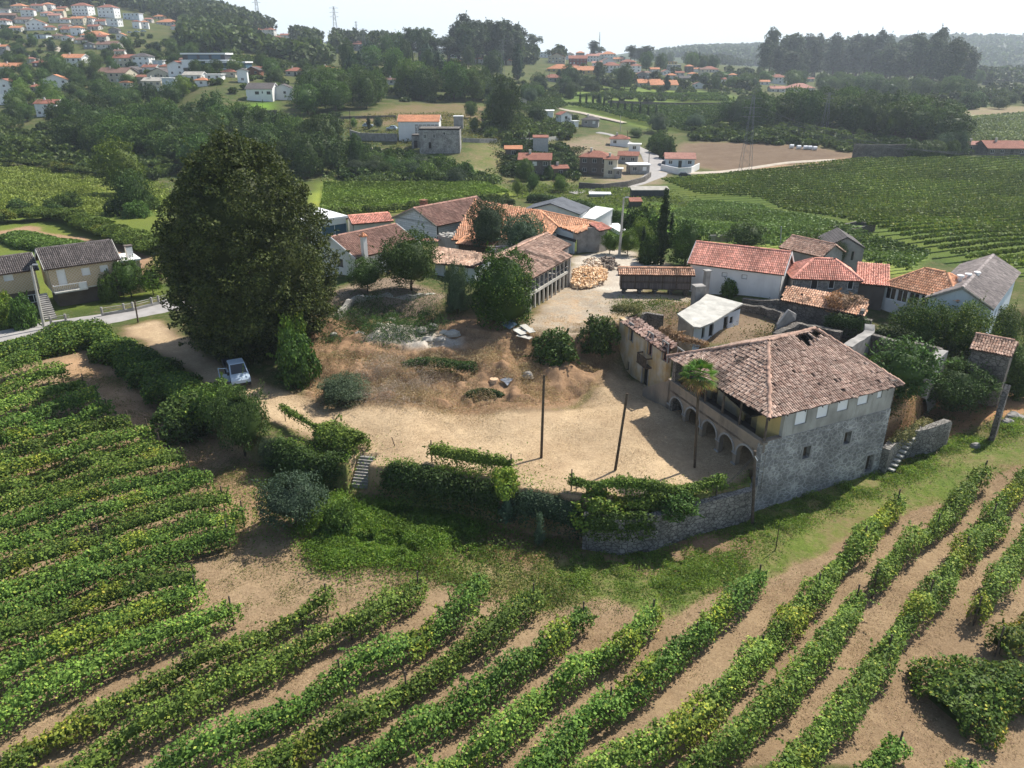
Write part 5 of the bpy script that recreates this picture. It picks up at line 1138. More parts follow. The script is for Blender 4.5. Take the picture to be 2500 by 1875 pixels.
slab = MB(); slab.box(GE, aG, LG, .25, 5.15, 5.45, v0=.12); slab.box(GE, aG, LG, 2.4, 5.2, 5.3, v0=.37); slab.box(GE, aG, LG, .22, 6.75, 7.0, v0=.14); slab.build("gallery_floor", M_CONCPALE, gb_)
bw = MB(); panel(bw, pt(GE, aG, 0, 2.8), aG, 0, LG, 2, 7.6, .3, [(1.5 + 2.1 * i, 4.5, .9, 1.5) for i in range(4)] + [(1.5 + 2.1 * i, 6.2, .9, 1.1) for i in range(4)]); bw.build("rear_wall", M_DARKR, gb_)
for i in range(4):
    for z, h in ((4.5, 1.5), (6.2, 1.1)): mkwin(gb_, pt(GE, aG, 0, 2.8), aG, 1.5 + 2.1 * i, z, .9, h, 'o', th=.2, name="window")
for i in range(10):
    pm = MB(); u = .05 + (LG - .25) * i / 9; pm.box(GE, aG, .17, .17, 2.6, 5.15, u0=u, v0=.16); pm.box(GE, aG, .14, .14, 5.45, 6.75, u0=u + .015, v0=.18); pm.build("post", M_CONCPALE, gb_)
for z in (6.0,):
    rm_ = MB(); rm_.box(GE, aG, LG, .05, z, z + .05, v0=.1); rm_.build("rail", M_METAL, gb_)
for bx_ in ((.3, 4.4, 7.1, -.32, .1), (3.2, .3, 7.3, LG, 1.5), (.3, 1.5, 7.1, LG, -.02)): e_ = MB(); e_.box(GE, aG, bx_[0], bx_[1], 2, bx_[2], u0=bx_[3], v0=bx_[4]); e_.build("side_wall", M_CONC, gb_)
# ---------------------------------------------------------------- grain store on stone legs
O, a, L = he('i', 945, 862, 'i', 1565, 870, 6.0, .15)
es = empty("grain_store", (*pt(O, a, L / 2, .8), 3.7), "long raised timber grain store with orange tile roof between yard and white house", "granary")
M_SLAT, nt, b = nmat("grey_slats"); uv = N(nt, "TexCoord").outputs["UV"]; br = N(nt, "TexBrick", offset=0.); nt.links.new(uv, br.inputs[0])
for k, v in (("Scale", 1.), ("Mortar Size", .018), ("Brick Width", .13), ("Row Height", 5.)): br.inputs[k].default_value = v
br.inputs["Color1"].default_value = (.21, .175, .16, 1); br.inputs["Color2"].default_value = (.14, .115, .11, 1); br.inputs["Mortar"].default_value = (.03, .025, .02, 1); nt.links.new(br.outputs[0], b.inputs["Base Color"])
bb = MB(); bb.box(O, a, L, 1.5, 4.3, 6.0); bb.build("slatted_body", M_SLAT, es)
bb = MB()
for z in (4.25, 5.1, 5.9): bb.box(O, a, L + .06, .06, z, z + .1, u0=-.03, v0=-.065)
for i in range(6): bb.box(O, a, .12, .06, 4.35, 5.9, u0=(L - .12) * i / 5, v0=-.063)
bb.build("frame", M_WOODPOST, es)
for i in range(5):
    lg = MB(); u = .3 + (L - .9) * i / 4; lg.box(O, a, .35, 1.3, 3.2, 4.1, u0=u, v0=.1); lg.box(O, a, .6, 1.6, 4.1, 4.2, u0=u - .12, v0=-.05); lg.build("leg", M_STONED, es)
q = lambda u, v, z: (*pt(O, a, u, v), z)
tiles("roof", [[q(-.35, -.35, 5.95), q(L + .35, -.35, 5.95), q(L + .35, .75, 6.45), q(-.35, .75, 6.45)], [q(L + .35, 1.85, 5.95), q(-.35, 1.85, 5.95), q(-.35, .75, 6.45), q(L + .35, .75, 6.45)]], es, (.48, .26, .16), (.66, .42, .29), du=.23, dv=.36, jit=.012, seed=44, caps=[(q(-.35, .75, 6.5), q(L + .35, .75, 6.5))], dirt=.2)
# ---------------------------------------------------------------- houses at the right
O, a, L = he('i', 1530, 758, 'j', 180, 718, 6.8, .15)
house("white gabled house with new salmon tile roof behind the ruins", "house", O, a, L, 4.9, 3.6, 3.15, 'u', 1.75, rc='p', wm=M_WHITE, ov=.3, trim=M_WHITE, tk=dict(du=.2, dv=.33, jit=.003), wins=[W_('F', O, a, 'i', 1826, 866, .62, .5, 'g', 'vent'), W_('F', O, a, 'i', 1994, 885, .62, .5, 'g', 'vent')])
low = empty("tiled_lean_to", (*V('j', 520, 960, 4.6)[:2], 3.6), "low orange-tiled lean-to half buried in dry vines beside the white gabled house", "outbuilding")
t1, t2, t3, t4 = V('j', 155, 945, 4.7), V('j', 880, 1085, 4.7), V('j', 905, 935, 5.7), V('j', 205, 818, 5.7)
tiles("roof", [[t1, t2, t3, t4]], low, (.52, .28, .17), (.74, .48, .33), du=.25, dv=.36, jit=.02, seed=51, dirt=.08, miss=.01)
wb = MB(); wseg(wb, np.array(t1[:2]) + (.2, .3), np.array(t2[:2]) + (-.1, .3), 2, 4.6, .4); wseg(wb, np.array(t2[:2]) + (-.1, .3), np.array(t3[:2]) + (-.1, 0), 2, 5.2, .4); wb.build("wall", M_STONED, low)
O, a, L = he('j', 262, 752, 'j', 850, 772, 6.3, .2)
o_ = O
house("low granite house with three small windows and red hipped roof", "house", O, a, L, 4.6, 3.6, 2.65, 'h', 1.5, rc='p', wm=M_STONE, ov=.3, tk=dict(du=.22, dv=.33, jit=.003),
      wins=[W_('F', O, a, 'j', 443, 812, .75, 1.1, 'w'), W_('F', O, a, 'j', 588, 812, .62, .95, 'w'), W_('F', O, a, 'j', 748, 818, .62, .95, 'w')])
house("dark-walled annex under a faded pink slope right of the granite house", "annex", pt(o_, a, L + .1, .4), a - .25, 2.6, 4, 3.2, 2.6, 'p', 1.1, rc='p', wm=M_DARKR, tk=dict(du=.24, dv=.34))
O, a, L = he('j', 1020, 800, 'j', 1445, 897, 5.9, .2)
ve = house("long orange-roofed building with glazed white veranda at the right", "house", O, a, L + 2.5, 5.2, 3.4, 2.45, 'h', 1.7, rc='o', wm=M_WHITE, ov=.3, tk=dict(du=.24, dv=.34, jit=.004), wins=[('F', .75 + i * 1.25, 4.95, 1.1, 1.3, 'w') for i in range(4)])
pb_ = MB(); p0 = V('j', 1600, 860, 6.2); ap_ = math.radians(28); pb_.box(p0, ap_, 4.4, .35, 5.0, 6.5); pw_ = pb_.build("white_parapet", M_WHITE); tag(pw_, "white parapet wall with three round-capped chimneys behind the grey-brown roof", "parapet")
for u in (1.2, 2.5, 4.0):
    c = MB(); x, y = pt(p0, ap_, u, .15); c.cyl((x, y, 6.3), (x, y, 7.5), .26, .24, 10); c.cyl((x, y, 7.5), (x, y, 7.62), .38, .34, 10); c.build("chimney", M_WHITE, pw_)
O, a, L = he('j', 1400, 915, 'j', 1945, 1005, 5.8, .1)
house("large house with grey-brown roof and pale blue-grey gable at the right edge", "house", O, a, L, 17, 2.0, 3.7, 'v', 1.5, rc='e', wm=M_BLUEW, ov=.25, trim=M_PALE, tk=dict(du=.24, dv=.34, jit=.006), wins=[('R', 2.2, 3.7, 1.0, 1.0, 'b'), ('R', 5.0, 3.7, 1.3, 1.3, 'b')])
# barns behind
z_ = 5.6; O, a, L = he('j', 690, 518, 'j', 880, 510, z_, 0)
O, a, L = he('j', 545, 500, 'j', 872, 512, 5.0, .1)
house("grey concrete barn with grey slab roof standing in the maize field", "barn", O, a, L, 6, 1.6, 3.4, 'v', 1.3, rm=M_ROOFG, wm=M_GREYR, ov=.1, wins=[('F', L * .72, 4.0, .3, 1.2, 'k')])
O, a, L = he('j', 150, 492, 'j', 510, 575, 4.9, .1)
house("weathered pink-tiled barn left of the grey concrete barn", "barn", O, a + .0, L, 4.6, 1.8, 3.0, 'u', 1.2, rc='a', wm=M_GREYR, ov=.2, tk=dict(du=.26, dv=.36))
# little tiled shed at the far right
O, a, L = he('s', 1640, 215, 's', 2080, 300, 4.2, .1)
house("small shed with patchy old tile roof and one white sheet, right edge", "shed", O, a, L, 3.4, 1.6, 2.5, 'u', .8, rc='a', wm=M_STONED, ov=.2, tk=dict(du=.22, dv=.34, jit=.03, dirt=.2))
# dark metal-roofed modern house
O, a, L = he('i', 130, 300, 'i', 600, 330, 5.8, 0)
M_SEAM = tilemat("standing_seam_metal", (.11, .12, .135), (.13, .14, .155), .5, 30)
house("modern house with dark standing-seam metal roof beyond the orange roofs", "house", O, a, L, 6, 2, 3.2, 'v', 1.4, rm=M_SEAM, wm=M_WHITE, ov=.3)
O, a, L = he('i', 590, 350, 'i', 730, 372, 4.8, 0)
house("white flat-topped extension right of the metal roof", "annex", O, a, L, 5, 1.5, 2.6, 'p', 1.0, rm=M_WHITE, wm=M_WHITE, ov=.1)
# ---------------------------------------------------------------- plants near the yard
DG1, DG2 = (.030, .060, .015), (.088, .140, .032)     # dark foliage
MG1, MG2 = (.045, .090, .018), (.115, .185, .036)     # mid foliage
LG1, LG2 = (.075, .135, .018), (.165, .24, .035)      # bright foliage
BG1, BG2 = (.045, .080, .045), (.105, .155, .090)     # bluish foliage
proto('broad1', 'round', 5200, 5, 8, .42, MG1, MG2, 70, .27, 1, 1.6, .3)
proto('broad2', 'dome', 5200, 5, 8, .42, DG1, DG2, 80, .25, 2, 1.2, .3)
proto('broad3', 'round', 4200, 5, 7, .45, (.045, .09, .02), (.10, .16, .035), 45, .34, 3, 1.5, .3, lump=.4)
proto('light', 'round', 4200, 5, 8, .42, LG1, LG2, 60, .28, 4, 1.5, .25)
proto('euca', 'tall', 4200, 4, 20, .75, (.038, .064, .030), (.095, .130, .060), 60, .34, 5, 5, .4, lump=.45, k=.5)
proto('euca2', 'tall', 4200, 4.6, 17, .75, (.034, .060, .025), (.088, .125, .052), 46, .40, 6, 7, .4, lump=.5, k=.5)
proto('pine', 'umbrella', 3600, 5, 11, .5, (.026, .052, .018), (.075, .115, .036), 50, .26, 7, 6, .4, lump=.35, k=.55)
proto('fir', 'cone', 3200, 3, 11, .45, (.016, .040, .018), (.045, .085, .035), 60, .30, 8, .8, .25)
proto('cypress', 'column', 6500, .85, 9, .16, (.016, .038, .012), (.045, .075, .022), 120, .40, 9, .3, .12, lump=.2, k=.7)
proto('bush', 'dome', 3600, 1.5, 1.7, .2, MG1, MG2, 40, .33, 10, .05, .06, k=.5)
proto('bushd', 'dome', 3600, 1.5, 1.7, .2, DG1, DG2, 40, .33, 11, .05, .06, k=.5)
proto('bushl', 'dome', 3600, 1.5, 1.7, .2, LG1, LG2, 40, .33, 12, .05, .06, tip=(.30, .33, .05), tipf=.12, k=.5)
proto('olive', 'round', 9000, 2.4, 2.5, .13, BG1, BG2, 80, .26, 13, .9, .11, lump=.3)
proto('olive2', 'dome', 9000, 2.4, 3.0, .13, (.045, .075, .04), (.095, .135, .07), 70, .28, 14, .3, .11)
proto('sap', 'cone', 1500, .8, 2.3, .12, BG1, BG2, 40, .36, 15, .2, .04)
proto('leafy', 'round', 12000, 4.6, 6.0, .24, (.040, .085, .018), (.105, .17, .045), 110, .24, 16, 1.2, .22)
proto('ivy', 'dome', 15000, 3.6, 7.0, .2, (.026, .062, .012), (.085, .15, .022), 150, .22, 17, 0, .2, tip=(.22, .28, .04), tipf=.05, lump=.3, k=.7)
proto('thuja', 'dome', 12000, 3.2, 4.2, .17, (.028, .066, .014), (.085, .145, .02), 110, .28, 18, .1, .15, tip=(.18, .22, .02), tipf=.1, lump=.35, k=.68)
proto('giant', 'lime', 115000, 8.6, 21.0, .27, (.018, .032, .009), (.090, .105, .024), 800, .115, 19, .6, .8, lump=.28, k=.7)
gp = V('f', 562, 756, .3)
tree('giant_tree', 'giant', (gp[0], gp[1], .2), 8.6, 20.8, "huge dark dome-shaped tree towering over the drive, its crown reaching the ground", "tree", rot=1.0)
def T(key, r, x, y, hpx, wpx=None, name='shrub', label=None, cat='shrub', group=None, z=None, sq=1.):
    """plant whose foot is seen at (x,y) and that is hpx tall / wpx wide in the survey photo region"""
    p = G(r, x, y) if z is None else V(r, x, y, z); sc = REG[r][2]
    k = (p[1] * CP + (H_CAM - p[2]) * SP) / FPX / sc
    return tree(name, key, p, (wpx * k / 2) if wpx else None, hpx * k / CP * .97, label, cat, group, sq=sq)
T('leafy', 'h', 1060, 930, 430, 520, 'fig_tree', "broad fig-like tree in front of the lean-to barn, beside the white house", 'tree')
T('leafy', 'h', 680, 930, 240, 330, 'shrub', "loose green shrub against the clay-capped-chimney house", 'shrub')
T('ivy', 'h', 1830, 1200, 580, 560, 'ivy_mass', "tall ivy-swallowed ruin at the near end of the gallery barn", 'ivy', z=3.3)
T('olive2', 'h', 1440, 1130, 360, 240, 'shrub', "slim light-green shrub left of the ivy-swallowed ruin", 'shrub')
T('olive2', 'h', 1700, 560, 330, 360, 'shrub', "wispy greenish shrub growing through the orange roofs", 'shrub', z=5.0)
T('olive', 'h', 1990, 640, 290, 400, 'shrub', "rounded grey-green olive bush between orange roof and gallery barn", 'shrub', z=5.0)
T('bushd', 'i', 395, 1590, 200, 380, 'bush', "dark green bush on the yard bank, left of the pair", 'bush')
T('bushd', 'i', 760, 1500, 220, 330, 'bush', "dark green bush hugging the yard bank beside the ruined wing", 'bush')
T('olive', 'f', 640, 1138, 105, 150, 'olive_tree', "rounded grey-green tree casting shade on bare dirt below the hedge steps", 'tree')
T('leafy', 'f', 532, 985, 140, 125, 'roundish_tree', "bushy tree at the hedge corner in front of the van", 'tree')
T('sap', 'f', 1097, 1135, 85, 55, 'young_conifer', "small bluish conifer in front of the boundary hedge", 'shrub')
T('sap', 'f', 1165, 1180, 75, 30, 'sapling', "thin pale sapling on the dry slope right of the small conifer", 'sapling')
T('bushl', 'f', 1085, 1070, 50, 70, 'yellow_shrub', "yellow-green shrub growing over the hedge above the small conifer", 'shrub')
T('bushl', 'f', 1292, 1130, 50, 120, 'yellow_vine', "sprawling yellow-green climber hanging over the granite retaining wall", 'climber')
T('bush', 'f', 735, 1150, 60, 70, 'bush', "dark round bush on the green bank below the steps", 'bush')
T('bush', 'f', 1460, 1105, 40, 90, 'bush', "low green bush on the coping of the granite retaining wall", 'bush', z=-.2)
T('broad3', 's', 830, 760, 560, 760, 'laurel', "dense dark laurel-like shrub against the manor's right side", 'shrub')
T('leafy', 's', 1420, 900, 500, 760, 'green_tree', "spreading green tree on the brown slope right of the manor", 'tree')
T('broad2', 'f', 2160, 850, 100, 100, 'dark_tree', "dark ivy-like tree beside the small tiled shed at the right", 'tree')
T('thuja', 'f', 1985, 748, 85, 130, 'conifer_clump', "left dome of the dark clipped conifers in front of the grey-brown roofed house", 'shrub')
T('thuja', 'f', 2070, 758, 85, 130, 'conifer_clump', "middle dome of the dark clipped conifers in front of the grey-brown roofed house", 'shrub')
T('thuja', 'f', 2150, 750, 72, 95, 'conifer_clump', "right dome of the dark clipped conifers beside the white wall", 'shrub')
T('cypress', 'i', 1290, 785, 580, 110, 'cypress', "tall dark cypress, highest beside the concrete lamp pole", 'cypress')
T('cypress', 'i', 1275, 700, 370, 80, 'cypress', "second cypress pressed against the tallest one's left", 'cypress')
T('cypress', 'i', 1365, 640, 270, 60, 'cypress', "slim cypress just right of the tallest one", 'cypress')
T('cypress', 'i', 1140, 640, 165, 50, 'cypress', "short lone cypress left of the tall group", 'cypress')
T('broad2', 'i', 1500, 790, 340, 350, 'round_tree', "large round dark tree between the cypresses and the white gabled house", 'tree')
T('bushd', 'i', 1190, 770, 170, 190, 'bush', "dark bush at the foot of the tall cypresses", 'bush')
T('light', 'i', 1010, 700, 180, 190, 'shrub', "yellow-green shrub right of the concrete lamp pole", 'shrub')
T('broad3', 'i', 860, 690, 160, 150, 'shrub', "mid-green shrub left of the concrete lamp pole", 'shrub')
T('broad2', 'i', 2010, 650, 200, 350, 'round_tree', "flat dark tree behind the salmon roof", 'tree')
T('broad3', 'j', 360, 640, 210, 330, 'round_tree', "olive-toned tree between salmon roof and weathered pink barn", 'tree')
T('bush', 'i', 1865, 1045, 105, 135, 'bush', "small bush against the wall of the white gabled house", 'bush')
T('olive2', 'j', 650, 610, 130, 110, 'shrub', "wispy plant sprouting between the two barns in the maize", 'shrub', z=3.6)
T('broad2', 's', 1830, 690, 330, 460, 'dark_tree', "dark tree below the small tiled shed, behind the wall stub", 'tree')
T('broad3', 's', 1900, 570, 210, 440, 'shrub', "green shrub against the front of the small tiled shed", 'shrub')
T('ivy', 's', 2150, 760, 400, 280, 'ivy_mass', "ivy-covered wall at the picture's right edge beside the small tiled shed", 'ivy')
T('light', 'f', 268, 420, 100, 105, 'round_tree', "round light-topped tree alone in the left meadow", 'tree')
T('broad3', 'f', 292, 462, 75, 85, 'round_tree', "lower bluish tree overlapping the light-topped meadow tree", 'tree')
T('broad2', 'f', 1088, 290, 105, 75, 'round_tree', "dark round tree on the slope right of the stone ruin", 'tree')
T('broad1', 'g', 1110, 920, 290, 230, 'roundish_tree', "dark leafy tree at the right corner of the beige house", 'tree')
T('bush', 'g', 930, 950, 180, 150, 'bush', "green bush right of the vine pergola at the beige house", 'bush')
T('light', 'g', 1300, 900, 220, 200, 'shrub', "bright shrub by the garden fence under the giant tree", 'shrub')
T('bushl', 'g', 60, 1160, 220, 240, 'bush', "yellowish bush left of the street lamp", 'bush')
T('bush', 'g', 220, 1180, 220, 200, 'bush', "green bush just behind the street lamp", 'bush')
T('bushl', 'f', 645, 790, 90, 70, 'shrub', "bright green young growth at the right foot of the giant tree", 'shrub')
T('bush', 'f', 650, 828, 85, 85, 'shrub', "lowest bright green shrub at the right foot of the giant tree", 'shrub')
T('leafy', 'f', 640, 730, 110, 80, 'ivy_shrub', "bright ivy climbing the giant tree's right side", 'ivy')
T('olive2', 'f', 745, 865, 45, 125, 'cut_shrub', "felled pale-leaved shrub lying on the dirt in front of the bank", 'shrub')
T('bush', 'f', 480, 900, 60, 90, 'bush', "bush at the hedge's end beside the van", 'bush')
T('bushd', 'f', 400, 935, 55, 120, 'bush', "dark shaded bush below the roadside hedge", 'bush')
T('olive2', 'f', 590, 1010, 60, 60, 'shrub', "feathery pale shrub at the foot of the hedge left of the steps", 'shrub')
# hedges and trained vines round the yard
def HP(pts, dz=1.0): return [G('f', x, y, dz) for x, y in pts]
hedge("roadside_hedge", HP([(-140, 790), (0, 765), (90, 742), (190, 716), (250, 750), (330, 800), (410, 850), (470, 890)]), 3.6, -.3, 2.0, 1100, .25, MG1, (.115, .18, .03), "wide overgrown hedge of brambles and vines between road, drive and vineyard", "hedge", tip=(.24, .30, .04), tipf=.12, lump=.7, corek=.7)
hedge("yard_hedge", HP([(585, 955), (640, 978), (700, 1000), (762, 1014)], .2), 1.6, -2.0, .75, 1000, .18, DG1, (.085, .14, .03), "clipped dark hedge left of the garden steps", "hedge", lump=.5, corek=.7)
hedge("yard_hedge", HP([(828, 1014), (900, 1022), (1000, 1042), (1085, 1068)], .2), 1.5, -2.0, .6, 1100, .18, DG1, (.09, .15, .035), "long dark hedge right of the garden steps", "hedge", lump=.6, corek=.68)
hedge("yard_hedge", HP([(1110, 1072), (1180, 1082), (1262, 1100)], .2), 1.5, -1.9, .6, 1000, .15, BG1, (.075, .12, .05), "bluish-green hedge between the yellow shrub and the retaining wall", "hedge", lump=.3, corek=.8)
hedge("climbing_vines", HP([(690, 928), (730, 945), (785, 972)], .8), 2.0, .1, 1.7, 900, .17, MG1, LG2, "leafy clump of trained vines at the yard's edge left of the steps", "vines", lump=.5)
hedge("climbing_vines", HP([(605, 880), (650, 905), (690, 925)], 1.2), .5, .9, 1.5, 260, .15, MG1, LG2, "thin vine strand on wires running to the leafy clump", "vines", lump=.8, stems=2.2)
hedge("climbing_vines", HP([(930, 975), (980, 985), (1030, 995), (1110, 1005)], 1.0), .9, .4, 1.5, 420, .16, MG1, LG2, "trained vines on the yard's edge above the long dark hedge", "vines", lump=.8, stems=1.5)
hedge("climbing_vines", HP([(1235, 1030), (1290, 1038), (1380, 1048), (1460, 1052), (1560, 1035)], 1.1), .75, .45, 1.35, 480, .17, MG1, LG2, "trained vines along the wall top in front of the arcade", "vines", lump=.7, stems=1.6)
hedge("climbing_vines", HP([(1330, 1075), (1400, 1082), (1455, 1078)], .6), 1.0, .1, .8, 500, .17, MG1, LG2, "second lower strand of vines just inside the retaining wall", "vines", lump=.7)
hedge("garden_hedge", HP([(1140, 430), (1190, 432), (1255, 446), (1330, 470), (1400, 497), (1450, 525)], .8), 2.2, -.3, 1.9, 500, .3, DG1, DG2, "long clipped dark hedge enclosing the lawn beyond the orange roofs", "hedge", lump=.15, corek=.85)
hedge("field_hedge", HP([(715, 462), (800, 455), (900, 446), (1010, 434), (1100, 428)], .8), 1.2, .3, 1.9, 420, .32, MG1, LG2, "row of vines edging the bright green maize field", "vines", lump=.5)
hedge("field_hedge", HP([(1010, 446), (1060, 440), (1110, 436)], .6), 1.5, -.2, 1.4, 500, .3, DG1, DG2, "short clipped hedge behind the brown-roofed house", "hedge", lump=.15, corek=.85)
hedge("pergola_vines", HP([(-80, 470), (0, 462), (130, 455), (190, 478), (260, 500), (340, 530)], 1.6), 4.5, .9, 2.1, 1100, .3, (.055, .10, .018), (.15, .21, .035), "broad pergola of vines curving behind the beige house", "vines", lump=.5, stems=3)
hedge("pergola_vines", HP([(125, 612), (170, 606), (225, 602)], 2.1), 3.6, 1.5, 2.3, 1000, .22, MG1, (.12, .18, .06), "vine-covered pergola in front of the beige house's balcony", "vines", lump=.3, stems=2)
hedge("pergola_vines", HP([(0, 345), (90, 350), (150, 362), (240, 372)], 1.6), 4., 1.2, 2.1, 300, .5, (.05, .09, .02), (.14, .19, .04), "pergola row on posts at the back of the left meadow", "vines", lump=.5, stems=3)
hedge("maize_patch", HP([(30, 508), (80, 520), (140, 530), (190, 540)], .8), 5.5, -.2, 1.5, 1200, .3, (.06, .12, .02), (.16, .25, .05), "tall maize patch behind the beige house", "maize", lump=.2, corek=.8)
hedge("wall_ivy", [V('s', 560, 30, 3.7), V('s', 800, 65, 3.7), V('s', 1080, 140, 3.7)], 1.3, -2.5, .7, 700, .16, DG1, (.08, .12, .03), "ivy-topped wall right of the white post behind the shrub", "ivy", zfix=3.7, lump=.3)
hedge("wall_ivy", [V('k', 1600, 195, 4.3), V('k', 1760, 215, 4.3), V('k', 1900, 240, 4.3)], 1.0, -1.6, .4, 500, .16, DG1, DG2, "dark ivy hanging on the far end of the tall rubble wall", "ivy", zfix=4.3, lump=.4)
hedge("dry_vines", [V('j', 560, 960, 5.2), V('j', 680, 960, 5.3), V('j', 860, 970, 5.2)], 2.6, -.6, 1.2, 900, .16, (.16, .09, .05), (.30, .20, .14), "tangle of dead brown creepers over the orange-tiled lean-to", "creepers", zfix=5.0, lump=.7)
hedge("dry_vines", [V('k', 480, 300, 4.9), V('k', 600, 360, 4.9), V('k', 800, 400, 4.9)], .9, -.2, .5, 500, .12, (.22, .14, .07), (.38, .27, .14), "dry creepers along the ruined wing's tile strip", "creepers", zfix=4.9, lump=.7)
hedge("roof_weeds", [V('k', 160, 150, 5.0), V('k', 230, 165, 5.0), V('k', 350, 185, 4.9)], 1.2, -.3, .7, 700, .14, (.10, .15, .03), (.30, .26, .10), "weeds sprouting on the ruined wing's left corner", "weeds", zfix=4.9, lump=.7)
hedge("ivy_edge", [G('l', x, y, .3) for x, y in ((905, 345), (1000, 330), (1130, 335), (1260, 352), (1395, 345))], 1.0, -.5, .5, 700, .15, DG1, (.07, .12, .025), "dark ivy fringe hanging over the cut in the brown bank", "ivy", lump=.7)
hedge("ivy_edge", [G('l', x, y, .3) for x, y in ((1330, 545), (1420, 520), (1500, 530), (1575, 560))], .8, -.3, .45, 600, .14, DG1, (.07, .12, .025), "short dark ivy patch beside the stump on the bank", "ivy", lump=.7)
hedge("wall_creepers", [(p[0], p[1] - .15) for p in T1[:3]], .8, -1.5, .4, 650, .16, DG1, (.12, .19, .03), "creepers spilling over the left half of the granite retaining wall", "creepers", zfix=0.0, lump=.7)
hedge("wall_creepers", [(30.2, 53.4), (32.5, 54.9), (35, 57.0)], .8, -.9, .35, 300, .16, (.10, .12, .03), (.26, .22, .09), "dry weeds along the top of the wall with steps", "weeds", zfix=0.3, lump=.9)
# ---------------------------------------------------------------- ground vegetation nobody could count
def inpoly_pts(poly, n, rng, jit=None):
    A = np.array([p[:2] for p in poly]); lo, hi = A.min(0), A.max(0); out = np.zeros((0, 2))
    while len(out) < n:
        q = lo + (hi - lo) * rng.random((n * 2, 2)); q = q[pip([tuple(p) for p in A], q[:, 0], q[:, 1])]; out = np.vstack([out, q])
    return out[:n]
def scatter(name, label, polys, n, size, hgt, cA, cB, seed=1, thr=.5, ns=1.4, up=.1, tip=None, cat="ground plants", r='f', aspect=.45, tipf=.06, soft=.12, mat=None):
    rng = np.random.default_rng(seed); P = []
    for k, pl in enumerate(polys):
        poly = gpoly(pl, r); q = inpoly_pts(poly, int(n / len(polys)), rng); v = .65 * vnoise(q[:, 0], q[:, 1], ns, seed) + .35 * vnoise(q[:, 0], q[:, 1], ns / 3, seed + 1)
        q = q[v + soft * (rng.random(len(q)) - .5) > thr]; q = q + rng.normal(size=q.shape) * min(.7, hgt + .25) * (1 + 2 * (vnoise(q[:, 0], q[:, 1], 2.7, seed + 8) > .6))[:, None]; v = v[v + soft * 0 > -1][:len(q)] if 0 else .65 * vnoise(q[:, 0], q[:, 1], ns, seed) + .35 * vnoise(q[:, 0], q[:, 1], ns / 3, seed + 1)
        P.append(np.column_stack([q, gzs(q[:, 0], q[:, 1]) + hgt * rng.random(len(q)) * np.clip((v - thr) * 5 + .25, .1, 1.2)]))
    P = np.vstack(P); base = P.mean(0)
    cf = .75 + .5 * vnoise(P[:, 0], P[:, 1], ns * .6, seed + 3)
    me = leafmesh(name, P - base, size, cA, cB, up=up, rng=rng, cf=cf, tip=tip, tipf=tipf, aspect=aspect, mat=mat or (M_WEED if 'weed' in name or 'grass' in name else None))
    o = link(name, me); o.location = base
    return tag(o, label, cat, kind="stuff")
BANK = [(600, 1060), (680, 1040), (715, 1078), (755, 1105), (825, 1095), (835, 1060), (900, 1060), (1060, 1100), (1090, 1130), (1020, 1160), (900, 1215), (800, 1215), (700, 1235), (650, 1120)]
scatter("weeds", "lush green weeds covering the bank below the long hedge", [BANK], 80000, .17, .6, (.08, .15, .02), (.22, .33, .05), 61, .28, 1.5, up=.6, tip=(.26, .30, .05))
scatter("weeds", "patchy green weeds on the slope below the retaining wall", [[(1180, 1170), (1400, 1160), (1640, 1090), (1880, 1030), (2060, 950), (2212, 905), (2212, 935), (2060, 985), (1880, 1070), (1700, 1150), (1640, 1230), (1430, 1310), (1290, 1290), (1200, 1250)]], 120000, .13, .3, (.07, .13, .02), (.22, .29, .06), 62, .42, 1.3, up=.6, tip=(.26, .26, .06))
scatter("grass_tufts", "scattered grass tufts on the dirt around the vineyard", [[(430, 1000), (600, 1010), (700, 1240), (820, 1210), (1180, 1260), (1400, 1340), (1100, 1300), (900, 1290), (540, 1320), (440, 1180), (520, 1120)], [(110, 790), (300, 820), (440, 930), (560, 1020), (480, 1050), (370, 960), (240, 870)]], 60000, .10, .12, (.08, .11, .03), (.26, .26, .10), 63, .47, 1.1)
scatter("tall_weeds", "tall bluish-green weeds on the terrace below the houses", [[(680, 700), (760, 660), (900, 655), (960, 680), (950, 715), (860, 745), (780, 755), (700, 740)]], 26000, .2, 1.1, (.03, .07, .02), (.09, .16, .05), 64, .34, 2.0, up=-.2, aspect=.3)
scatter("dry_brush", "brown dead brush and cut twigs covering the bank behind the yard", [[(655, 840), (680, 750), (800, 765), (1000, 760), (1150, 725), (1330, 740), (1325, 800), (1260, 850), (1180, 875), (900, 885), (720, 870)]], 110000, .17, .45, (.26, .18, .10), (.55, .42, .26), 65, .44, 1.3, aspect=.16, tip=(.10, .13, .04), tipf=.05)
scatter("dry_brush", "greyish heap of dead twigs in front of the brown bank", [[(790, 790), (840, 780), (930, 830), (960, 880), (860, 880), (760, 870)]], 16000, .26, .9, (.22, .17, .13), (.40, .34, .28), 66, .30, 1.6, aspect=.08, up=-.3)
scatter("wood_chips", "straw and wood chips strewn over the sandy yard", [[(560, 850), (750, 880), (1200, 890), (1300, 840), (1420, 860), (1640, 1060), (1300, 1070), (1050, 1030), (800, 990), (620, 905)]], 60000, .09, .04, (.36, .25, .15), (.74, .62, .44), 67, .30, 2.5, aspect=.2, up=1.5, tip=(.16, .11, .07), tipf=.3)
scatter("weeds", "green weeds round the legs of the grain store", [[(1330, 650), (1500, 655), (1490, 680), (1400, 690), (1340, 670)]], 7000, .15, .35, MG1, LG2, 68, .42, 1.0)
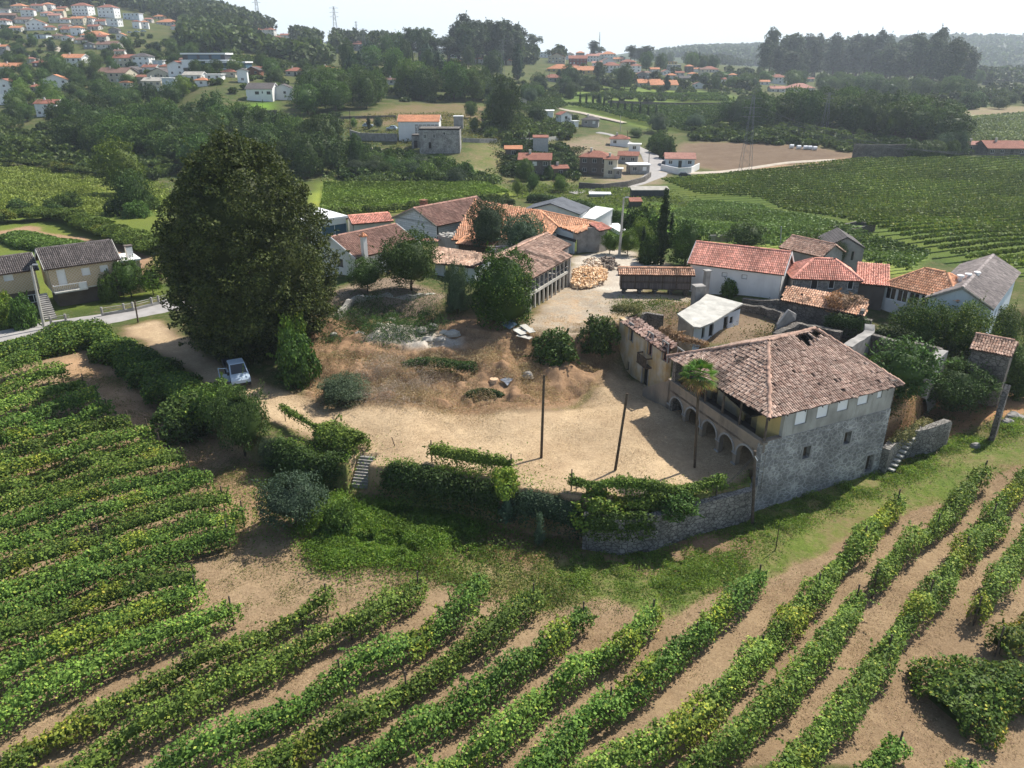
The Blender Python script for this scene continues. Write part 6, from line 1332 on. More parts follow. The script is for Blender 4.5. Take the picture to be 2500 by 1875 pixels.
scatter("brambles", "brambles and dry grass among the roofless walls", [[(1560, 760), (1700, 700), (1880, 760), (1900, 800), (1760, 780), (1600, 790)], [(1880, 850), (1990, 830), (2100, 900), (1990, 930), (1900, 950)]], 22000, .18, .6, (.10, .10, .03), (.34, .22, .10), 69, .42, 1.3, tip=(.08, .14, .03), tipf=.3)
scatter("dry_grass", "straw-coloured grass at the edge of the upper courtyard", [[(1140, 690), (1320, 690), (1340, 650), (1480, 655), (1480, 700), (1340, 710), (1180, 730)]], 16000, .12, .15, (.30, .2, .1), (.52, .38, .22), 70, .45, 1.6, aspect=.2)
scatter("vineyard_litter", "dry clippings and low weeds between the vine rows", [[(0, 1658), (0, 900), (400, 1000), (540, 1330), (900, 1250), (1400, 1340), (1800, 1180), (2212, 960), (2212, 1658)]], 130000, .10, .06, (.17, .11, .07), (.50, .36, .23), 71, .40, 2.0, aspect=.22, up=1.0, tip=(.10, .14, .03), tipf=.14)
scatter("weeds", "thin green weeds between the lush bank and the vine rows", [[(840, 1220), (1000, 1180), (1180, 1160), (1300, 1280), (1180, 1320), (1000, 1280)]], 30000, .13, .22, (.07, .13, .02), (.22, .29, .06), 72, .45, 1.4, up=.6, tip=(.3, .24, .1), tipf=.15)
# ---------------------------------------------------------------- vineyards and fields beyond, as masses of foliage
def canopy(name, label, poly, n, ang, sp, size, h0, h1, cA, cB, seed, tip=None, tipf=.05, cat="vineyard", thr=.33, r='f', along=6., fill=.25):
    rng = np.random.default_rng(seed); pl = gpoly(poly, r); q = inpoly_pts(pl, n, rng)
    a = math.radians(ang); u = q[:, 0] * math.cos(a) + q[:, 1] * math.sin(a); v = -q[:, 0] * math.sin(a) + q[:, 1] * math.cos(a)
    ph = v / sp; d = (ph - np.round(ph)) * sp; d2 = d * (1 - fill) * .55; v2 = v - d + d2
    q = np.column_stack([u * math.cos(a) - v2 * math.sin(a), u * math.sin(a) + v2 * math.cos(a)])
    g = vnoise(u, np.round(ph) * 7.7, along, seed); keep = g + .15 * rng.random(n) > thr; q = q[keep]; d = np.abs(d2[keep]) / sp
    z = gzs(q[:, 0], q[:, 1]) + h0 + (h1 - h0) * np.clip(1 - d * 2, .1, 1) * (.6 + .5 * rng.random(len(q)))
    P = np.column_stack([q, z]); base = P.mean(0); cf = (.72 + .56 * vnoise(P[:, 0], P[:, 1], 14, seed + 2)) * (.85 + .3 * vnoise(P[:, 0], P[:, 1], 2.2, seed + 4))
    o = link(name, leafmesh(name, P - base, size, cA, cB, up=.5, rng=rng, cf=cf, tip=tip, tipf=tipf, aspect=.8)); o.location = base
    return tag(o, label, cat, kind="stuff")
canopy("pergola_vineyard", "wide pergola vineyard filling the valley right of the farm", [(1430, 400), (1620, 380), (1860, 352), (2212, 348), (2500, 350), (2500, 640), (2212, 605), (2030, 560), (1860, 500), (1760, 478), (1640, 440), (1500, 430)], 230000, 24, 3.0, .5, .9, 1.9, (.075, .13, .025), (.22, .29, .065), 81, tip=(.27, .29, .07), tipf=.08, thr=.16, fill=.7)
canopy("maize_field", "pale green maize field between pergola vineyard and barns", [(1440, 475), (1500, 442), (1640, 452), (1860, 512), (2005, 556), (1960, 596), (1760, 560), (1600, 528), (1480, 515)], 40000, 24, 1.4, .45, .2, 1.3, (.10, .15, .035), (.26, .33, .11), 82, cat="maize field", thr=.1, fill=.8)
canopy("maize_field", "bright lime-green maize field behind the brown roofs", [(690, 466), (700, 402), (1050, 402), (1100, 422), (900, 448)], 40000, 10, 1.4, .5, .2, 1.2, (.12, .19, .03), (.28, .36, .07), 83, cat="maize field", thr=.08, fill=.8)
canopy("terraced_vineyard", "upper vineyard terrace above the row of small cypresses", [(1240, 213), (1310, 203), (1560, 206), (1575, 222), (1400, 216)], 20000, 6, 3.4, 1.1, .6, 2.0, (.05, .095, .018), (.14, .20, .035), 84, thr=.2)
canopy("terraced_vineyard", "lower vineyard terrace in front of the row of small cypresses", [(1225, 230), (1340, 232), (1560, 232), (1620, 250), (1490, 288), (1360, 262)], 26000, -12, 3.4, 1.1, .6, 2.0, (.045, .085, .018), (.13, .18, .035), 85, thr=.2)
canopy("terraced_vineyard", "sloping vineyard left of the cypress lane", [(1090, 215), (1200, 205), (1225, 232), (1180, 245), (1100, 240)], 12000, 30, 3.4, 1.0, .5, 1.9, (.04, .08, .018), (.11, .16, .03), 86, thr=.25)
canopy("distant_vineyard", "grey-green field of low plants at the far right", [(2040, 292), (2090, 256), (2212, 246), (2500, 250), (2500, 325), (2212, 320), (2100, 322)], 20000, 4, 3.0, 1.0, .2, 1.2, (.12, .16, .07), (.26, .30, .16), 87, thr=.15, fill=.7)
scatter("meadow", "rough green meadow left of the giant tree", [[(-60, 400), (-60, 350), (350, 400), (380, 440), (300, 470), (-60, 445)]], 60000, .45, .7, (.09, .13, .022), (.24, .29, .06), 88, .36, 5., .6, cat="meadow", aspect=.7)
scatter("rough_grass", "rough grass and low scrub between gardens and the valley road", [[(1110, 398), (1250, 405), (1420, 412), (1500, 438), (1440, 475), (1290, 442), (1120, 430)]], 22000, .45, .6, (.07, .11, .025), (.20, .24, .07), 93, .38, 5., .5, aspect=.6)
scatter("rough_grass", "rough grass on the hillside terraces beyond the stone ruin", [[(740, 255), (1090, 250), (1250, 262), (1240, 300), (1060, 310), (860, 320), (740, 310)]], 22000, .6, .8, (.07, .10, .025), (.24, .22, .09), 94, .42, 7., .5, aspect=.6)
canopy("terrace_vines", "vine strip below the modern glass house", [(430, 126), (560, 128), (660, 140), (650, 150), (430, 140)], 6000, 2, 5, 1.4, .6, 2., (.06, .1, .02), (.16, .2, .04), 89, thr=.2)
scatter("hill_scrub", "shrubby slope between the stone ruin and the maize field", [[(700, 398), (740, 345), (900, 345), (1060, 380), (1080, 400)]], 30000, .6, 1.6, (.04, .08, .02), (.14, .19, .05), 90, .5, 6., .4, cat="scrub", aspect=.7)
scatter("hill_scrub", "dry shrubby slope left of the valley road", [[(1060, 300), (1250, 320), (1300, 345), (1230, 395), (1090, 385)]], 16000, .6, 1.3, (.05, .08, .02), (.16, .18, .06), 91, .5, 6., .4, cat="scrub", aspect=.7)
# ---------------------------------------------------------------- things in the yard
def pole(name, label, r, xb, yb, xt, yt, rad, mat, z=None, lean=True, cat="pole", arm=None, top=.8):
    b = np.array(G(r, xb, yb) if z is None else V(r, xb, yb, z)); t = np.array(VY(r, xt, yt, b[1] + .0))
    if not lean: t[0] = b[0]
    root = empty(name, b, label, cat); m = MB(); m.cyl(b - (0, 0, .4), t, rad, rad * top, 8); m.build("post", mat, root)
    if arm:
        a = MB(); e = t + np.array(arm); a.cyl(t, e, .04, n=5); a.build("arm", M_METAL, root); a = MB(); a.box((e[0] - .15, e[1] - .1), 0, .55, .22, e[2] - .05, e[2] + .07); a.build("lamp_head", M_METAL, root)
    return root, t
pole("wooden_pole", "dark wooden pole standing upright in the middle of the yard", 'l', 1828, 1005, 1848, 430, .11, M_BARK, 0)
pole("wooden_pole", "leaning wooden pole right of the upright one in the yard", 'f', 1327, 1022, 1355, 850, .11, M_BARK, 0)
r3, t3 = pole("utility_pole", "weathered utility pole with white insulator in front of the retaining wall", 'k', 1100, 1608, 1116, 1108, .12, M_WOODPOST)
m = MB(); m.cyl(t3 + (0, -.12, -.35), t3 + (.22, -.12, -.7), .03, n=6); m.build("insulator", M_WHITE2, r3)
pole("street_lamp", "tall pale concrete street lamp at the roadside by the beige house", 'g', 378, 1195, 262, 655, .16, M_CONCPALE, 0, arm=(.35, 0, .15))
pole("wooden_pole", "short wooden post on the verge where the drive leaves the road", 'g', 1165, 1130, 1135, 945, .10, M_WOODPOST, 0)
pole("wooden_pole", "stub post sticking out of the roadside hedge", 'g', 680, 1185, 684, 1135, .10, M_BARK, 0)
pole("concrete_lamp_pole", "tall tapered concrete lamp pole beside the woodpile", 'i', 938, 710, 978, 218, .2, M_CONCPALE, 3.7, arm=(.3, 0, .05), top=.5)
pole("thin_post", "thin leaning stick by the yard steps", 'l', 855, 935, 820, 850, .04, M_WOODPOST, 0)
pole("thin_post", "rusty iron stake on the grass verge by the vines", 'q', 535, 190, 557, 45, .04, M_BARK)
pole("utility_pole", "wooden utility pole beside the valley road junction", 'c', 1188, 1390, 1193, 1290, .14, M_WOODPOST)
pole("utility_pole", "wooden utility pole beside the white workshop on the valley road", 'c', 1010, 1240, 1010, 1100, .14, M_WOODPOST)
pole("utility_pole", "lone utility pole in the vineyard below the cypress lane", 'c', 950, 1105, 950, 975, .13, M_CONCPALE)
pole("utility_pole", "grey utility pole among the bushes left of the brown field", 'c', 1315, 1270, 1322, 1130, .14, M_WOODPOST)
pole("utility_pole", "utility pole on the dry slope above the ivy barn", 'c', 180, 1250, 182, 1110, .13, M_WOODPOST)
pole("utility_pole", "utility pole left of the hillside terrace wall", 'b', 812, 1120, 808, 930, .15, M_WOODPOST)
pole("thin_post", "metal mast beside the weathered pink barn", 'j', 155, 500, 165, 320, .1, M_METAL, 1.8)
for d0 in (0, .25):
    w = MB(); p0 = t3 + (-.1, 0, -.35 - d0); p1 = np.array(V('k', 860, 1370, .3)); w.tube([p0 + (p1 - p0) * s - (0, 0, 4 * .3 * s * (1 - s)) for s in np.linspace(0, 1, 8)], .012, n=4)
    tag(w.build("cable", M_DKMET), ("upper" if d0 == 0 else "lower") + " thin cable running down from the utility pole to the vines", "cable")
# garden steps through the hedge
stp = empty("garden_steps", (*V('l', 620, 1080, -1)[:2], -1), "old stone steps cut through the hedge from yard to lower field", "steps")
sA = np.array(STA); sB = np.array(STB); sa = math.atan2((sB - sA)[1], (sB - sA)[0])
for i in range(10):
    t = (i + .5) / 10; p = sA * (1 - t) + sB * t; b = MB(); Ls = np.linalg.norm((sB - sA)[:2]) / 10
    b.box(p, sa, Ls * 1.15, 1.25, p[2] - .6, p[2] + .05, u0=-Ls * .6, v0=-.62); b.build("step", M_CONC, stp)
# firewood
def logs(name, label, r, poly, n, zmax, seed, cA, cB, zb=3.7, L=(.35, .6)):
    rng = np.random.default_rng(seed); pl = [V(r, x, y, zb) for x, y in poly]; q = inpoly_pts(pl, n, rng); c = np.mean([p[:2] for p in pl], 0)
    R = np.max([np.hypot(*(np.array(p[:2]) - c)) for p in pl]); mb = MB()
    for x, y in q:
        d = math.hypot(x - c[0], y - c[1]) / R; z = zb + max(0, zmax * (1 - d * 1.1)) * (.75 + .35 * rng.random()) + .05
        v = rng.normal(size=3) * (1, 1, .35); v /= np.linalg.norm(v); l = L[0] + (L[1] - L[0]) * rng.random(); t = rng.random()
        col = tuple(a * (1 - t) + b * t for a, b in zip(cA, cB)); p = np.array((x, y, z)); k = len(mb.v); mb.cyl(p - v * l / 2, p + v * l / 2, .07 + .05 * rng.random(), n=5, c=col)
    o = mb.build(name, M_STUFF); return tag(o, label, "firewood", kind="stuff")
logs("firewood_heap", "sprawling heap of freshly split pale orange firewood", 'i', [(530, 960), (560, 860), (650, 800), (760, 780), (830, 860), (840, 930), (700, 985), (590, 985)], 620, .9, 5, (.62, .36, .17), (.80, .62, .42))
logs("log_heap", "dark heap of unsplit roots and logs behind the split firewood", 'i', [(760, 800), (800, 740), (870, 760), (925, 820), (850, 835)], 130, 1.0, 6, (.13, .10, .08), (.34, .28, .22), L=(.5, 1.0))
logs("firewood_heap", "paler upper heap of split firewood against the end wall", 'i', [(630, 830), (660, 755), (740, 755), (790, 820), (740, 860)], 200, 1.1, 7, (.55, .42, .3), (.82, .72, .58))
def sheet(name, label, pts, mat, cat, folds=6, seed=1, amp=.1):
    rng = np.random.default_rng(seed); P_ = [np.array(p, float) for p in pts]; n = folds; mb = MB(); g = [[None] * (n + 1) for _ in range(n + 1)]
    for i in range(n + 1):
        for j in range(n + 1):
            s, t = i / n, j / n; q = P_[0] * (1 - s) * (1 - t) + P_[1] * s * (1 - t) + P_[2] * s * t + P_[3] * (1 - s) * t; g[i][j] = q + (0, 0, amp * rng.random())
    for i in range(n):
        for j in range(n): mb.quad(g[i][j], g[i + 1][j], g[i + 1][j + 1], g[i][j + 1])
    o = mb.build(name, mat); return tag(o, label, cat)
def lift(p, h=.25): return (p[0], p[1], p[2] + h)
sheet("blue_tarpaulin", "blue-grey board lying below the ivy-swallowed ruin", [lift(G('h', 1805, 1240)), lift(G('h', 1870, 1205), .6), lift(G('h', 1945, 1265), .6), lift(G('h', 1880, 1282))], plain("blue_sheet", (.16, .23, .29), .2, 2, .5), "board", 3, amp=.03)
for i, (x0, y0, x1, y1) in enumerate(((1920, 1290, 2040, 1265), (1940, 1320, 2080, 1290), (1950, 1340, 2060, 1375), (1990, 1260, 2075, 1330), (1930, 1300, 2000, 1350))):
    p = np.array(lift(G('h', x0, y0), .3 + .05 * i)); q = np.array(lift(G('h', x1, y1), .35 + .05 * i)); d = (q - p); n_ = np.array((-d[1], d[0], 0)) / np.linalg.norm(d) * .35; b = MB(); b.prism([p - n_, q - n_, q + n_, p + n_], [x + np.array((0, 0, .05)) for x in (p - n_, q - n_, q + n_, p + n_)])
    tag(b.build("broken_panel", M_CONCPALE), ["leftmost", "largest", "lowest", "topmost", "innermost"][i] + " of the broken white panels dumped on the bank", "panel", "broken white panels on the bank")
sheet("grey_sheet", "crumpled silver sheet among stumps below the bank", [lift(G('l', 1550, 480)), lift(G('l', 1600, 470)), lift(G('l', 1640, 490), .4), lift(G('l', 1600, 522))], M_METAL, "sheet", 4, 3, .15)
sm = MB(); p = G('l', 1510, 480); sm.cyl((p[0], p[1], p[2] - .1), (p[0], p[1], p[2] + .35), .45, .4, 12); tag(sm.build("tree_stump", plain("cut_wood", (.62, .42, .26), .15, 3)), "sawn pale tree stump on the bank", "stump")
def rock(mb, c, s, seed, c_=None):
    rng = np.random.default_rng(seed); n = 7; rings = []
    for i, h in enumerate((-.5, -.1, .3, .55)):
        rr_ = (1.0, 1.05, .85, .45)[i]; rings.append([np.array(c) + np.array((math.cos(2 * PI * k / n) * s[0] * rr_ * (.75 + .5 * rng.random()), math.sin(2 * PI * k / n) * s[1] * rr_ * (.75 + .5 * rng.random()), h * s[2] * (.8 + .4 * rng.random()))) for k in range(n)])
    for a, b in zip(rings[:-1], rings[1:]):
        for k in range(n): mb.quad(a[k], a[(k + 1) % n], b[(k + 1) % n], b[k])
    mb.quad(*rings[-1])
M_ROCK = plain("pale_granite", (.46, .43, .37), .35, 1.5, .95, .5, col2=(.30, .28, .25))
M_BOULD = plain("grey_granite", (.33, .31, .28), .35, 1.5, .95, .5)
for i, (r, x, y, s, l) in enumerate((('s', 1265, 1280, .55, "pale boulder at the foot of the wall with steps"), ('s', 1125, 1345, .5, "grey boulder below the pale one by the grassy track"), ('s', 2030, 1035, .55, "light boulder in front of the free-standing wall stub"), ('s', 2090, 975, .7, "largest boulder behind the light one at the right edge"), ('s', 2165, 985, .45, "flat boulder at the right end of the boulder group"), ('s', 1690, 1290, .45, "half-buried boulder at the bottom of the brown slope"), ('l', 1740, 440, .55, "whitish rock in the slide below the bank"))):
    b = MB(); p = G(r, x, y); rock(b, (p[0], p[1], p[2] + .1), (s, s * .8, s), i); tag(b.build("boulder", M_BOULD), l, "boulder")
oc = [(790, 1240, .7), (880, 1190, .6), (740, 1340, .6), (1140, 1270, .7), (1230, 1240, .6), (1330, 1290, .5), (1190, 1350, .6), (960, 1300, .5), (1300, 1350, .5), (620, 1310, .6), (400, 1310, .5), (1400, 1300, .7)]
for i, (x, y, s) in enumerate(oc):
    b = MB(); p = G('h', x, y); rock(b, (p[0], p[1], p[2] + .1), (s, s * .7, s * .8), 30 + i); tag(b.build("rock_outcrop", M_ROCK), ("leftmost second third fourth fifth sixth seventh eighth ninth tenth eleventh rightmost".split())[sorted(range(12), key=lambda j: oc[j][0]).index(i)] + " pale rock, counted along the weedy terrace above the brown bank", "rock", "pale rocks on the terrace")
cf_ = MB(); roughwall(cf_, [V('h', 420, 1100, 3.4), V('h', 560, 980, 4.0), V('h', 800, 960, 4.3), V('h', 1050, 975, 4.3), V('h', 1200, 940, 4.3), V('h', 1400, 990, 3.9)], .5, amp=.3, step=.4); tag(cf_.build("earth_bluff", M_ROCK), "pale weathered earth bluff below the fig-like tree", "bluff")
# ---------------------------------------------------------------- fan palm in front of the arcade
pb0 = np.array(V('k', 708, 1222, 0)); pt0 = np.array(VY('k', 738, 600, pb0[1])); palm = empty("fan_palm", pb0, "slender fan palm with bright green crown in front of the arcade", "palm")
m = MB(); m.tube([pb0 - (0, 0, .3), pb0 * .5 + pt0 * .5, pt0 * .85 + pb0 * .15], .09, .10, 8); m.tube([pt0 * .85 + pb0 * .15, pt0], .2, .16, 8); m.build("trunk", M_BARK, palm)
fr_ = np.random.default_rng(3)
for i in range(30):
    az = i * 2.4; el = math.radians(75 - 4.0 * i + fr_.normal() * 6); d = np.array((math.cos(az) * math.cos(el), math.sin(az) * math.cos(el), math.sin(el))); L_ = .75; h = pt0 + d * L_; s = np.cross(d, (0, 0, 1.)); s /= np.linalg.norm(s) + 1e-6; u_ = np.cross(s, d)
    m = MB(); col = (.10, .20, .03) if i < 20 else ((.22, .22, .05) if i < 25 else (.25, .17, .07)); m.cyl(pt0, h, .02, n=4, c=col)
    for k in range(13):
        th = (k - 6) * .23; t = h + (d * math.cos(th) + s * math.sin(th)) * .8 - np.array((0, 0, .22 * (1 - .2 * abs(th)) + .12 * (i > 14))); w_ = (s * math.cos(th) - d * math.sin(th)) * .05; mid = h * .45 + t * .55 + u_ * .03
        c2 = tuple(x * (.8 + .5 * fr_.random()) for x in col); m.quad(h, mid - w_, t, mid + w_, c=c2)
    m.build("frond", M_LEAF, palm)
# ---------------------------------------------------------------- van with its door open, and cars
M_PAINTW, _n, _b = nmat("white_car_paint"); _b.inputs["Base Color"].default_value = (.45, .54, .63, 1); _b.inputs["Roughness"].default_value = .25; _b.inputs["Specular IOR Level"].default_value = .5
M_PAINTD, _n, _b = nmat("dark_car_paint"); _b.inputs["Base Color"].default_value = (.03, .035, .045, 1); _b.inputs["Roughness"].default_value = .25; _b.inputs["Specular IOR Level"].default_value = .5
M_TYRE = plain("tyre_rubber", (.02, .02, .02), .2, 5, .9, 0); M_PLAST = plain("black_plastic", (.035, .035, .037), .2, 5, .7, 0)
def vehicle(name, label, cat, c, ang, prof_, wd, wheels, paint, glassx, cabin, group=None, scale=1., front=None):
    """body swept from a side profile [(x,z)...]; x forward; cabin = tapering upper part (x0,x1,x2,x3,z0,z1)"""
    root = empty(name, c, label, cat, group); ca, sa = math.cos(ang), math.sin(ang)
    def p(x, y, z): x *= scale; y *= scale; z *= scale; return (c[0] + ca * x - sa * y, c[1] + sa * x + ca * y, c[2] + z)
    m = MB(); n = len(prof_); w = wd / 2
    def ww(z): return w * (1 - .06 * max(0, (z - .8)))
    Lp = [p(x, ww(z), z) for x, z in prof_]; Rp = [p(x, -ww(z), z) for x, z in prof_]
    Ls = [p(x * .99, ww(z) + .0, z) for x, z in prof_]
    for i in range(n): j = (i + 1) % n; m.quad(Rp[i], Rp[j], Lp[j], Lp[i])
    m.quad(*Lp); m.quad(*Rp[::-1]); b = m.build("body", paint, root)
    bv = b.modifiers.new("bevel", 'BEVEL'); bv.width = .05 * scale; bv.segments = 2; bv.limit_method = 'ANGLE'
    x0, x1, x2, x3, z0, z1 = cabin; wt = w * .80
    cab = MB(); lo = [(x0, w * .97), (x3, w * .95), (x3, -w * .95), (x0, -w * .97)]; hi = [(x1, wt), (x2, wt), (x2, -wt), (x1, -wt)]
    A = [p(x, y, z0) for x, y in lo]; B = [p(x, y, z1) for x, y in hi]; cab.prism(A, B); cb_ = cab.build("cabin", paint, root); bv = cb_.modifiers.new("bevel", 'BEVEL'); bv.width = .06 * scale; bv.segments = 2
    def face(i, j, k0, k1, v0, v1, off, nm):
        A0, A1, B0, B1 = map(np.array, (A[i], A[j], B[i], B[j])); q = []
        for s, t in ((k0, v0), (k1, v0), (k1, v1), (k0, v1)): bt = A0 * (1 - s) + A1 * s; tp = B0 * (1 - s) + B1 * s; q.append(bt * (1 - t) + tp * t)
        nrm = np.cross(q[1] - q[0], q[3] - q[0]); nrm /= np.linalg.norm(nrm); cen_ = np.mean([np.array(x) for x in A + B], 0)
        if nrm @ (q[0] - cen_) < 0: nrm = -nrm
        g = MB(); g.prism([x + nrm * .005 for x in q], [x + nrm * off for x in q]); g.build(nm, M_GLASS, root)
    face(1, 2, .06, .94, .08, .92, .02, "windscreen"); face(3, 0, .12, .88, .3, .88, .02, "rear_window")
    for k0, k1 in glassx: face(0, 1, k0, k1, .12, .85, .02, "side_window"); face(3, 2, k0, k1, .12, .85, .02, "side_window")
    for x in wheels[0]:
        for s in (1, -1):
            rr_ = wheels[1]; t = MB(); t.cyl(p(x, s * (w - .16), rr_), p(x, s * (w + .03), rr_), rr_ * scale, n=16); wh = t.build("wheel", M_TYRE, root); t = MB(); t.cyl(p(x, s * (w + .02), rr_), p(x, s * (w + .045), rr_), rr_ * .6 * scale, n=12); t.build("rim", M_METAL, wh)
    fx, fz = front
    for s in (1, -1):
        t = MB(); t.prism([p(fx - .25, s * (w - .38), fz - .08), p(fx + .03, s * (w - .38), fz - .08), p(fx - .02, s * (w - .06), fz - .08), p(fx - .35, s * (w - .02), fz - .08)], [p(fx - .3, s * (w - .38), fz + .1), p(fx - .02, s * (w - .38), fz + .08), p(fx - .1, s * (w - .06), fz + .1), p(fx - .45, s * (w - .02), fz + .12)]); t.build("headlight", M_BLUEG, root)
    t = MB(); t.box(p(fx - .1, -w + .02, 0)[:2], ang, .22 * scale, (wd - .04) * scale, c[2] + .28 * scale, c[2] + .55 * scale); t.build("bumper", M_PLAST, root)
    return root, p
vc = G('m', 1600, 490); vang = math.radians(-62)
v_, vp = vehicle("flatbed_van", "white double-cab flatbed van with its driver's door open under the giant tree", "van", (vc[0] - .35, vc[1] + 1.2, vc[2]), vang,
                 [(-.3, .3), (2.45, .3), (2.6, .55), (2.55, .8), (2.4, .98), (2.05, 1.15), (1.7, 1.25), (-.3, 1.25)], 1.7, ((1.95, -1.5), .32), M_PAINTW, ((.06, .38), (.44, .74)), (-.3, -.2, 1.05, 2.0, 1.2, 1.95), scale=1., front=(2.5, .82))
b = MB(); 
q = [vp(x, y, .75)[:2] for x, y in ((-2.9, -.85), (-.45, -.85), (-.45, .85), (-2.9, .85))]; b.prism([(*a_, vc[2] + .62) for a_ in q], [(*a_, vc[2] + .78) for a_ in q]); b.build("load_bed", M_DKMET, v_)
for s in (1, -1):
    b = MB(); q = [vp(-2.9, s * .82, 0)[:2], vp(-.45, s * .82, 0)[:2], vp(-.45, s * .87, 0)[:2], vp(-2.9, s * .87, 0)[:2]]; b.prism([(*a_, vc[2] + .78) for a_ in q], [(*a_, vc[2] + 1.15) for a_ in q]); b.build("side_board", M_DKMET, v_)
b = MB(); q = [vp(-2.9, -.85, 0)[:2], vp(-2.85, -.85, 0)[:2], vp(-2.85, .85, 0)[:2], vp(-2.9, .85, 0)[:2]]; b.prism([(*a_, vc[2] + .78) for a_ in q], [(*a_, vc[2] + 1.15) for a_ in q]); b.build("tailboard", M_DKMET, v_)
# the open door: hinged at the front right corner of the cab
dA = np.array(vp(1.5, -.86, 0)); dd = np.array(vp(1.0, -1.65, 0)) - dA; dd /= np.linalg.norm(dd); dn = np.array((-dd[1], dd[0], 0)) * .05
def dq(u0, u1, z0, z1): a0, a1 = dA + dd * u0, dA + dd * u1; return [(*x[:2], vc[2] + z) for x, z in ((a0, z0), (a1, z0), (a1 + dn, z0), (a0 + dn, z0))], [(*x[:2], vc[2] + z) for x, z in ((a0, z1), (a1, z1), (a1 + dn, z1), (a0 + dn, z1))]
b = MB(); b.prism(*dq(0, .95, .45, 1.2)); b.prism(*dq(.0, .06, 1.2, 1.5)); b.prism(*dq(.89, .95, 1.2, 1.75)); b.prism(*dq(.2, .95, 1.72, 1.78)); b.build("open_door", M_PAINTW, v_)
for s in (1, -1):
    b = MB(); a_ = np.array(vp(1.55, s * .9, 1.15)); b.box((a_[0] - .1, a_[1] - .1), vang, .14, .22, vc[2] + 1.15, vc[2] + 1.42); b.build("mirror", M_PLAST, v_)
def car(label, r, x, y, ang, paint, s=1.):
    c = G(r, x, y); vehicle("parked_car", label, "car", (c[0], c[1], c[2] + .12), math.radians(ang), [(-1.9, .3), (1.95, .3), (2.0, .6), (1.9, .82), (1.0, .92), (-1.85, .95), (-1.95, .6)], 1.7, ((1.25, -1.25), .31), paint, ((.08, .46), (.52, .9)), (-1.75, -1.2, .35, 1.05, .9, 1.42), front=(1.92, .7), scale=s)
car("dark hatchback parked at the valley road junction below the white walled house", 'c', 1488, 1495, -8, M_PAINTD, .95)
car("white car parked on the terrace beside the orange-roofed hillside house", 'b', 1165, 1098, 172, M_PAINTW)
car("white car parked behind small trees on the hillside terrace", 'b', 962, 1075, 0, M_PAINTW)
car("white car driving on the road above the hipped cream house", 'b', 150, 543, 0, M_PAINTW)
car("white car, left of three parked on the village slope", 'a', 1100, 282, 10, M_PAINTW)
car("white car, middle of three parked on the village slope", 'a', 1155, 276, 10, M_PAINTW)
car("white car, right of three parked on the village slope", 'a', 1212, 270, 10, M_PAINTW)
car("blue car tucked beside the white house with concrete wall at the junction", 'c', 1320, 1395, 70, M_PAINTD, .9)
# ---------------------------------------------------------------- roadside walls and small structures
def lowwall(label, pts, h, th, mat, name="low_wall", cat="wall", r='f', posts=0, cap=None):
    W3 = [G(r, *p) for p in pts]; root = empty(name, W3[len(W3) // 2], label, cat); mb = MB()
    for p, q in zip(W3[:-1], W3[1:]):
        a_ = math.atan2(q[1] - p[1], q[0] - p[0]); L_ = math.hypot(q[0] - p[0], q[1] - p[1]); k = max(1, int(L_ / 3))
        for i in range(k):
            s0, s1 = L_ * i / k, L_ * (i + 1) / k; A0, A1 = pt(p, a_, s0, -th / 2), pt(p, a_, s1, -th / 2); B1, B0 = pt(p, a_, s1, th / 2), pt(p, a_, s0, th / 2); z = [gz(*x) for x in (A0, A1, B1, B0)]; z = [z[0], z[1], z[1], z[0]]
            mb.prism([(*x, zz - 1.2) for x, zz in zip((A0, A1, B1, B0), z)], [(*x, zz + h) for x, zz in zip((A0, A1, B1, B0), z)])
    mb.build("wall_body", mat, root)
    if posts:
        for p, q in zip(W3[:-1], W3[1:]):
            L_ = math.hypot(q[0] - p[0], q[1] - p[1])
            for s in np.arange(0, L_, posts): x, y = p[0] + (q[0] - p[0]) * s / L_, p[1] + (q[1] - p[1]) * s / L_; m = MB(); m.box((x - .1, y - .1), 0, .2, .2, gz(x, y), gz(x, y) + h + .75); m.build("fence_post", M_CONC, root)
        m = MB()
        for p, q in zip(W3[:-1], W3[1:]):
            for hh in (.35, .6): m.cyl((p[0], p[1], gz(p[0], p[1]) + h + hh), (q[0], q[1], gz(q[0], q[1]) + h + hh), .035, n=4)
        m.build("fence_rail", M_CONC, root)
    return root
lowwall("low roadside wall with posts and rails in front of the beige house's garden", [(870, 1085), (1130, 1040), (1345, 985), (1420, 965)], .45, .25, M_GREYR, 'roadside_wall', r='g', posts=2.4)
lowwall("short garden wall left of the beige house's drive with ironwork gate", [(440, 1165), (600, 1145)], .5, .25, M_GREYR, 'garden_wall', r='g', posts=1.5)
lowwall("pale curved retaining wall with railing below the hillside terrace", [(815, 1160), (900, 1185), (1000, 1190), (1110, 1190), (1210, 1195)], 2.6, .4, M_CONC, 'terrace_wall', r='b')
lowwall("long low pale wall right of the stone ruin", [(1760, 1200), (1900, 1205), (2050, 1205)], 1.4, .35, M_CONC, 'terrace_wall', r='b')
lowwall("pale wall edging the bend of the lane below the white gabled barn", [(115, 1200), (260, 1200), (420, 1180), (520, 1140)], 1.5, .35, M_CONCPALE, 'lane_wall', r='c')
lowwall("white concrete wall round the white house at the junction", [(1290, 1440), (1440, 1475), (1540, 1465), (1610, 1430)], 2.0, .35, M_WHITE, 'garden_wall', r='c')
lowwall("dark stone wall below the old farmhouse along the valley road", [(600, 1590), (800, 1605), (1000, 1580), (1150, 1540), (1200, 1500)], 1.6, .5, M_STONED, 'roadside_wall', r='c')
lowwall("dark terrace wall below the upper vineyard", [(840, 870), (1100, 880), (1500, 890), (1890, 890)], 1.5, .5, M_STONED, 'vineyard_wall', r='c')
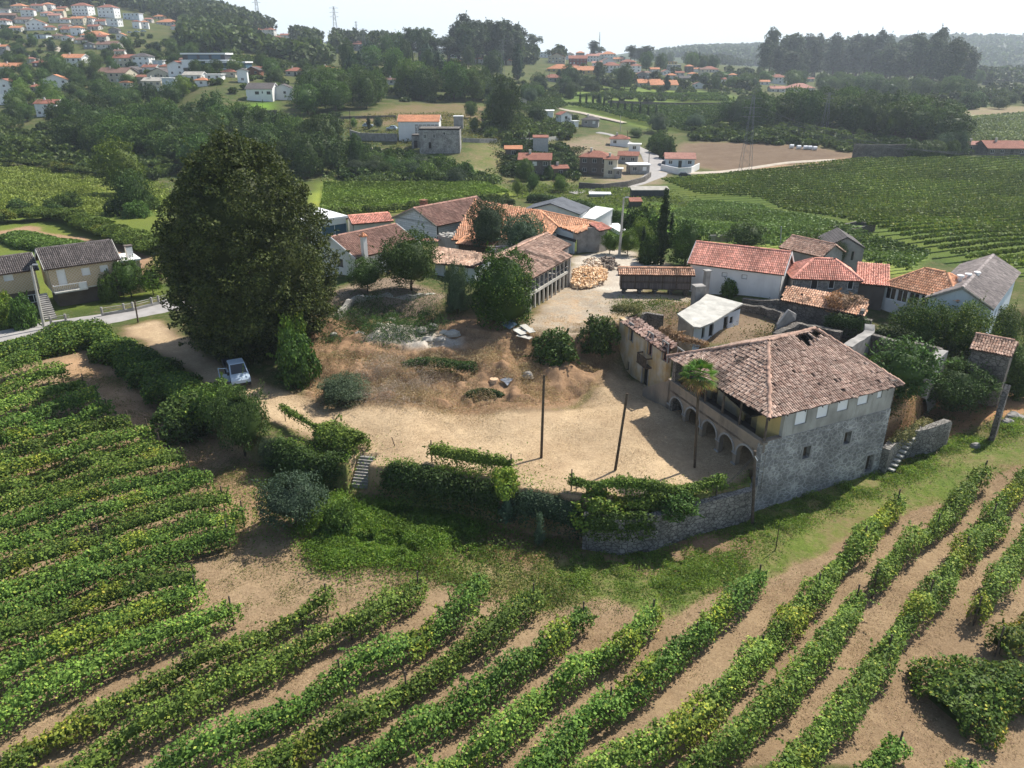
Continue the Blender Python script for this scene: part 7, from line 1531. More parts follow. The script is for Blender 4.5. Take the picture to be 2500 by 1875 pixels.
lowwall("old brown retaining wall under the dark grove at the right", [(760, 1330), (1000, 1335), (1270, 1330)], 4.5, .6, M_STONED, 'retaining_wall', r='e')
lowwall("big white boundary wall at the left edge of the village", [(0, 880), (120, 885), (235, 878)], 4.5, .4, M_WHITE2, 'boundary_wall', r='a')
lowwall("grey wall below the bright lawn of the grey-roofed white house", [(0, 990), (120, 990), (200, 985)], 2.6, .4, M_STONED, 'lawn_wall', r='b')
lowwall("long grey wall crossing the hillside above the terrace cars", [(700, 1010), (900, 1005), (1200, 1000)], 1.2, .4, M_STONED, 'hillside_wall', r='b')
lowwall("low grey wall left of the dark tree behind the white gabled house", [(1690, 585), (1890, 585)], 1.0, .25, M_CONC, 'garden_wall', r='i')
tnk = empty("stone_tank", V('j', 770, 330, .8), "rectangular stone water tank with green algae in the vineyard", "water tank")
tq = [np.array(V('j', x, y, 1.3)) for x, y in ((575, 325), (740, 350), (965, 297), (800, 275))]; m = MB()
for i in range(4):
    p, q = tq[i], tq[(i + 1) % 4]; a_ = math.atan2((q - p)[1], (q - p)[0]); m.box(p, a_, np.linalg.norm(q - p), .3, -1.5, 1.3)
m.build("tank_wall", M_STONED, tnk); m = MB(); m.quad(*[(x[0], x[1], .75) for x in tq]); m.build("algae_water", plain("algae", (.16, .26, .05), .5, .5, .4, 0, col2=(.05, .07, .03)), tnk)
# sheds and small roofs in the gardens beyond
def shedh(label, r, x1, y1, x2, y2, z, D, h, roof, rh, rm, wm, name="shed", cat="shed", wins=(), ov=.15):
    O, a, L = he(r, x1, y1, r, x2, y2, z, ov); return house(label, cat, O, a, L, D, z - h, h, roof, rh, rm=rm, wm=wm, ov=ov, name=name, wins=wins)
LATE = 1
shedh("small grey corrugated hut on the lane bend", 'c', 210, 1165, 345, 1165, 3.4, 3.0, 2.6, 'p', .5, M_ROOFR, M_METAL)
m = MB(); q = [V('i', x, y, 2.6) for x, y in ((820, 435), (930, 430), (1000, 490), (940, 502))]; m.prism([(a_, b_, c_ - .7) for a_, b_, c_ in q], q); tag(m.build("pool_cover", M_WHITE2), "white wedge-shaped cover on the bright lawn", "pool cover")
m = MB(); q = [V('i', x, y, 2.2) for x, y in ((1190, 478), (1212, 470), (1245, 497), (1240, 505))]; m.prism([(a_, b_, c_ - .3) for a_, b_, c_ in q], q); tag(m.build("garden_lounger", M_WHITE2), "small white lounger on the bright lawn by the cypresses", "lounger")
# ---------------------------------------------------------------- villages on the hills
WMS = {'w': M_WHITE, 'W': M_WHITE2, 'c': M_CREAM, 'p': M_PALE, 'g': M_GREYR, 'd': M_DARKR, 'y': M_YELR, 'r': M_REDR, 'b': M_BRICK, 'u': M_BLUEW, 's': M_STONED}
RMS = {'o': M_ROOFO, 'r': M_ROOFR, 'b': M_ROOFB, 'p': M_ROOFP, 'g': M_ROOFG, 's': M_ROOFS, 'w': M_WHITE2}
def vh(r, x, y, wpx, ang, st, roof, rm, wm, label, dep=.75, cat="house", wk='w', nwin=None, hst=2.7):
    """village house: foot seen at (x,y), wpx wide in the survey photo"""
    p = G(r, x, y); k = (p[1] * CP + (H_CAM - p[2]) * SP) / FPX / REG[r][2]; a = math.radians(ang)
    L = wpx * k * .95; L = L / (abs(math.cos(a)) + dep * abs(math.sin(a))); D = L * dep; 
    if roof in 'v': D = L * dep
    h = st * hst; wins = []; n = nwin if nwin is not None else max(1, min(5, int(L / 3)))
    O = pt(p, a, -L / 2, 0) if a >= 0 else pt(p, a, -L / 2, 0)
    rg = random.Random(int(x * 7 + y))
    for s in range(st):
        for i in range(n):
            if st == 1 and i == n // 2 and n > 2: wins.append(('F', L * (i + .5) / n, 1.1 + p[2], 1.1, 2.1, 'k', 'door'))
            else: wins.append(('F', L * (i + .5) / n, p[2] + s * hst + 1.6, min(1.3, L / n * .5), 1.2, wk if rg.random() < .8 else 's'))
        sd = 'R' if ang < 0 else 'L'
        for i in range(2 if D > 6 else 1): wins.append((sd, D * (i + .6) / 2.2, p[2] + s * hst + 1.6, 1.1, 1.1, wk))
    rh = min(D, L) * .5 * .42 if roof in 'h' else (D * .5 * .4 if roof == 'u' else L * .5 * .4)
    ch = [(L * .3, D * .4, rh + .9, .6, M_PALE)] if roof in 'uh' and rg.random() < .5 else []
    return house(label, cat, O, a, L, D, p[2], h, roof, rh, rm=RMS[rm], wm=WMS[wm], wins=wins, ov=.45, chim=ch, trim=M_WHITE if roof in 'uv' and wm in 'wW' else None)
VILLAGE = [
 ('a', 35, 115, 90, 10, 1, 'u', 'g', 'w', "grey-roofed house at the very top left corner of the village"),
 ('a', 150, 105, 130, -8, 2, 'h', 'o', 'c', "orange-hipped cream house, second from the top left corner"),
 ('a', 235, 140, 120, 12, 2, 'h', 'r', 'w', "white house with red hip just below the hilltop at upper left"),
 ('a', 320, 105, 110, 5, 2, 'u', 'r', 'p', "pale two-storey house right of the red-hipped one near the hilltop"),
 ('a', 75, 190, 150, 20, 2, 'u', 'b', 'd', "dark brown barn-like house with gable at the left edge of the village"),
 ('a', 190, 195, 150, -5, 1, 'u', 'b', 'p', "long low brown-roofed house above the large white gabled one"),
 ('a', 310, 258, 185, 20, 2, 'v', 'o', 'W', "large bright white gabled house with orange roof in the upper left village"),
 ('a', 310, 325, 170, 5, 1, 'f', 'g', 'u', "flat grey-blue garage house beneath the large white gabled one"),
 ('a', 680, 132, 160, -6, 3, 'h', 'r', 'W', "three-storey white villa with red hip, left of two twins below the wood"),
 ('a', 900, 148, 155, -4, 3, 'h', 'r', 'W', "three-storey white villa with red hip, right of two twins below the wood"),
 ('a', 950, 220, 120, -10, 2, 'f', 'w', 'W', "white flat-roofed block just below the right twin villa"),
 ('a', 1110, 170, 140, 2, 2, 'f', 'w', 'u', "modern glass-fronted white box high on the left hill"),
 ('a', 655, 218, 130, -8, 2, 'u', 'o', 'c', "pale green-white house with orange roof under the left twin villa"),
 ('a', 745, 212, 100, -8, 2, 'h', 'o', 'w', "white orange-hipped house between the twin villas, lower"),
 ('a', 835, 210, 130, -6, 1, 'u', 'r', 'w', "white house under a wide dull red roof left of the white block"),
 ('a', 465, 190, 110, 10, 2, 'u', 'p', 'p', "pale gabled house left of the twin villas"),
 ('a', 545, 192, 90, 4, 1, 'h', 'r', 'w', "small red-hipped house left of the pale green-white one"),
 ('a', 590, 280, 175, -4, 1, 'u', 'r', 'p', "long low house with dull red roof in the middle of the left village"),
 ('a', 780, 330, 225, -4, 1, 'h', 'o', 'W', "long white house with broad orange hip on the left hillside"),
 ('a', 690, 372, 140, 14, 1, 'h', 'b', 'c', "cream house with brown hip below the long white one"),
 ('a', 785, 255, 110, -6, 1, 'u', 'r', 'p', "small red-roofed house above the long white one"),
 ('a', 960, 282, 90, 4, 1, 'v', 'g', 'g', "small grey gabled house right of the long white one"),
 ('a', 900, 412, 185, -2, 1, 'u', 'b', 'p', "long brown-roofed house with a row of porch columns below the hill"),
 ('a', 750, 410, 90, 10, 1, 'v', 'g', 'g', "grey gabled shed left of the house with porch columns"),
 ('a', 1395, 215, 175, -4, 1, 'h', 'o', 'p', "pale house with wide orange hip at the wood's edge"),
 ('a', 1340, 165, 90, 0, 1, 'h', 'o', 'c', "small orange-roofed house behind the wide-hipped one at the wood's edge"),
 ('a', 1150, 242, 60, 0, 2, 'h', 'r', 'W', "tiny narrow white house with red roof beside a dark tree"),
 ('a', 80, 605, 200, 4, 1, 'u', 'o', 'w', "white house with orange roof at the left edge below the village street"),
 ('a', 258, 535, 80, 10, 1, 'h', 'p', 'p', "small pale hipped house between dark trees at the left"),
 ('a', 335, 570, 135, -4, 1, 'h', 'r', 'd', "low house with two dark red hips beside a bright tree"),
 ('a', 608, 572, 205, -4, 2, 'u', 'o', 'W', "white house with orange roof and white gable end in the mid-left"),
 ('a', 1045, 572, 190, -4, 2, 'u', 'r', 'c', "brown-red-roofed old house left of the white two-storey one"),
 ('a', 1190, 560, 165, -4, 2, 'h', 'g', 'W', "white two-storey house with grey roof left of the modern glass villa"),
 ('a', 1330, 552, 90, -2, 1, 'f', 'w', 'u', "bluish flat glass house just left of the modern glass villa"),
 ('a', 950, 705, 285, -6, 2, 'u', 'b', 'c', "long cream two-storey house with brown roof above the dark wood"),
 ('a', 1110, 635, 150, -8, 1, 'v', 'g', 'W', "white gabled house with dark roof behind the long cream one"),
 ('a', 1260, 610, 130, -4, 1, 'u', 'r', 'w', "white house with red roof between dark gables"),
 ('a', 1340, 668, 250, -10, 1, 'v', 'g', 'c', "wide cream gable under a dark roof above the dark wood"),
 ('a', 1490, 642, 165, -8, 2, 'v', 'r', 'W', "white gabled house with red roof left of the modern glass villa"),
 ('a', 1625, 685, 175, -4, 1, 'u', 's', 'w', "white house with pale grey roof in front of the modern glass villa"),
 ('a', 1800, 680, 145, -2, 1, 'f', 'w', 'W', "long flat white outbuilding below the modern glass villa"),
 ('a', 1290, 785, 185, -6, 2, 'u', 's', 'c', "cream house with pale roof rising out of the dark wood"),
 ('a', 1430, 765, 120, -6, 2, 'f', 'w', 'u', "bluish-white blank block right of the cream house in the wood"),
 ('a', 1700, 730, 115, -4, 1, 'h', 'o', 'w', "small orange-roofed house at the dark wood's upper edge"),
 ('a', 1930, 655, 130, -6, 1, 'h', 'r', 'c', "small red-hipped house right below the modern glass villa"),
 ('a', 2130, 640, 140, -8, 1, 'v', 'g', 'b', "brown brick gable with dark roof right of the modern glass villa"),
 ('a', 480, 765, 225, 18, 2, 'v', 'o', 'W', "white gabled house with bright orange roof beside the dark wood"),
 ('a', 50, 800, 200, 8, 2, 'v', 'r', 'W', "white gabled house with red roof at the left edge above the white wall"),
 ('a', 400, 985, 205, -4, 2, 'u', 'r', 'W', "white house with red roof lowest at the left, against the dark wood"),
 ('a', 300, 780, 115, 0, 1, 'h', 'r', 'g', "small brown-roofed shed above the white boundary wall"),
 ('b', 25, 275, 70, 0, 1, 'h', 'r', 'p', "pale house partly cut by dark trees on the ridge road"),
 ('b', 120, 300, 110, -3, 2, 'h', 'r', 'w', "white house with red hip on the ridge below the big pylon"),
 ('b', 190, 345, 105, -3, 1, 'h', 'r', 'c', "cream house with red hip below the ridge-road house"),
 ('b', 262, 310, 90, 4, 1, 'u', 'r', 'w', "white house with red roof right of the ridge-road house"),
 ('b', 355, 375, 70, 4, 1, 'h', 'o', 'c', "small orange-roofed house half hidden by two dark firs"),
 ('b', 620, 372, 70, 0, 1, 'v', 'g', 'W', "tiny white gable among ridge trees"),
 ('b', 855, 425, 185, -5, 2, 'u', 'r', 'g', "large grey gabled house with broad red roof on the ridge"),
 ('b', 615, 622, 140, -3, 1, 'h', 'o', 'c', "cream house with orange hip and white shutters above the oaks"),
 ('b', 350, 645, 175, 6, 1, 'h', 'r', 'p', "low brown hipped roof among shrubs above the grey-roofed white house"),
 ('b', 30, 620, 80, 0, 1, 'u', 'r', 'b', "small brown house at the edge of the strip vineyard"),
 ('b', 1580, 365, 130, -2, 2, 'f', 'r', 'p', "hazy pink block with flat red roof far between dark woods"),
 ('b', 1370, 365, 80, 0, 1, 'u', 'r', 'p', "tiny hazy red-roofed house far left of the pink block"),
 ('b', 1690, 490, 130, -6, 2, 'v', 'g', 'W', "white gabled house left of the single round dark tree"),
 ('b', 1900, 530, 80, 0, 1, 'h', 'o', 'w', "small orange-roofed house right of the round dark tree"),
 ('b', 1998, 475, 100, -3, 1, 'u', 'o', 'p', "small orange-roofed house below the stone pines"),
 ('b', 1740, 550, 60, 0, 1, 'h', 'o', 'd', "orange-roofed hut left of the round dark tree"),
 ('b', 2145, 540, 70, 0, 1, 'h', 'o', 'p', "tiny orange-roofed house at the foot of the tall poplar"),
 ('b', 1160, 720, 90, 0, 1, 'u', 'b', 'p', "old low pale house between the two oak groups"),
 ('c', 315, 455, 160, -3, 2, 'f', 'w', 'W', "white cubic two-storey house on the skyline"),
 ('c', 410, 535, 160, -5, 2, 'v', 'o', 'c', "pale gabled house with orange roof below the white cubic one"),
 ('c', 590, 548, 170, -4, 2, 'u', 'r', 'r', "dark red painted house with brown roof in the central village"),
 ('c', 718, 522, 110, -2, 2, 'u', 'p', 'w', "white house with pinkish roof behind the dark red one"),
 ('c', 612, 452, 75, 0, 2, 'h', 'o', 'g', "small grey house with orange cap on the skyline"),
 ('c', 850, 450, 135, -2, 2, 'h', 'o', 'W', "bright white house with orange hip on the skyline, centre"),
 ('c', 430, 610, 240, -8, 1, 'h', 'o', 'y', "large yellow hall with vivid orange roof, left"),
 ('c', 640, 625, 225, -3, 1, 'u', 'o', 'y', "long yellow wing with vivid orange roof, right of the large hall"),
 ('c', 850, 545, 150, 8, 1, 'v', 'b', 'W', "white gabled house in the middle of the central village"),
 ('c', 1010, 575, 125, -3, 2, 'h', 'r', 'b', "brown brick villa with red hip in the central village"),
 ('c', 870, 612, 170, -4, 2, 'h', 'r', 'w', "white villa with dark red hip left of a square dark tree"),
 ('c', 975, 605, 110, -4, 2, 'v', 'p', 'p', "pale gabled house squeezed right of the red-hipped villa"),
 ('c', 380, 690, 165, 0, 1, 'h', 'r', 'g', "low pavilion with wide red hip at the vineyard terraces"),
 ('c', 1130, 665, 150, -6, 1, 'v', 'p', 'g', "grey gabled house left of the low orange sheds"),
 ('c', 1195, 735, 200, 0, 1, 'u', 'o', 'c', "long low shed with orange roof, upper of two at the vineyard edge"),
 ('c', 1320, 752, 250, 2, 1, 'u', 'o', 'c', "long low shed with orange roof, lower of two at the vineyard edge"),
 ('c', 1290, 498, 120, -3, 2, 'h', 'r', 'W', "white villa with red hip right of the dark tree row"),
 ('c', 1375, 572, 110, -3, 2, 'f', 'o', 'y', "yellow house with orange terraces right of the dark tree row"),
 ('c', 1430, 510, 80, 0, 1, 'u', 'o', 'p', "flat pinkish roof on the ridge right of the white villa"),
 ('c', 1530, 612, 70, 0, 2, 'h', 'o', 'd', "small dark tower-like house with orange cap beside the tall cypress"),
 ('c', 1705, 612, 160, -3, 1, 'h', 'r', 'p', "pale low house with brown hip right of the tall cypress"),
 ('c', 1598, 608, 60, 0, 1, 'u', 'o', 'w', "tiny orange roof at the tall cypress's foot"),
 ('c', 1610, 745, 90, 4, 1, 'v', 'b', 'W', "small white gabled cottage above the clipped hedge"),
 ('c', 1400, 600, 120, 0, 2, 'f', 'w', 'g', "bare grey unfinished block below the yellow house"),
 ('c', 1500, 690, 110, 0, 1, 'u', 'g', 'g', "greyish low cottages left of the small white gabled one"),
 ('c', 2165, 720, 90, 0, 1, 'u', 'o', 'W', "white house half behind the eucalyptus wood's left foot"),
 ('c', 1380, 665, 90, 0, 1, 'h', 'o', 'p', "small pale house with orange roof behind the long low sheds"),
 ('e', 135, 708, 150, -2, 2, 'h', 'r', 'W', "white house with red hip below the eucalyptus wood"),
 ('e', 135, 782, 130, 0, 1, 'u', 'p', 'p', "low pink-roofed house, left of two in front of the eucalyptus wood"),
 ('e', 335, 775, 235, -2, 1, 'h', 'p', 'p', "long pink-hipped house, right of two in front of the eucalyptus wood"),
 ('e', 410, 690, 60, 0, 1, 'u', 'r', 'p', "tiny red roof at the eucalyptus wood's edge"),
 ('e', 2060, 1320, 350, -3, 1, 'u', 'r', 's', "stone barn with reddish roof at the right edge of the pergola vineyard"),
 ('e', 1790, 1290, 160, -2, 1, 'u', 'p', 'g', "low pinkish shed left of the stone barn"),
 ('c', 115, 895, 105, 12, 1, 'v', 's', 'c', "small stone cottage with pale gable at the foot of the terraces"),
 ('c', 690, 1065, 165, -12, 1, 'h', 'g', 'g', "grey hipped bungalow right of the white gabled barn-house"),
 ('c', 490, 1080, 140, 28, 2, 'v', 'r', 'W', "tall white gabled barn-house with red roof on the lane"),
 ('c', 300, 990, 180, -4, 1, 'f', 'w', 'W', "long white flat building behind the tall white barn-house"),
 ('c', 575, 1080, 60, 28, 1, 'f', 'w', 'W', "little white flat annex at the barn-house's right"),
 ('c', 940, 1235, 180, -8, 1, 'h', 'r', 'W', "small white workshop with pinkish hip on the valley road"),
 ('c', 1065, 1285, 110, -10, 1, 'f', 'w', 'W', "flat white box garage below the workshop on the valley road"),
 ('c', 1110, 1470, 190, 6, 1, 'f', 'w', 'g', "flat grey-white store at the valley road bend"),
 ('c', 1450, 1412, 270, -6, 1, 'u', 'p', 'u', "pale bluish house with pink-brown roof above the white concrete wall"),
 ('c', 725, 1480, 300, -14, 2, 'h', 'r', 'd', "old farmhouse with worn red hip and dark walls above the valley road"),
 ('c', 860, 1500, 130, -14, 2, 'u', 'r', 'c', "yellowish glazed wing attached to the old farmhouse"),
 ('c', 1010, 1385, 190, -12, 1, 'u', 'r', 'g', "right wing of the old farmhouse with pale porch"),
 ('c', 925, 1505, 70, -14, 1, 'f', 'w', 'g', "small grey lean-to at the old farmhouse's right foot"),
 ('c', 225, 1510, 290, -4, 2, 'u', 'r', 's', "ivy-covered barn with dull red roof left of the old farmhouse"),
 ('c', 445, 1500, 150, 14, 1, 'u', 'r', 'd', "small shed with dull red roof between ivy barn and farmhouse"),
 ('c', 45, 1330, 140, 0, 1, 'u', 'o', 'd', "orange-roofed shelter above the ivy-covered barn"),
]
for t in VILLAGE: vh(*t[:9], t[9])
for i, (r, x, y, w, rf, rm, wm, lab) in enumerate([
    ('a', 20, 235, 110, 'h', 'r', 'w', 'white house with red hip at the left edge, under the dark brown barn-like house'),
    ('a', 130, 268, 110, 'u', 'o', 'p', 'pale orange-roofed house just left of the large white gabled one'),
    ('a', 390, 140, 100, 'h', 'p', 'W', 'white pinkish-roofed house left of the left twin villa'),
    ('a', 500, 150, 90, 'u', 'o', 'c', "cream orange-roofed cottage touching the left twin villa's left side"),
    ('a', 420, 262, 100, 'h', 'r', 'w', 'white red-hipped house right of the large white gabled one'),
    ('a', 540, 250, 110, 'u', 'b', 'p', 'pale brown-roofed house above the long low dull-red-roofed one'),
    ('a', 645, 302, 100, 'h', 'o', 'W', 'white orange-hipped house left of the long white broad-hipped one'),
    ('a', 850, 345, 100, 'u', 'r', 'p', "pale red-roofed house under the long white house's right end"),
    ('a', 1020, 330, 80, 'v', 'o', 'w', 'white gabled cottage right of the small grey gabled house'),
    ('a', 1225, 245, 70, 'h', 'o', 'W', 'white orange-capped cottage right of the tiny narrow white house'),
    ('a', 480, 335, 90, 'h', 'b', 'c', "cream brown-hipped house below the grey-blue garage house's level"),
    ('a', 560, 350, 90, 'v', 'r', 'w', 'white gabled cottage left of the cream brown-hipped pair'),
    ('a', 20, 470, 90, 'u', 'o', 'g', 'grey orange-roofed hut at the left edge among garden trees'),
    ('a', 1010, 470, 90, 'u', 'b', 'w', 'white brown-roofed house above the brown-red-roofed old house'),
    ('a', 1400, 605, 110, 'h', 'r', 'p', 'pale red-hipped house below the bluish flat glass house'),
    ('a', 1560, 592, 80, 'u', 'b', 'W', "white brown-roofed cottage under the glass villa's left end"),
    ('a', 1200, 695, 100, 'u', 'r', 'c', 'cream red-roofed cottage right of the long cream house'),
    ('a', 1060, 742, 90, 'h', 'o', 'p', 'pale orange-hipped cottage below the long cream house'),
    ('a', 2050, 700, 90, 'v', 'g', 'W', 'white grey-roofed cottage below the brown brick gable'),
    ('a', 1480, 250, 80, 'h', 'r', 'w', "white red-hipped house below the wide-hipped one at the wood's edge"),
    ('a', 1250, 190, 70, 'u', 'p', 'p', 'pinkish-roofed cottage right of the modern white box'),
    ('a', 400, 90, 90, 'h', 'o', 'w', 'white orange-hipped house high up behind the grey village roofs'),
    ('a', 520, 95, 80, 'u', 'r', 'c', 'cream red-roofed cottage up left of the left twin villa'),
    ('c', 700, 472, 80, 'u', 'r', 'w', 'white red-roofed house beneath the grey orange-capped skyline house'),
    ('c', 780, 507, 80, 'h', 'p', 'p', 'pale pink-hipped house beneath the bright white skyline house'),
    ('c', 930, 522, 90, 'u', 'o', 'c', 'cream orange-roofed house above the brown brick villa'),
    ('c', 960, 472, 70, 'v', 'g', 'g', 'grey gabled house right of the bright white skyline house'),
    ('c', 1080, 612, 90, 'h', 'r', 'W', "white red-hipped cottage right of the brown brick villa's foot"),
    ('c', 1240, 612, 90, 'u', 'o', 'p', 'pale orange-roofed cottage below the white red-hipped villa'),
    ('c', 1180, 642, 80, 'h', 'b', 'w', 'white brown-hipped cottage right of the grey gabled house'),
    ('c', 520, 505, 80, 'v', 'o', 'W', 'white gabled cottage between pale gable and dark red house'),
    ('c', 1450, 642, 80, 'u', 'r', 'p', 'pale red-roofed cottage below the unfinished grey block'),
    ('c', 1560, 652, 80, 'h', 'o', 'w', "white orange-hipped cottage at the tall cypress's left"),
    ('c', 1660, 642, 90, 'u', 'b', 'c', "cream brown-roofed cottage at the tall cypress's right"),
    ('c', 1340, 632, 80, 'v', 'p', 'w', 'white gabled cottage left of the unfinished grey block'),
    ('c', 560, 590, 90, 'h', 'r', 'c', 'cream red-hipped cottage above the long yellow wing'),
    ('c', 750, 590, 90, 'u', 'p', 'W', 'white pink-roofed cottage right of the long yellow wing'),
    ('c', 1050, 547, 70, 'h', 'o', 'W', 'white orange-hipped cottage behind the brown brick villa'),
    ('c', 1800, 700, 90, 'u', 'r', 'w', 'white red-roofed cottage right of the clipped hedge'),
    ('c', 1900, 690, 70, 'h', 'o', 'p', 'pale orange-hipped hut left of the eucalyptus wood'),
]): vh(r, x, y, w, (-8, -4, 0, 5, 12)[i % 5], 1 + (i % 3 == 0), rf, rm, wm, lab)
# modern glass villa
mg = G('a', 1820, 612); km = (mg[1] * CP + (H_CAM - mg[2]) * SP) / FPX / 3.456; vl = empty("glass_villa", mg, "modern two-level villa with dark glass bands and white slabs on the left hill", "house")
def vbox(nm, x0, x1, y0, y1, mat, dep=9, off=0): m = MB(); m.box((mg[0] + (x0 - 1820) * km, mg[1] + off), 0, (x1 - x0) * km, dep, mg[2] + (612 - y1) * km, mg[2] + (612 - y0) * km); return m.build(nm, mat, vl)
vbox("upper_slab", 1550, 1928, 460, 472, M_WHITE2, 12, -1); vbox("upper_wall", 1560, 1915, 472, 512, M_DKMET, 10)
for i in range(3): vbox("window", 1605 + i * 100, 1680 + i * 100, 476, 508, M_BLUEG, .3, -.15)
vbox("middle_slab", 1550, 1945, 512, 523, M_WHITE2, 12, -1); vbox("lower_glass", 1640, 2085, 536, 578, M_BLUEG, 10, -.5); vbox("side_wall", 1550, 1620, 523, 575, M_WHITE2, 11, -.8); vbox("roof_slab", 1760, 2095, 526, 537, M_WHITE2, 13, -3); vbox("terrace_slab", 1620, 2095, 578, 588, M_WHITE2, 13, -3); vbox("basement", 1650, 2060, 588, 640, M_DKMET, 9)
# white grey-roofed house with the lawn, hillside house, stone ruin
def big(r, xl, yl, xr, yr, hpx, D, roof, rm, wm, label, wins=(), ang=None, cat="house", rh=None, **k):
    p, q = G(r, xl, yl), G(r, xr, yr); a = math.atan2(q[1] - p[1], q[0] - p[0]) if ang is None else math.radians(ang); kk = (p[1] * CP + (H_CAM - p[2]) * SP) / FPX / REG[r][2]; L = (xr - xl) * kk / math.cos(a) * .97
    zb = min(p[2], q[2]); h = hpx * kk + (max(p[2], q[2]) - zb); W2 = [(f, L * u, zb + h - d * kk, w * kk, hh * kk, kd) for f, u, d, w, hh, kd in wins]
    return house(label, cat, p, a, L, D, zb, h, roof, rh or (D * .2 if roof in 'uh' else L * .2), rm=rm, wm=wm, wins=W2, **k)
big('b', -60, 838, 165, 838, 80, 11, 'u', M_ROOFG, M_WHITE2, "white bungalow with dark grey roof above a bright green lawn", [('F', .42, 30, 34, 24, 'k'), ('F', .63, 26, 10, 16, 'k'), ('F', .87, 30, 34, 24, 'k')], ang=0, trim=M_WHITE2)
big('b', 165, 838, 330, 800, 60, 9, 'v', M_ROOFG, M_WHITE2, "white gabled front wing of the grey-roofed bungalow", [('F', .6, 30, 20, 20, 'k')], ang=8, trim=M_WHITE2)
big('b', 1225, 1195, 1575, 1195, 150, 9, 'u', M_ROOFO, M_WHITE2, "white hillside house with orange roof and grey stone patchwork wall", [('F', .2, 30, 30, 32, 's'), ('F', .56, 30, 26, 34, 's'), ('F', .76, 30, 26, 34, 's')], ang=0, trim=M_WHITE2)
sp_ = G('b', 1460, 1200); kk = sp_[1] * 1.0 / FPX / 3.456 * .95
m = MB(); rg = random.Random(5); o = G('b', 1365, 1195); zt = o[2] + 148 * kk
for row in range(7):
    x = 0
    while x < 195 * kk:
        w = (.5 + .9 * rg.random()); 
        if not (.5 < (x / (195 * kk)) * 1.0 < .0): m.box((o[0] + x, o[1] - .09), 0, w, .06, zt - 2.2 - row * .62 + 1.4, zt - 2.2 - row * .62 + 1.82)
        x += w + .18
tag(m.build("stone_patchwork", M_BOULD), "grey stone patchwork set in the hillside house's white wall", "stone facing")
ru = big('b', 1400, 1300, 1750, 1310, 205, 8, 'f', M_STONED, M_STONE, "roofless grey stone ruin in front of the white hillside house", [('F', .26, 135, 22, 50, 'd'), ('F', .14, 62, 24, 32, 'w'), ('F', .37, 60, 22, 32, 'w'), ('F', .62, 40, 18, 24, 'w')], ang=0, cat="ruin", ov=0, par=-.5)
big('b', 1335, 1255, 1400, 1260, 110, 5, 'f', M_STONED, M_STONE, "low side block of the stone ruin with a dark doorway", [('F', .5, 75, 30, 60, 'd')], ang=0, cat="ruin", ov=0, par=-.4)
big('i', 1045, 222, 1365, 228, 62, 3.2, 'p', M_ROOFS, M_DKMET, "long low dark timber shed with grey lid roof above the garden", name="shed", cat="shed", rh=.4, ov=.15)
big('i', 1030, 308, 1130, 310, 52, 2.0, 'p', M_ROOFR, M_DKMET, "small dark hut with red sloping roof near the long dark shed", name="shed", cat="shed", rh=.5, ov=.15)
big('i', 690, 208, 870, 214, 16, 3.0, 'f', M_WHITE2, M_GREYR, "white flat canopy roof beside the hedge-lined garden", name="shed", cat="shed", rh=.01, ov=.15)
shedh("small white-roofed shelter on the dry hillside", 'b', 1680, 985, 1765, 985, gz(*G('b', 1720, 1030)[:2]) + 3.2, 3, 3, 'f', 0, M_WHITE2, M_GREYR)
# arcaded terrace below the yellow hall
aw = G('c', 700, 700); ka = (aw[1] * CP) / FPX / 3.456; at_ = empty("arcaded_terrace", aw, "dark arcaded terrace wall with round arches among palms", "arcade")
m = MB(); m.box((aw[0] - 150 * ka, aw[1]), 0, 300 * ka, 1, aw[2] - 1, aw[2] + 45 * ka); m.build("terrace_wall", M_STONED, at_)
for i in range(7):
    m = MB(); x = aw[0] + (-130 + i * 40) * ka; c = [(x + math.cos(t) * 13 * ka, aw[1] - .05, aw[2] + 18 * ka + math.sin(t) * 13 * ka) for t in np.linspace(0, PI, 9)] ; c = [(x + 13 * ka, aw[1] - .05, aw[2] - .5)] + c + [(x - 13 * ka, aw[1] - .05, aw[2] - .5)]; m.quad(*c); m.build("arch", M_DARK, at_)
# ---------------------------------------------------------------- pylons and masts
M_PYL = plain("dull_steel", (.20, .21, .22), .2, 3, .7, 0)
def pylon(r, x, y, ytop, w, label, arms=3):
    b = G(r, x, y); t = VY(r, x, ytop, b[1]); Hh = t[2] - b[2]; root = empty("pylon", b, label, "pylon"); th = max(.045, b[1] / 7500)
    m = MB(); c = np.array(b); lv = [(0, w / 2)] + [(Hh * k / 8, w / 2 * (1 - .85 * k / 8)) for k in range(1, 9)]
    for (z0, a0), (z1, a1) in zip(lv[:-1], lv[1:]):
        C0_ = [c + (sx * a0, sy * a0, z0) for sx, sy in ((1, 1), (-1, 1), (-1, -1), (1, -1))]; C1_ = [c + (sx * a1, sy * a1, z1) for sx, sy in ((1, 1), (-1, 1), (-1, -1), (1, -1))]
        for i in range(4): m.cyl(C0_[i], C1_[i], th, n=4); m.cyl(C0_[i], C1_[(i + 1) % 4], th * .6, n=3); m.cyl(C0_[(i + 1) % 4], C1_[i], th * .6, n=3)
    m.build("lattice", M_PYL, root)
    for i in range(arms): m = MB(); z = Hh * (.74 + .11 * i); m.cyl(c + (-w * .8, 0, z), c + (w * .8, 0, z), th, n=4); m.cyl(c + (-w * .8, 0, z), c + (0, 0, z + Hh * .05), th * .6, n=3); m.cyl(c + (w * .8, 0, z), c + (0, 0, z + Hh * .05), th * .6, n=3); m.build("cross_arm", M_PYL, root)
    return root, c, Hh
P1_ = pylon('c', 1995, 1490, 800, 3.4, "lattice pylon standing at the brown field's right end")
P2_ = pylon('e', 520, 1120, 780, 3, "slim lattice pylon in the dark grove at the right")
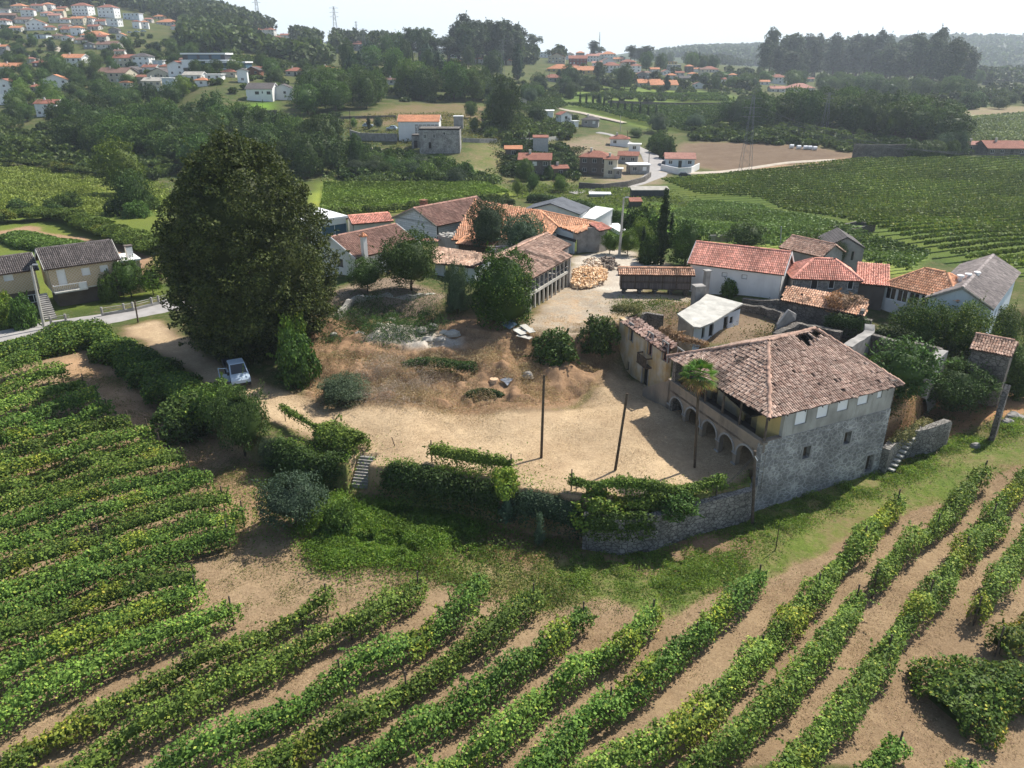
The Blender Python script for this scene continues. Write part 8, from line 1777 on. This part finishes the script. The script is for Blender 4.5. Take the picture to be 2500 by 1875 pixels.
pylon('b', 45, 250, -60, 6, "tall pylon on the left ridge, cut by the picture's top"); pylon('b', 690, 290, 55, 6, "tall pylon rising from the ridge trees, centre left"); pylon('a', 1885, 160, 25, 5, "hazy pylon behind the left ridge, smallest of the ridge pylons")
pylon('b', 940, 540, 240, 4, "lattice pylon between the red-roofed ridge house and the oaks"); pylon('b', 865, 260, 180, 2, "thin mast on the ridge skyline"); pylon('c', 770, 420, 270, 1.6, "thin mast behind the skyline poplar", 1); pylon('b', 2100, 700, 330, 3, "lattice pylon in front of the tall poplar at centre")
for k in range(4):
    m = MB(); a_ = P1_[1] + ((-2.5, 2.5, -2.5, 2.5)[k], 0, P1_[2] * (.74, .74, .85, .85)[k]); b_ = np.array(VY('z', 2530, 372 + 6 * k, 150.)); m.tube([a_ + (b_ - a_) * s - (0, 0, 4 * 3 * s * (1 - s)) for s in np.linspace(0, 1, 10)], .035, n=3)
    tag(m.build("power_line", M_DKMET), ["lowest left", "lowest right", "upper left", "upper right"][k] + " wire hanging from the brown-field pylon towards the right", "power line")
# ---------------------------------------------------------------- trees on the hills
proto('euca3', 'round', 4200, 5, 16, .8, (.024, .046, .018), (.062, .09, .038), 50, .34, 26, 3, .4, lump=.5, k=.5)
def wood(poly, n, keys, rr_, hh, label, group, r='f', name="tree", cat="tree", seed=1, free=False):
    rng = np.random.default_rng(seed); pl = gpoly(poly, r); cand = inpoly_pts(pl, n * 14, rng); got = []
    A = np.array([p[:2] for p in pl]); ar_ = .5 * abs(np.sum(A[:, 0] * np.roll(A[:, 1], 1) - A[:, 1] * np.roll(A[:, 0], 1))); dm = .72 * math.sqrt(ar_ / n)
    for q in cand:
        if len(got) >= n: break
        if not free and hides(q[0], q[1], gz(*q), (rr_[0] + rr_[1]) / 2, (hh[0] + hh[1]) / 2): continue
        if all((q[0] - g[0]) ** 2 + (q[1] - g[1]) ** 2 > dm * dm for g in got): got.append(q)
    z = gzs([g[0] for g in got], [g[1] for g in got])
    az = [g[0] / g[1] for g in got]; ys_ = [g[1] for g in got]; q1, q2 = np.quantile(ys_, (.34, .67)) if got else (0, 0); row = ['front' if y < q1 else ('middle' if y < q2 else 'back') for y in ys_]
    KN = dict(euca='eucalyptus', euca2='eucalyptus', pine='stone pine', fir='pointed fir', cypress='cypress', olive='grey-green tree', olive2='feathery tree', light='bright green tree', bush='round bush', bushd='dark bush', bushl='bright bush')
    for i, (g, zz) in enumerate(zip(got, z)):
        key = keys[int(rng.integers(len(keys)))]; r_, h_ = rr_[0] + (rr_[1] - rr_[0]) * rng.random(), hh[0] + (hh[1] - hh[0]) * rng.random()
        o = sum(1 for j in range(len(got)) if row[j] == row[i] and az[j] < az[i]) + 1; suf = 'th' if 10 < o < 14 else {1: 'st', 2: 'nd', 3: 'rd'}.get(o % 10, 'th')
        sz = 'tall' if h_ > hh[0] * .4 + hh[1] * .6 else 'lower'
        tree(name, key, (g[0], g[1], zz - .3), r_, h_, sz + ' ' + KN.get(key, 'leafy tree') + ', ' + group + ', ' + row[i] + ' row, ' + str(o) + suf + ' from left', cat, group)
wood([(130, 262), (290, 290), (520, 296), (700, 335), (735, 385), (560, 388), (380, 368), (240, 345), (140, 322)], 62, ['broad2', 'broad1', 'broad2'], (4.5, 7.0), (9, 14), "dark leafy tree in the dense wood between village and left meadow", "dense dark wood at the left", name="woodland_tree")
wood([(590, 262), (700, 252), (830, 232), (840, 215), (680, 200), (600, 225)], 16, ['broad2', 'broad1'], (5, 7), (10, 14), "dark oak in the grove right of the grey-roofed white bungalow", "oaks behind the bungalow", name="oak_tree", seed=2)
wood([(855, 218), (1040, 222), (1040, 208), (860, 205)], 9, ['broad2', 'broad1'], (6, 7.5), (13, 17), "large dark oak in the line above the dry hillside", "oaks above the dry hillside", name="oak_tree", seed=3)
wood([(760, 180), (1050, 182), (1080, 150), (980, 125), (820, 130), (740, 150)], 30, ['broad2', 'fir', 'broad1', 'fir', 'broad2'], (5, 8), (13, 20), "dark tree or fir in the mixed wood below the ridge, centre left", "mixed wood below the ridge", name="woodland_tree", seed=4)
wood([(990, 142), (1118, 142), (1118, 128), (990, 128)], 34, ['pine', 'euca2', 'euca3'], (8, 12), (22, 33), "tall stone pine in the dark skyline clump", "skyline pine clump", name="stone_pine", seed=5, free=True)
wood([(890, 138), (925, 138), (925, 130), (890, 130)], 4, ['pine'], (8, 10), (22, 28), "tree of the small hazy skyline clump left of the pines", "small hazy clump", name="stone_pine", seed=6, free=True)
wood([(935, 138), (978, 138), (978, 130), (935, 130)], 4, ['pine'], (8, 10), (16, 20), "tree of the low hazy clump beside the pink block", "low hazy clump", name="stone_pine", seed=7, free=True)
T('pine', 'c', 215, 385, 165, 175, 'umbrella_pine', "single umbrella pine with wide crown on the skyline above the white cubic house", 'tree')
T('pine', 'c', 350, 375, 60, 80, 'umbrella_pine', "small round pine right of the single umbrella pine", 'tree')
T('euca2', 'c', 725, 420, 125, 100, 'poplar', "dense oval tree on the skyline right of the grey orange-capped house", 'tree')
T('fir', 'c', 85, 680, 300, 130, 'tall_poplar', "tall dark pointed tree left of the yellow hall", 'tree')
T('fir', 'c', 1605, 590, 150, 60, 'cypress', "tall dark cypress above the village's right end", 'tree')
T('broad2', 'c', 980, 755, 175, 155, 'square_tree', "dense square-topped dark tree in front of the red-hipped villa", 'tree')
T('euca', 'c', 760, 690, 150, 75, 'conifer', "dark two-lobed conifer at the arcaded terrace", 'tree')
T('fir', 'c', 1335, 770, 140, 80, 'conifer', "dark conifer overlapping the low orange sheds", 'tree')
T('broad2', 'b', 1810, 570, 150, 120, 'round_tree', "single round dark green tree beside the white gabled house", 'tree')
T('fir', 'b', 810, 560, 190, 110, 'fir_tree', "dark drooping fir below the red-roofed ridge house", 'tree')
wood([(1205, 180), (1245, 188), (1300, 172), (1250, 165)], 5, ['broad2'], (5, 7), (9, 12), "dark tree in the garden left of the yellow hall", "garden trees by the yellow hall", seed=8)
wood([(1370, 165), (1550, 165), (1540, 152), (1400, 152)], 12, ['broad2', 'broad1'], (6, 8), (12, 16), "dark tree in the row right of the brick villa", "tree row right of the villas", seed=9)
wood([(1200, 150), (1460, 142), (1460, 132), (1200, 140)], 14, ['broad2', 'pine', 'euca'], (6, 9), (12, 18), "dark skyline tree behind the central village", "skyline trees behind the central village", seed=10)
wood([(1640, 170), (1820, 170), (2070, 202), (2095, 192), (1840, 160), (1640, 160)], 84, ['euca', 'euca2', 'euca3', 'euca2'], (7, 12), (24, 47), "tall eucalyptus in the big wood at the upper right", "eucalyptus wood at the right", name="eucalyptus_tree", seed=11, free=True)
wood([(1640, 182), (2080, 222), (2090, 205), (1640, 172)], 44, ['broad2', 'broad1'], (5, 8), (9, 14), "broad low tree at the foot of the eucalyptus wood", "trees at the eucalyptus wood's foot", seed=12)
wood([(1630, 285), (1700, 282), (1900, 295), (2070, 325), (2080, 300), (1900, 268), (1760, 262), (1640, 268)], 34, ['broad2', 'broad1', 'broad2'], (6, 8), (12, 16), "spreading dark tree in the grove above the old brown wall", "grove above the old brown wall", name="grove_tree", seed=13)
wood([(1560, 275), (1700, 280), (1640, 258), (1580, 262)], 9, ['broad3', 'olive2', 'broad1'], (5, 7), (8, 11), "rounded tree left of the grove, below the vineyard terraces", "trees left of the grove", seed=14)
for i in range(11):
    x, y, hgt_ = [(608, 890, 95), (660, 900, 95), (716, 898, 90), (808, 925, 95), (868, 938, 98), (926, 950, 80), (984, 962, 90), (1044, 975, 98), (1112, 990, 110), (1180, 1005, 100), (1246, 1003, 100)][i]
    T('cypress', 'c', x, y, hgt_, 26, 'cypress', "first second third fourth fifth sixth seventh eighth ninth tenth eleventh".split()[i] + " slim young cypress from the left in the vineyard lane's row", 'cypress', "row of young cypresses")
T('fir', 'c', 767, 895, 110, 62, 'conifer', "stouter conical tree interrupting the row of young cypresses", 'tree')
T('broad2', 'c', 525, 835, 105, 90, 'round_tree', "round dark tree at the left end of the upper vineyard terrace", 'tree')
T('olive2', 'c', 1265, 1120, 130, 190, 'shrub', "large dull green bush left of the grove road", 'shrub')
T('olive', 'c', 1580, 1090, 100, 170, 'olive_tree', "grey olive bush in front of the grove's left end", 'shrub')
T('broad2', 'c', 235, 1040, 130, 190, 'round_tree', "dark tree in front of the long white flat building", 'tree')
T('olive', 'c', 487, 1075, 75, 90, 'olive_tree', "round olive standing before the tall white barn-house", 'tree')
T('broad3', 'c', 210, 1620, 130, 110, 'young_tree', "bright young tree before the ivy barn", 'tree'); T('light', 'c', 440, 1625, 120, 140, 'young_tree', "bright bushy tree beside the farmhouse meadow", 'tree'); T('light', 'c', 80, 1655, 120, 90, 'young_tree', "leftmost bright young tree below the ivy barn", 'tree')
T('ivy', 'c', 140, 1530, 170, 170, 'ivy', "ivy climbing the left end of the dull red-roofed barn", 'ivy'); T('ivy', 'c', 340, 1520, 110, 90, 'ivy', "ivy climbing the right end of the dull red-roofed barn", 'ivy')
T('broad2', 'b', 2090, 1110, 320, 230, 'round_tree', "big dark tree right of the dry hillside", 'tree'); T('broad1', 'b', 1830, 1000, 120, 120, 'round_tree', "shrubby tree beside the white-roofed shelter", 'tree'); T('broad1', 'b', 1860, 1110, 100, 90, 'shrub', "small shrub above the long low pale wall", 'shrub')
T('olive', 'b', 1050, 1100, 90, 85, 'olive_tree', "trimmed round tree between the two terrace cars", 'tree'); T('cypress', 'b', 970, 1090, 95, 45, 'cypress', "short dark cypress beside the trimmed round tree on the terrace", 'cypress'); T('light', 'b', 845, 1085, 75, 60, 'shrub', "bright little shrub at the terrace's left end", 'shrub')
T('euca', 'b', 715, 1310, 330, 130, 'tall_ivy_tree', "tall ivy-clad tree at the right end of the dense dark wood", 'tree'); T('broad2', 'b', 860, 1400, 230, 150, 'tree', "upright dark tree below the terrace wall", 'tree')
wood([(2000, 200), (2212, 175), (2212, 165), (2040, 180)], 16, ['broad2', 'broad1'], (5, 8), (9, 14), "hazy tree on the plain right of the eucalyptus wood", "trees on the right plain", seed=16)
wood([(2060, 240), (2400, 232), (2400, 218), (2070, 222)], 14, ['broad2', 'bushd'], (4, 6), (5, 9), "dark tree between the grey-green fields at the far right", "trees between the right fields", seed=17)
wood([(2030, 335), (2110, 330), (2090, 345), (1960, 345)], 7, ['broad2', 'olive'], (3, 5), (5, 8), "bush between the old brown wall and the stone barn", "bushes by the brown wall", name="bush", cat="bush", seed=18)
wood([(0, 80), (420, 110), (430, 165), (0, 165)], 50, ['broad2', 'broad1', 'fir', 'broad3'], (3., 5), (4.5, 8.5), "garden tree between the houses of the left village", "garden trees of the left village", name="garden_tree", seed=19)
wood([(0, 165), (200, 165), (440, 190), (400, 225), (150, 250), (0, 290)], 40, ['broad2', 'broad1', 'broad3', 'light'], (3.5, 6), (6, 10), "tree or shrub on the slope below the left village", "trees below the left village", name="garden_tree", seed=20)
wood([(420, 150), (620, 150), (740, 170), (700, 200), (450, 175)], 18, ['broad2', 'broad3'], (3.5, 5), (5, 9), "garden tree around the modern glass villa", "trees round the glass villa", name="garden_tree", seed=21)
wood([(1100, 190), (1230, 165), (1560, 165), (1640, 190), (1560, 200), (1380, 180), (1150, 208)], 34, ['broad2', 'broad1', 'broad3', 'fir'], (3.5, 6), (5, 10), "garden tree among the central village houses", "garden trees of the central village", name="garden_tree", seed=22)
wood([(1060, 195), (1180, 215), (1100, 255), (1040, 250)], 12, ['broad3', 'broad1', 'olive'], (3.5, 5), (5, 8), "shrubby tree on the slope left of the terraced vineyards", "shrubby trees on the slope", name="garden_tree", seed=23)
wood([(740, 335), (850, 345), (980, 380), (1050, 395), (1000, 400), (760, 375)], 34, ['bush', 'bushd', 'olive2', 'broad3'], (2, 3.6), (2.5, 4.5), "rounded bush on the scrubby slope below the stone ruin", "bushes below the stone ruin", name="bush", cat="bush", seed=24)
wood([(1100, 330), (1240, 350), (1230, 385), (1130, 370)], 12, ['bush', 'bushd'], (1.8, 3), (2, 3), "low bush on the dry slope above the ivy barn", "bushes on the dry slope", name="bush", cat="bush", seed=25)
wood([(1400, 310), (1430, 330), (1450, 355), (1420, 320), (1360, 290)], 10, ['bush', 'bushd', 'broad3'], (2.5, 4.5), (3, 6), "bush on the bank right of the valley road", "bushes right of the valley road", name="bush", cat="bush", seed=26)
wood([(0, 460), (340, 440), (350, 470), (200, 470), (0, 480)], 8, ['bushd', 'bush'], (2, 3), (2, 3), "bush behind the broad pergola at the left", "bushes behind the pergola", name="bush", cat="bush", seed=27)
wood([(1362, 500), (1400, 520), (1412, 545), (1375, 530)], 4, ['bush', 'bushd', 'light'], (1.5, 2.6), (2, 4), "garden shrub between lawn and woodpile", "garden shrubs by the lawn", name="shrub", cat="shrub", seed=28)
def massed(name, label, polys, n, key, r0, r1, h0, h1, seed, r='f', sub=9, ys=None, cA=(.032, .056, .018), cB=(.115, .155, .048)):
    """far-off woodland that reads as one mass: many small crowns in one mesh"""
    rng = np.random.default_rng(seed); VV, CC = [], []
    for pl in polys:
        g = gpoly(pl, r) if ys is None else pl; q = inpoly_pts(g, n // len(polys), rng); z = gzs(q[:, 0], q[:, 1])
        for (x, y), zz in zip(q, z):
            if y < 1300 and hides(x, y, zz, r1, h1): continue
            R = r0 + (r1 - r0) * rng.random(); Hh = h0 + (h1 - h0) * rng.random(); k = sub * 4
            h = rng.random(k); az = rng.random(k) * 6.283; rad = prof(key, h) * R * (.7 + .35 * rng.random(k)); P = np.column_stack([x + np.cos(az) * rad, y + np.sin(az) * rad, zz + Hh * .12 + h * Hh * .9])
            VV.append(P); CC.append(np.full(k, .7 + .6 * rng.random()) * (.9 + .2 * rng.random(k)))
    P = np.vstack(VV); base = P.mean(0); s = (r0 + r1) / 2 * .75
    o = link(name, leafmesh(name, P - base, s, cA, cB, up=.5, rng=rng, cf=np.concatenate(CC), aspect=.8)); o.location = base
    return tag(o, label, "woodland", kind="stuff")
massed("hill_woodland", "dark woodland covering the top of the left hill", [[(-200, 12), (100, 6), (300, -4), (420, 4), (640, 62), (800, 98), (960, 112), (1000, 125), (800, 125), (620, 108), (480, 90), (380, 50), (280, 22), (-200, 28)]], 1500, 'tall', 3.5, 5.5, 10, 18, 31, sub=14)
massed("hill_woodland", "woodland on the slope between left village and ridge road", [[(400, 95), (480, 92), (620, 112), (720, 135), (700, 150), (560, 118), (430, 118)], [(380, 60), (500, 95), (420, 112), (380, 95)]], 420, 'round', 4, 6, 9, 14, 32, sub=16)
massed("ridge_trees", "hazy trees along the right-hand ridge line", [[(1480, 138), (1700, 138), (1700, 128), (1480, 128)], [(1100, 138), (1250, 138), (1250, 130), (1100, 130)], [(2100, 185), (2500, 182), (2500, 160), (2100, 168)]], 700, 'tall', 4, 7, 9, 16, 33, sub=14)
massed("far_hill_woodland", "blue hazy woodland on the farthest hill at the right", [[(500, 1700), (1500, 1700), (2200, 2700), (900, 2700)], [(300, 1900), (700, 1800), (900, 2600), (600, 2600)]], 6500, 'round', 9, 17, 10, 24, 34, sub=5, ys=1)
massed("valley_trees", "scattered small trees on the far side of the valley", [[(1180, 160), (1620, 162), (1640, 200), (1560, 203), (1250, 185)], [(1900, 235), (2300, 225), (2300, 190), (2100, 200)]], 160, 'round', 2.5, 4.5, 4, 7, 35, sub=26)
massed("scattered_shrubs", "rough shrubs and low trees dotting the slopes round the villages", [[(0, 60), (430, 90), (640, 150), (620, 200), (420, 215), (0, 290)], [(640, 150), (900, 150), (1100, 175), (1100, 220), (860, 225), (640, 215)], [(1060, 170), (1640, 170), (1640, 215), (1100, 210)], [(1050, 250), (1240, 262), (1240, 300), (1050, 300)], [(1480, 290), (1640, 268), (1880, 300), (1860, 330), (1500, 305)], [(0, 290), (140, 300), (380, 370), (340, 395), (0, 345)]], 1500, 'round', 1.2, 2.8, 1.2, 3.2, 36, sub=26, cA=(.03, .06, .015), cB=(.10, .14, .035))
massed("scattered_shrubs", "low scrub along the valley bottom below the hillside house", [[(720, 310), (900, 340), (1080, 395), (1040, 398), (740, 392)], [(1090, 300), (1230, 320), (1250, 390), (1090, 385)], [(1900, 300), (2100, 335), (2000, 345), (1860, 325)]], 700, 'round', .9, 2.0, .8, 2.2, 37, sub=26, cA=(.03, .06, .015), cB=(.10, .14, .035))
# far houses on the hazy hill
fo = [1745, 1770, 1771, 1790, 1800, 1812, 1825, 1835, 1850, 2330, 2370, 2420, 2460]
for i, (x, y, w) in enumerate(((1770, 122, 9), (1790, 128, 7), (1812, 133, 8), (1835, 136, 10), (1800, 141, 8), (1850, 146, 9), (1771, 140, 7), (2330, 112, 12), (2420, 128, 10), (2370, 150, 12), (2460, 150, 9), (1745, 132, 7), (1825, 124, 6))):
    p = VY('z', x, y, 2500); zg = gz(p[0], 2500.); m = MB(); wd_ = w * 1.3; m.box((p[0], 2500 - 30), .1 * i, wd_, 9, zg - 6, zg + 6); m.prism([(p[0] - 1, 2469, zg + 6), (p[0] + wd_ + 1, 2469, zg + 6), (p[0] + wd_ + 1, 2481, zg + 6), (p[0] - 1, 2481, zg + 6)], [(p[0] + 1, 2475, zg + 9), (p[0] + wd_ - 1, 2475, zg + 9), (p[0] + wd_ - 1, 2475.2, zg + 9), (p[0] + 1, 2475.2, zg + 9)], m=1)
    tag(m.build("far_house", [M_WHITE2, M_ROOFO]), ("tiny hazy house on the farthest hills, number " + "one two three four five six seven eight nine ten eleven twelve thirteen".split()[fo.index(x)] + " from the left"), "house", "tiny houses on the far hills")
for i, (x, y) in enumerate(((250, 1250), (310, 1257), (365, 1260), (402, 1262), (445, 1266))):
    p = np.array(G('e', x, y)); m = MB(); m.cyl(p + (-.7, 0, .65), p + (.7, 0, .65), .7, n=12); tag(m.build("hay_bale", M_WHITE2), ("leftmost second middle fourth rightmost".split())[i] + " of five white-wrapped bales at the brown field's far edge", "hay bale", "white-wrapped bales")
# ---------------------------------------------------------------- haze
hz = MB(); hz.box((-5200, -150), 0, 10400, 4800, -80, 190); ho = tag(hz.build("haze", bpy.data.materials.new("haze_air")), kind="stuff"); hm_ = ho.data.materials[0]; hm_.use_nodes = True; nt = hm_.node_tree; nt.nodes.clear()
pv = nt.nodes.new("ShaderNodeVolumePrincipled"); pv.inputs["Color"].default_value = (.80, .90, 1, 1); pv.inputs["Density"].default_value = HAZE_D; pv.inputs["Anisotropy"].default_value = .3
on = nt.nodes.new("ShaderNodeOutputMaterial"); nt.links.new(pv.outputs[0], on.inputs["Volume"])
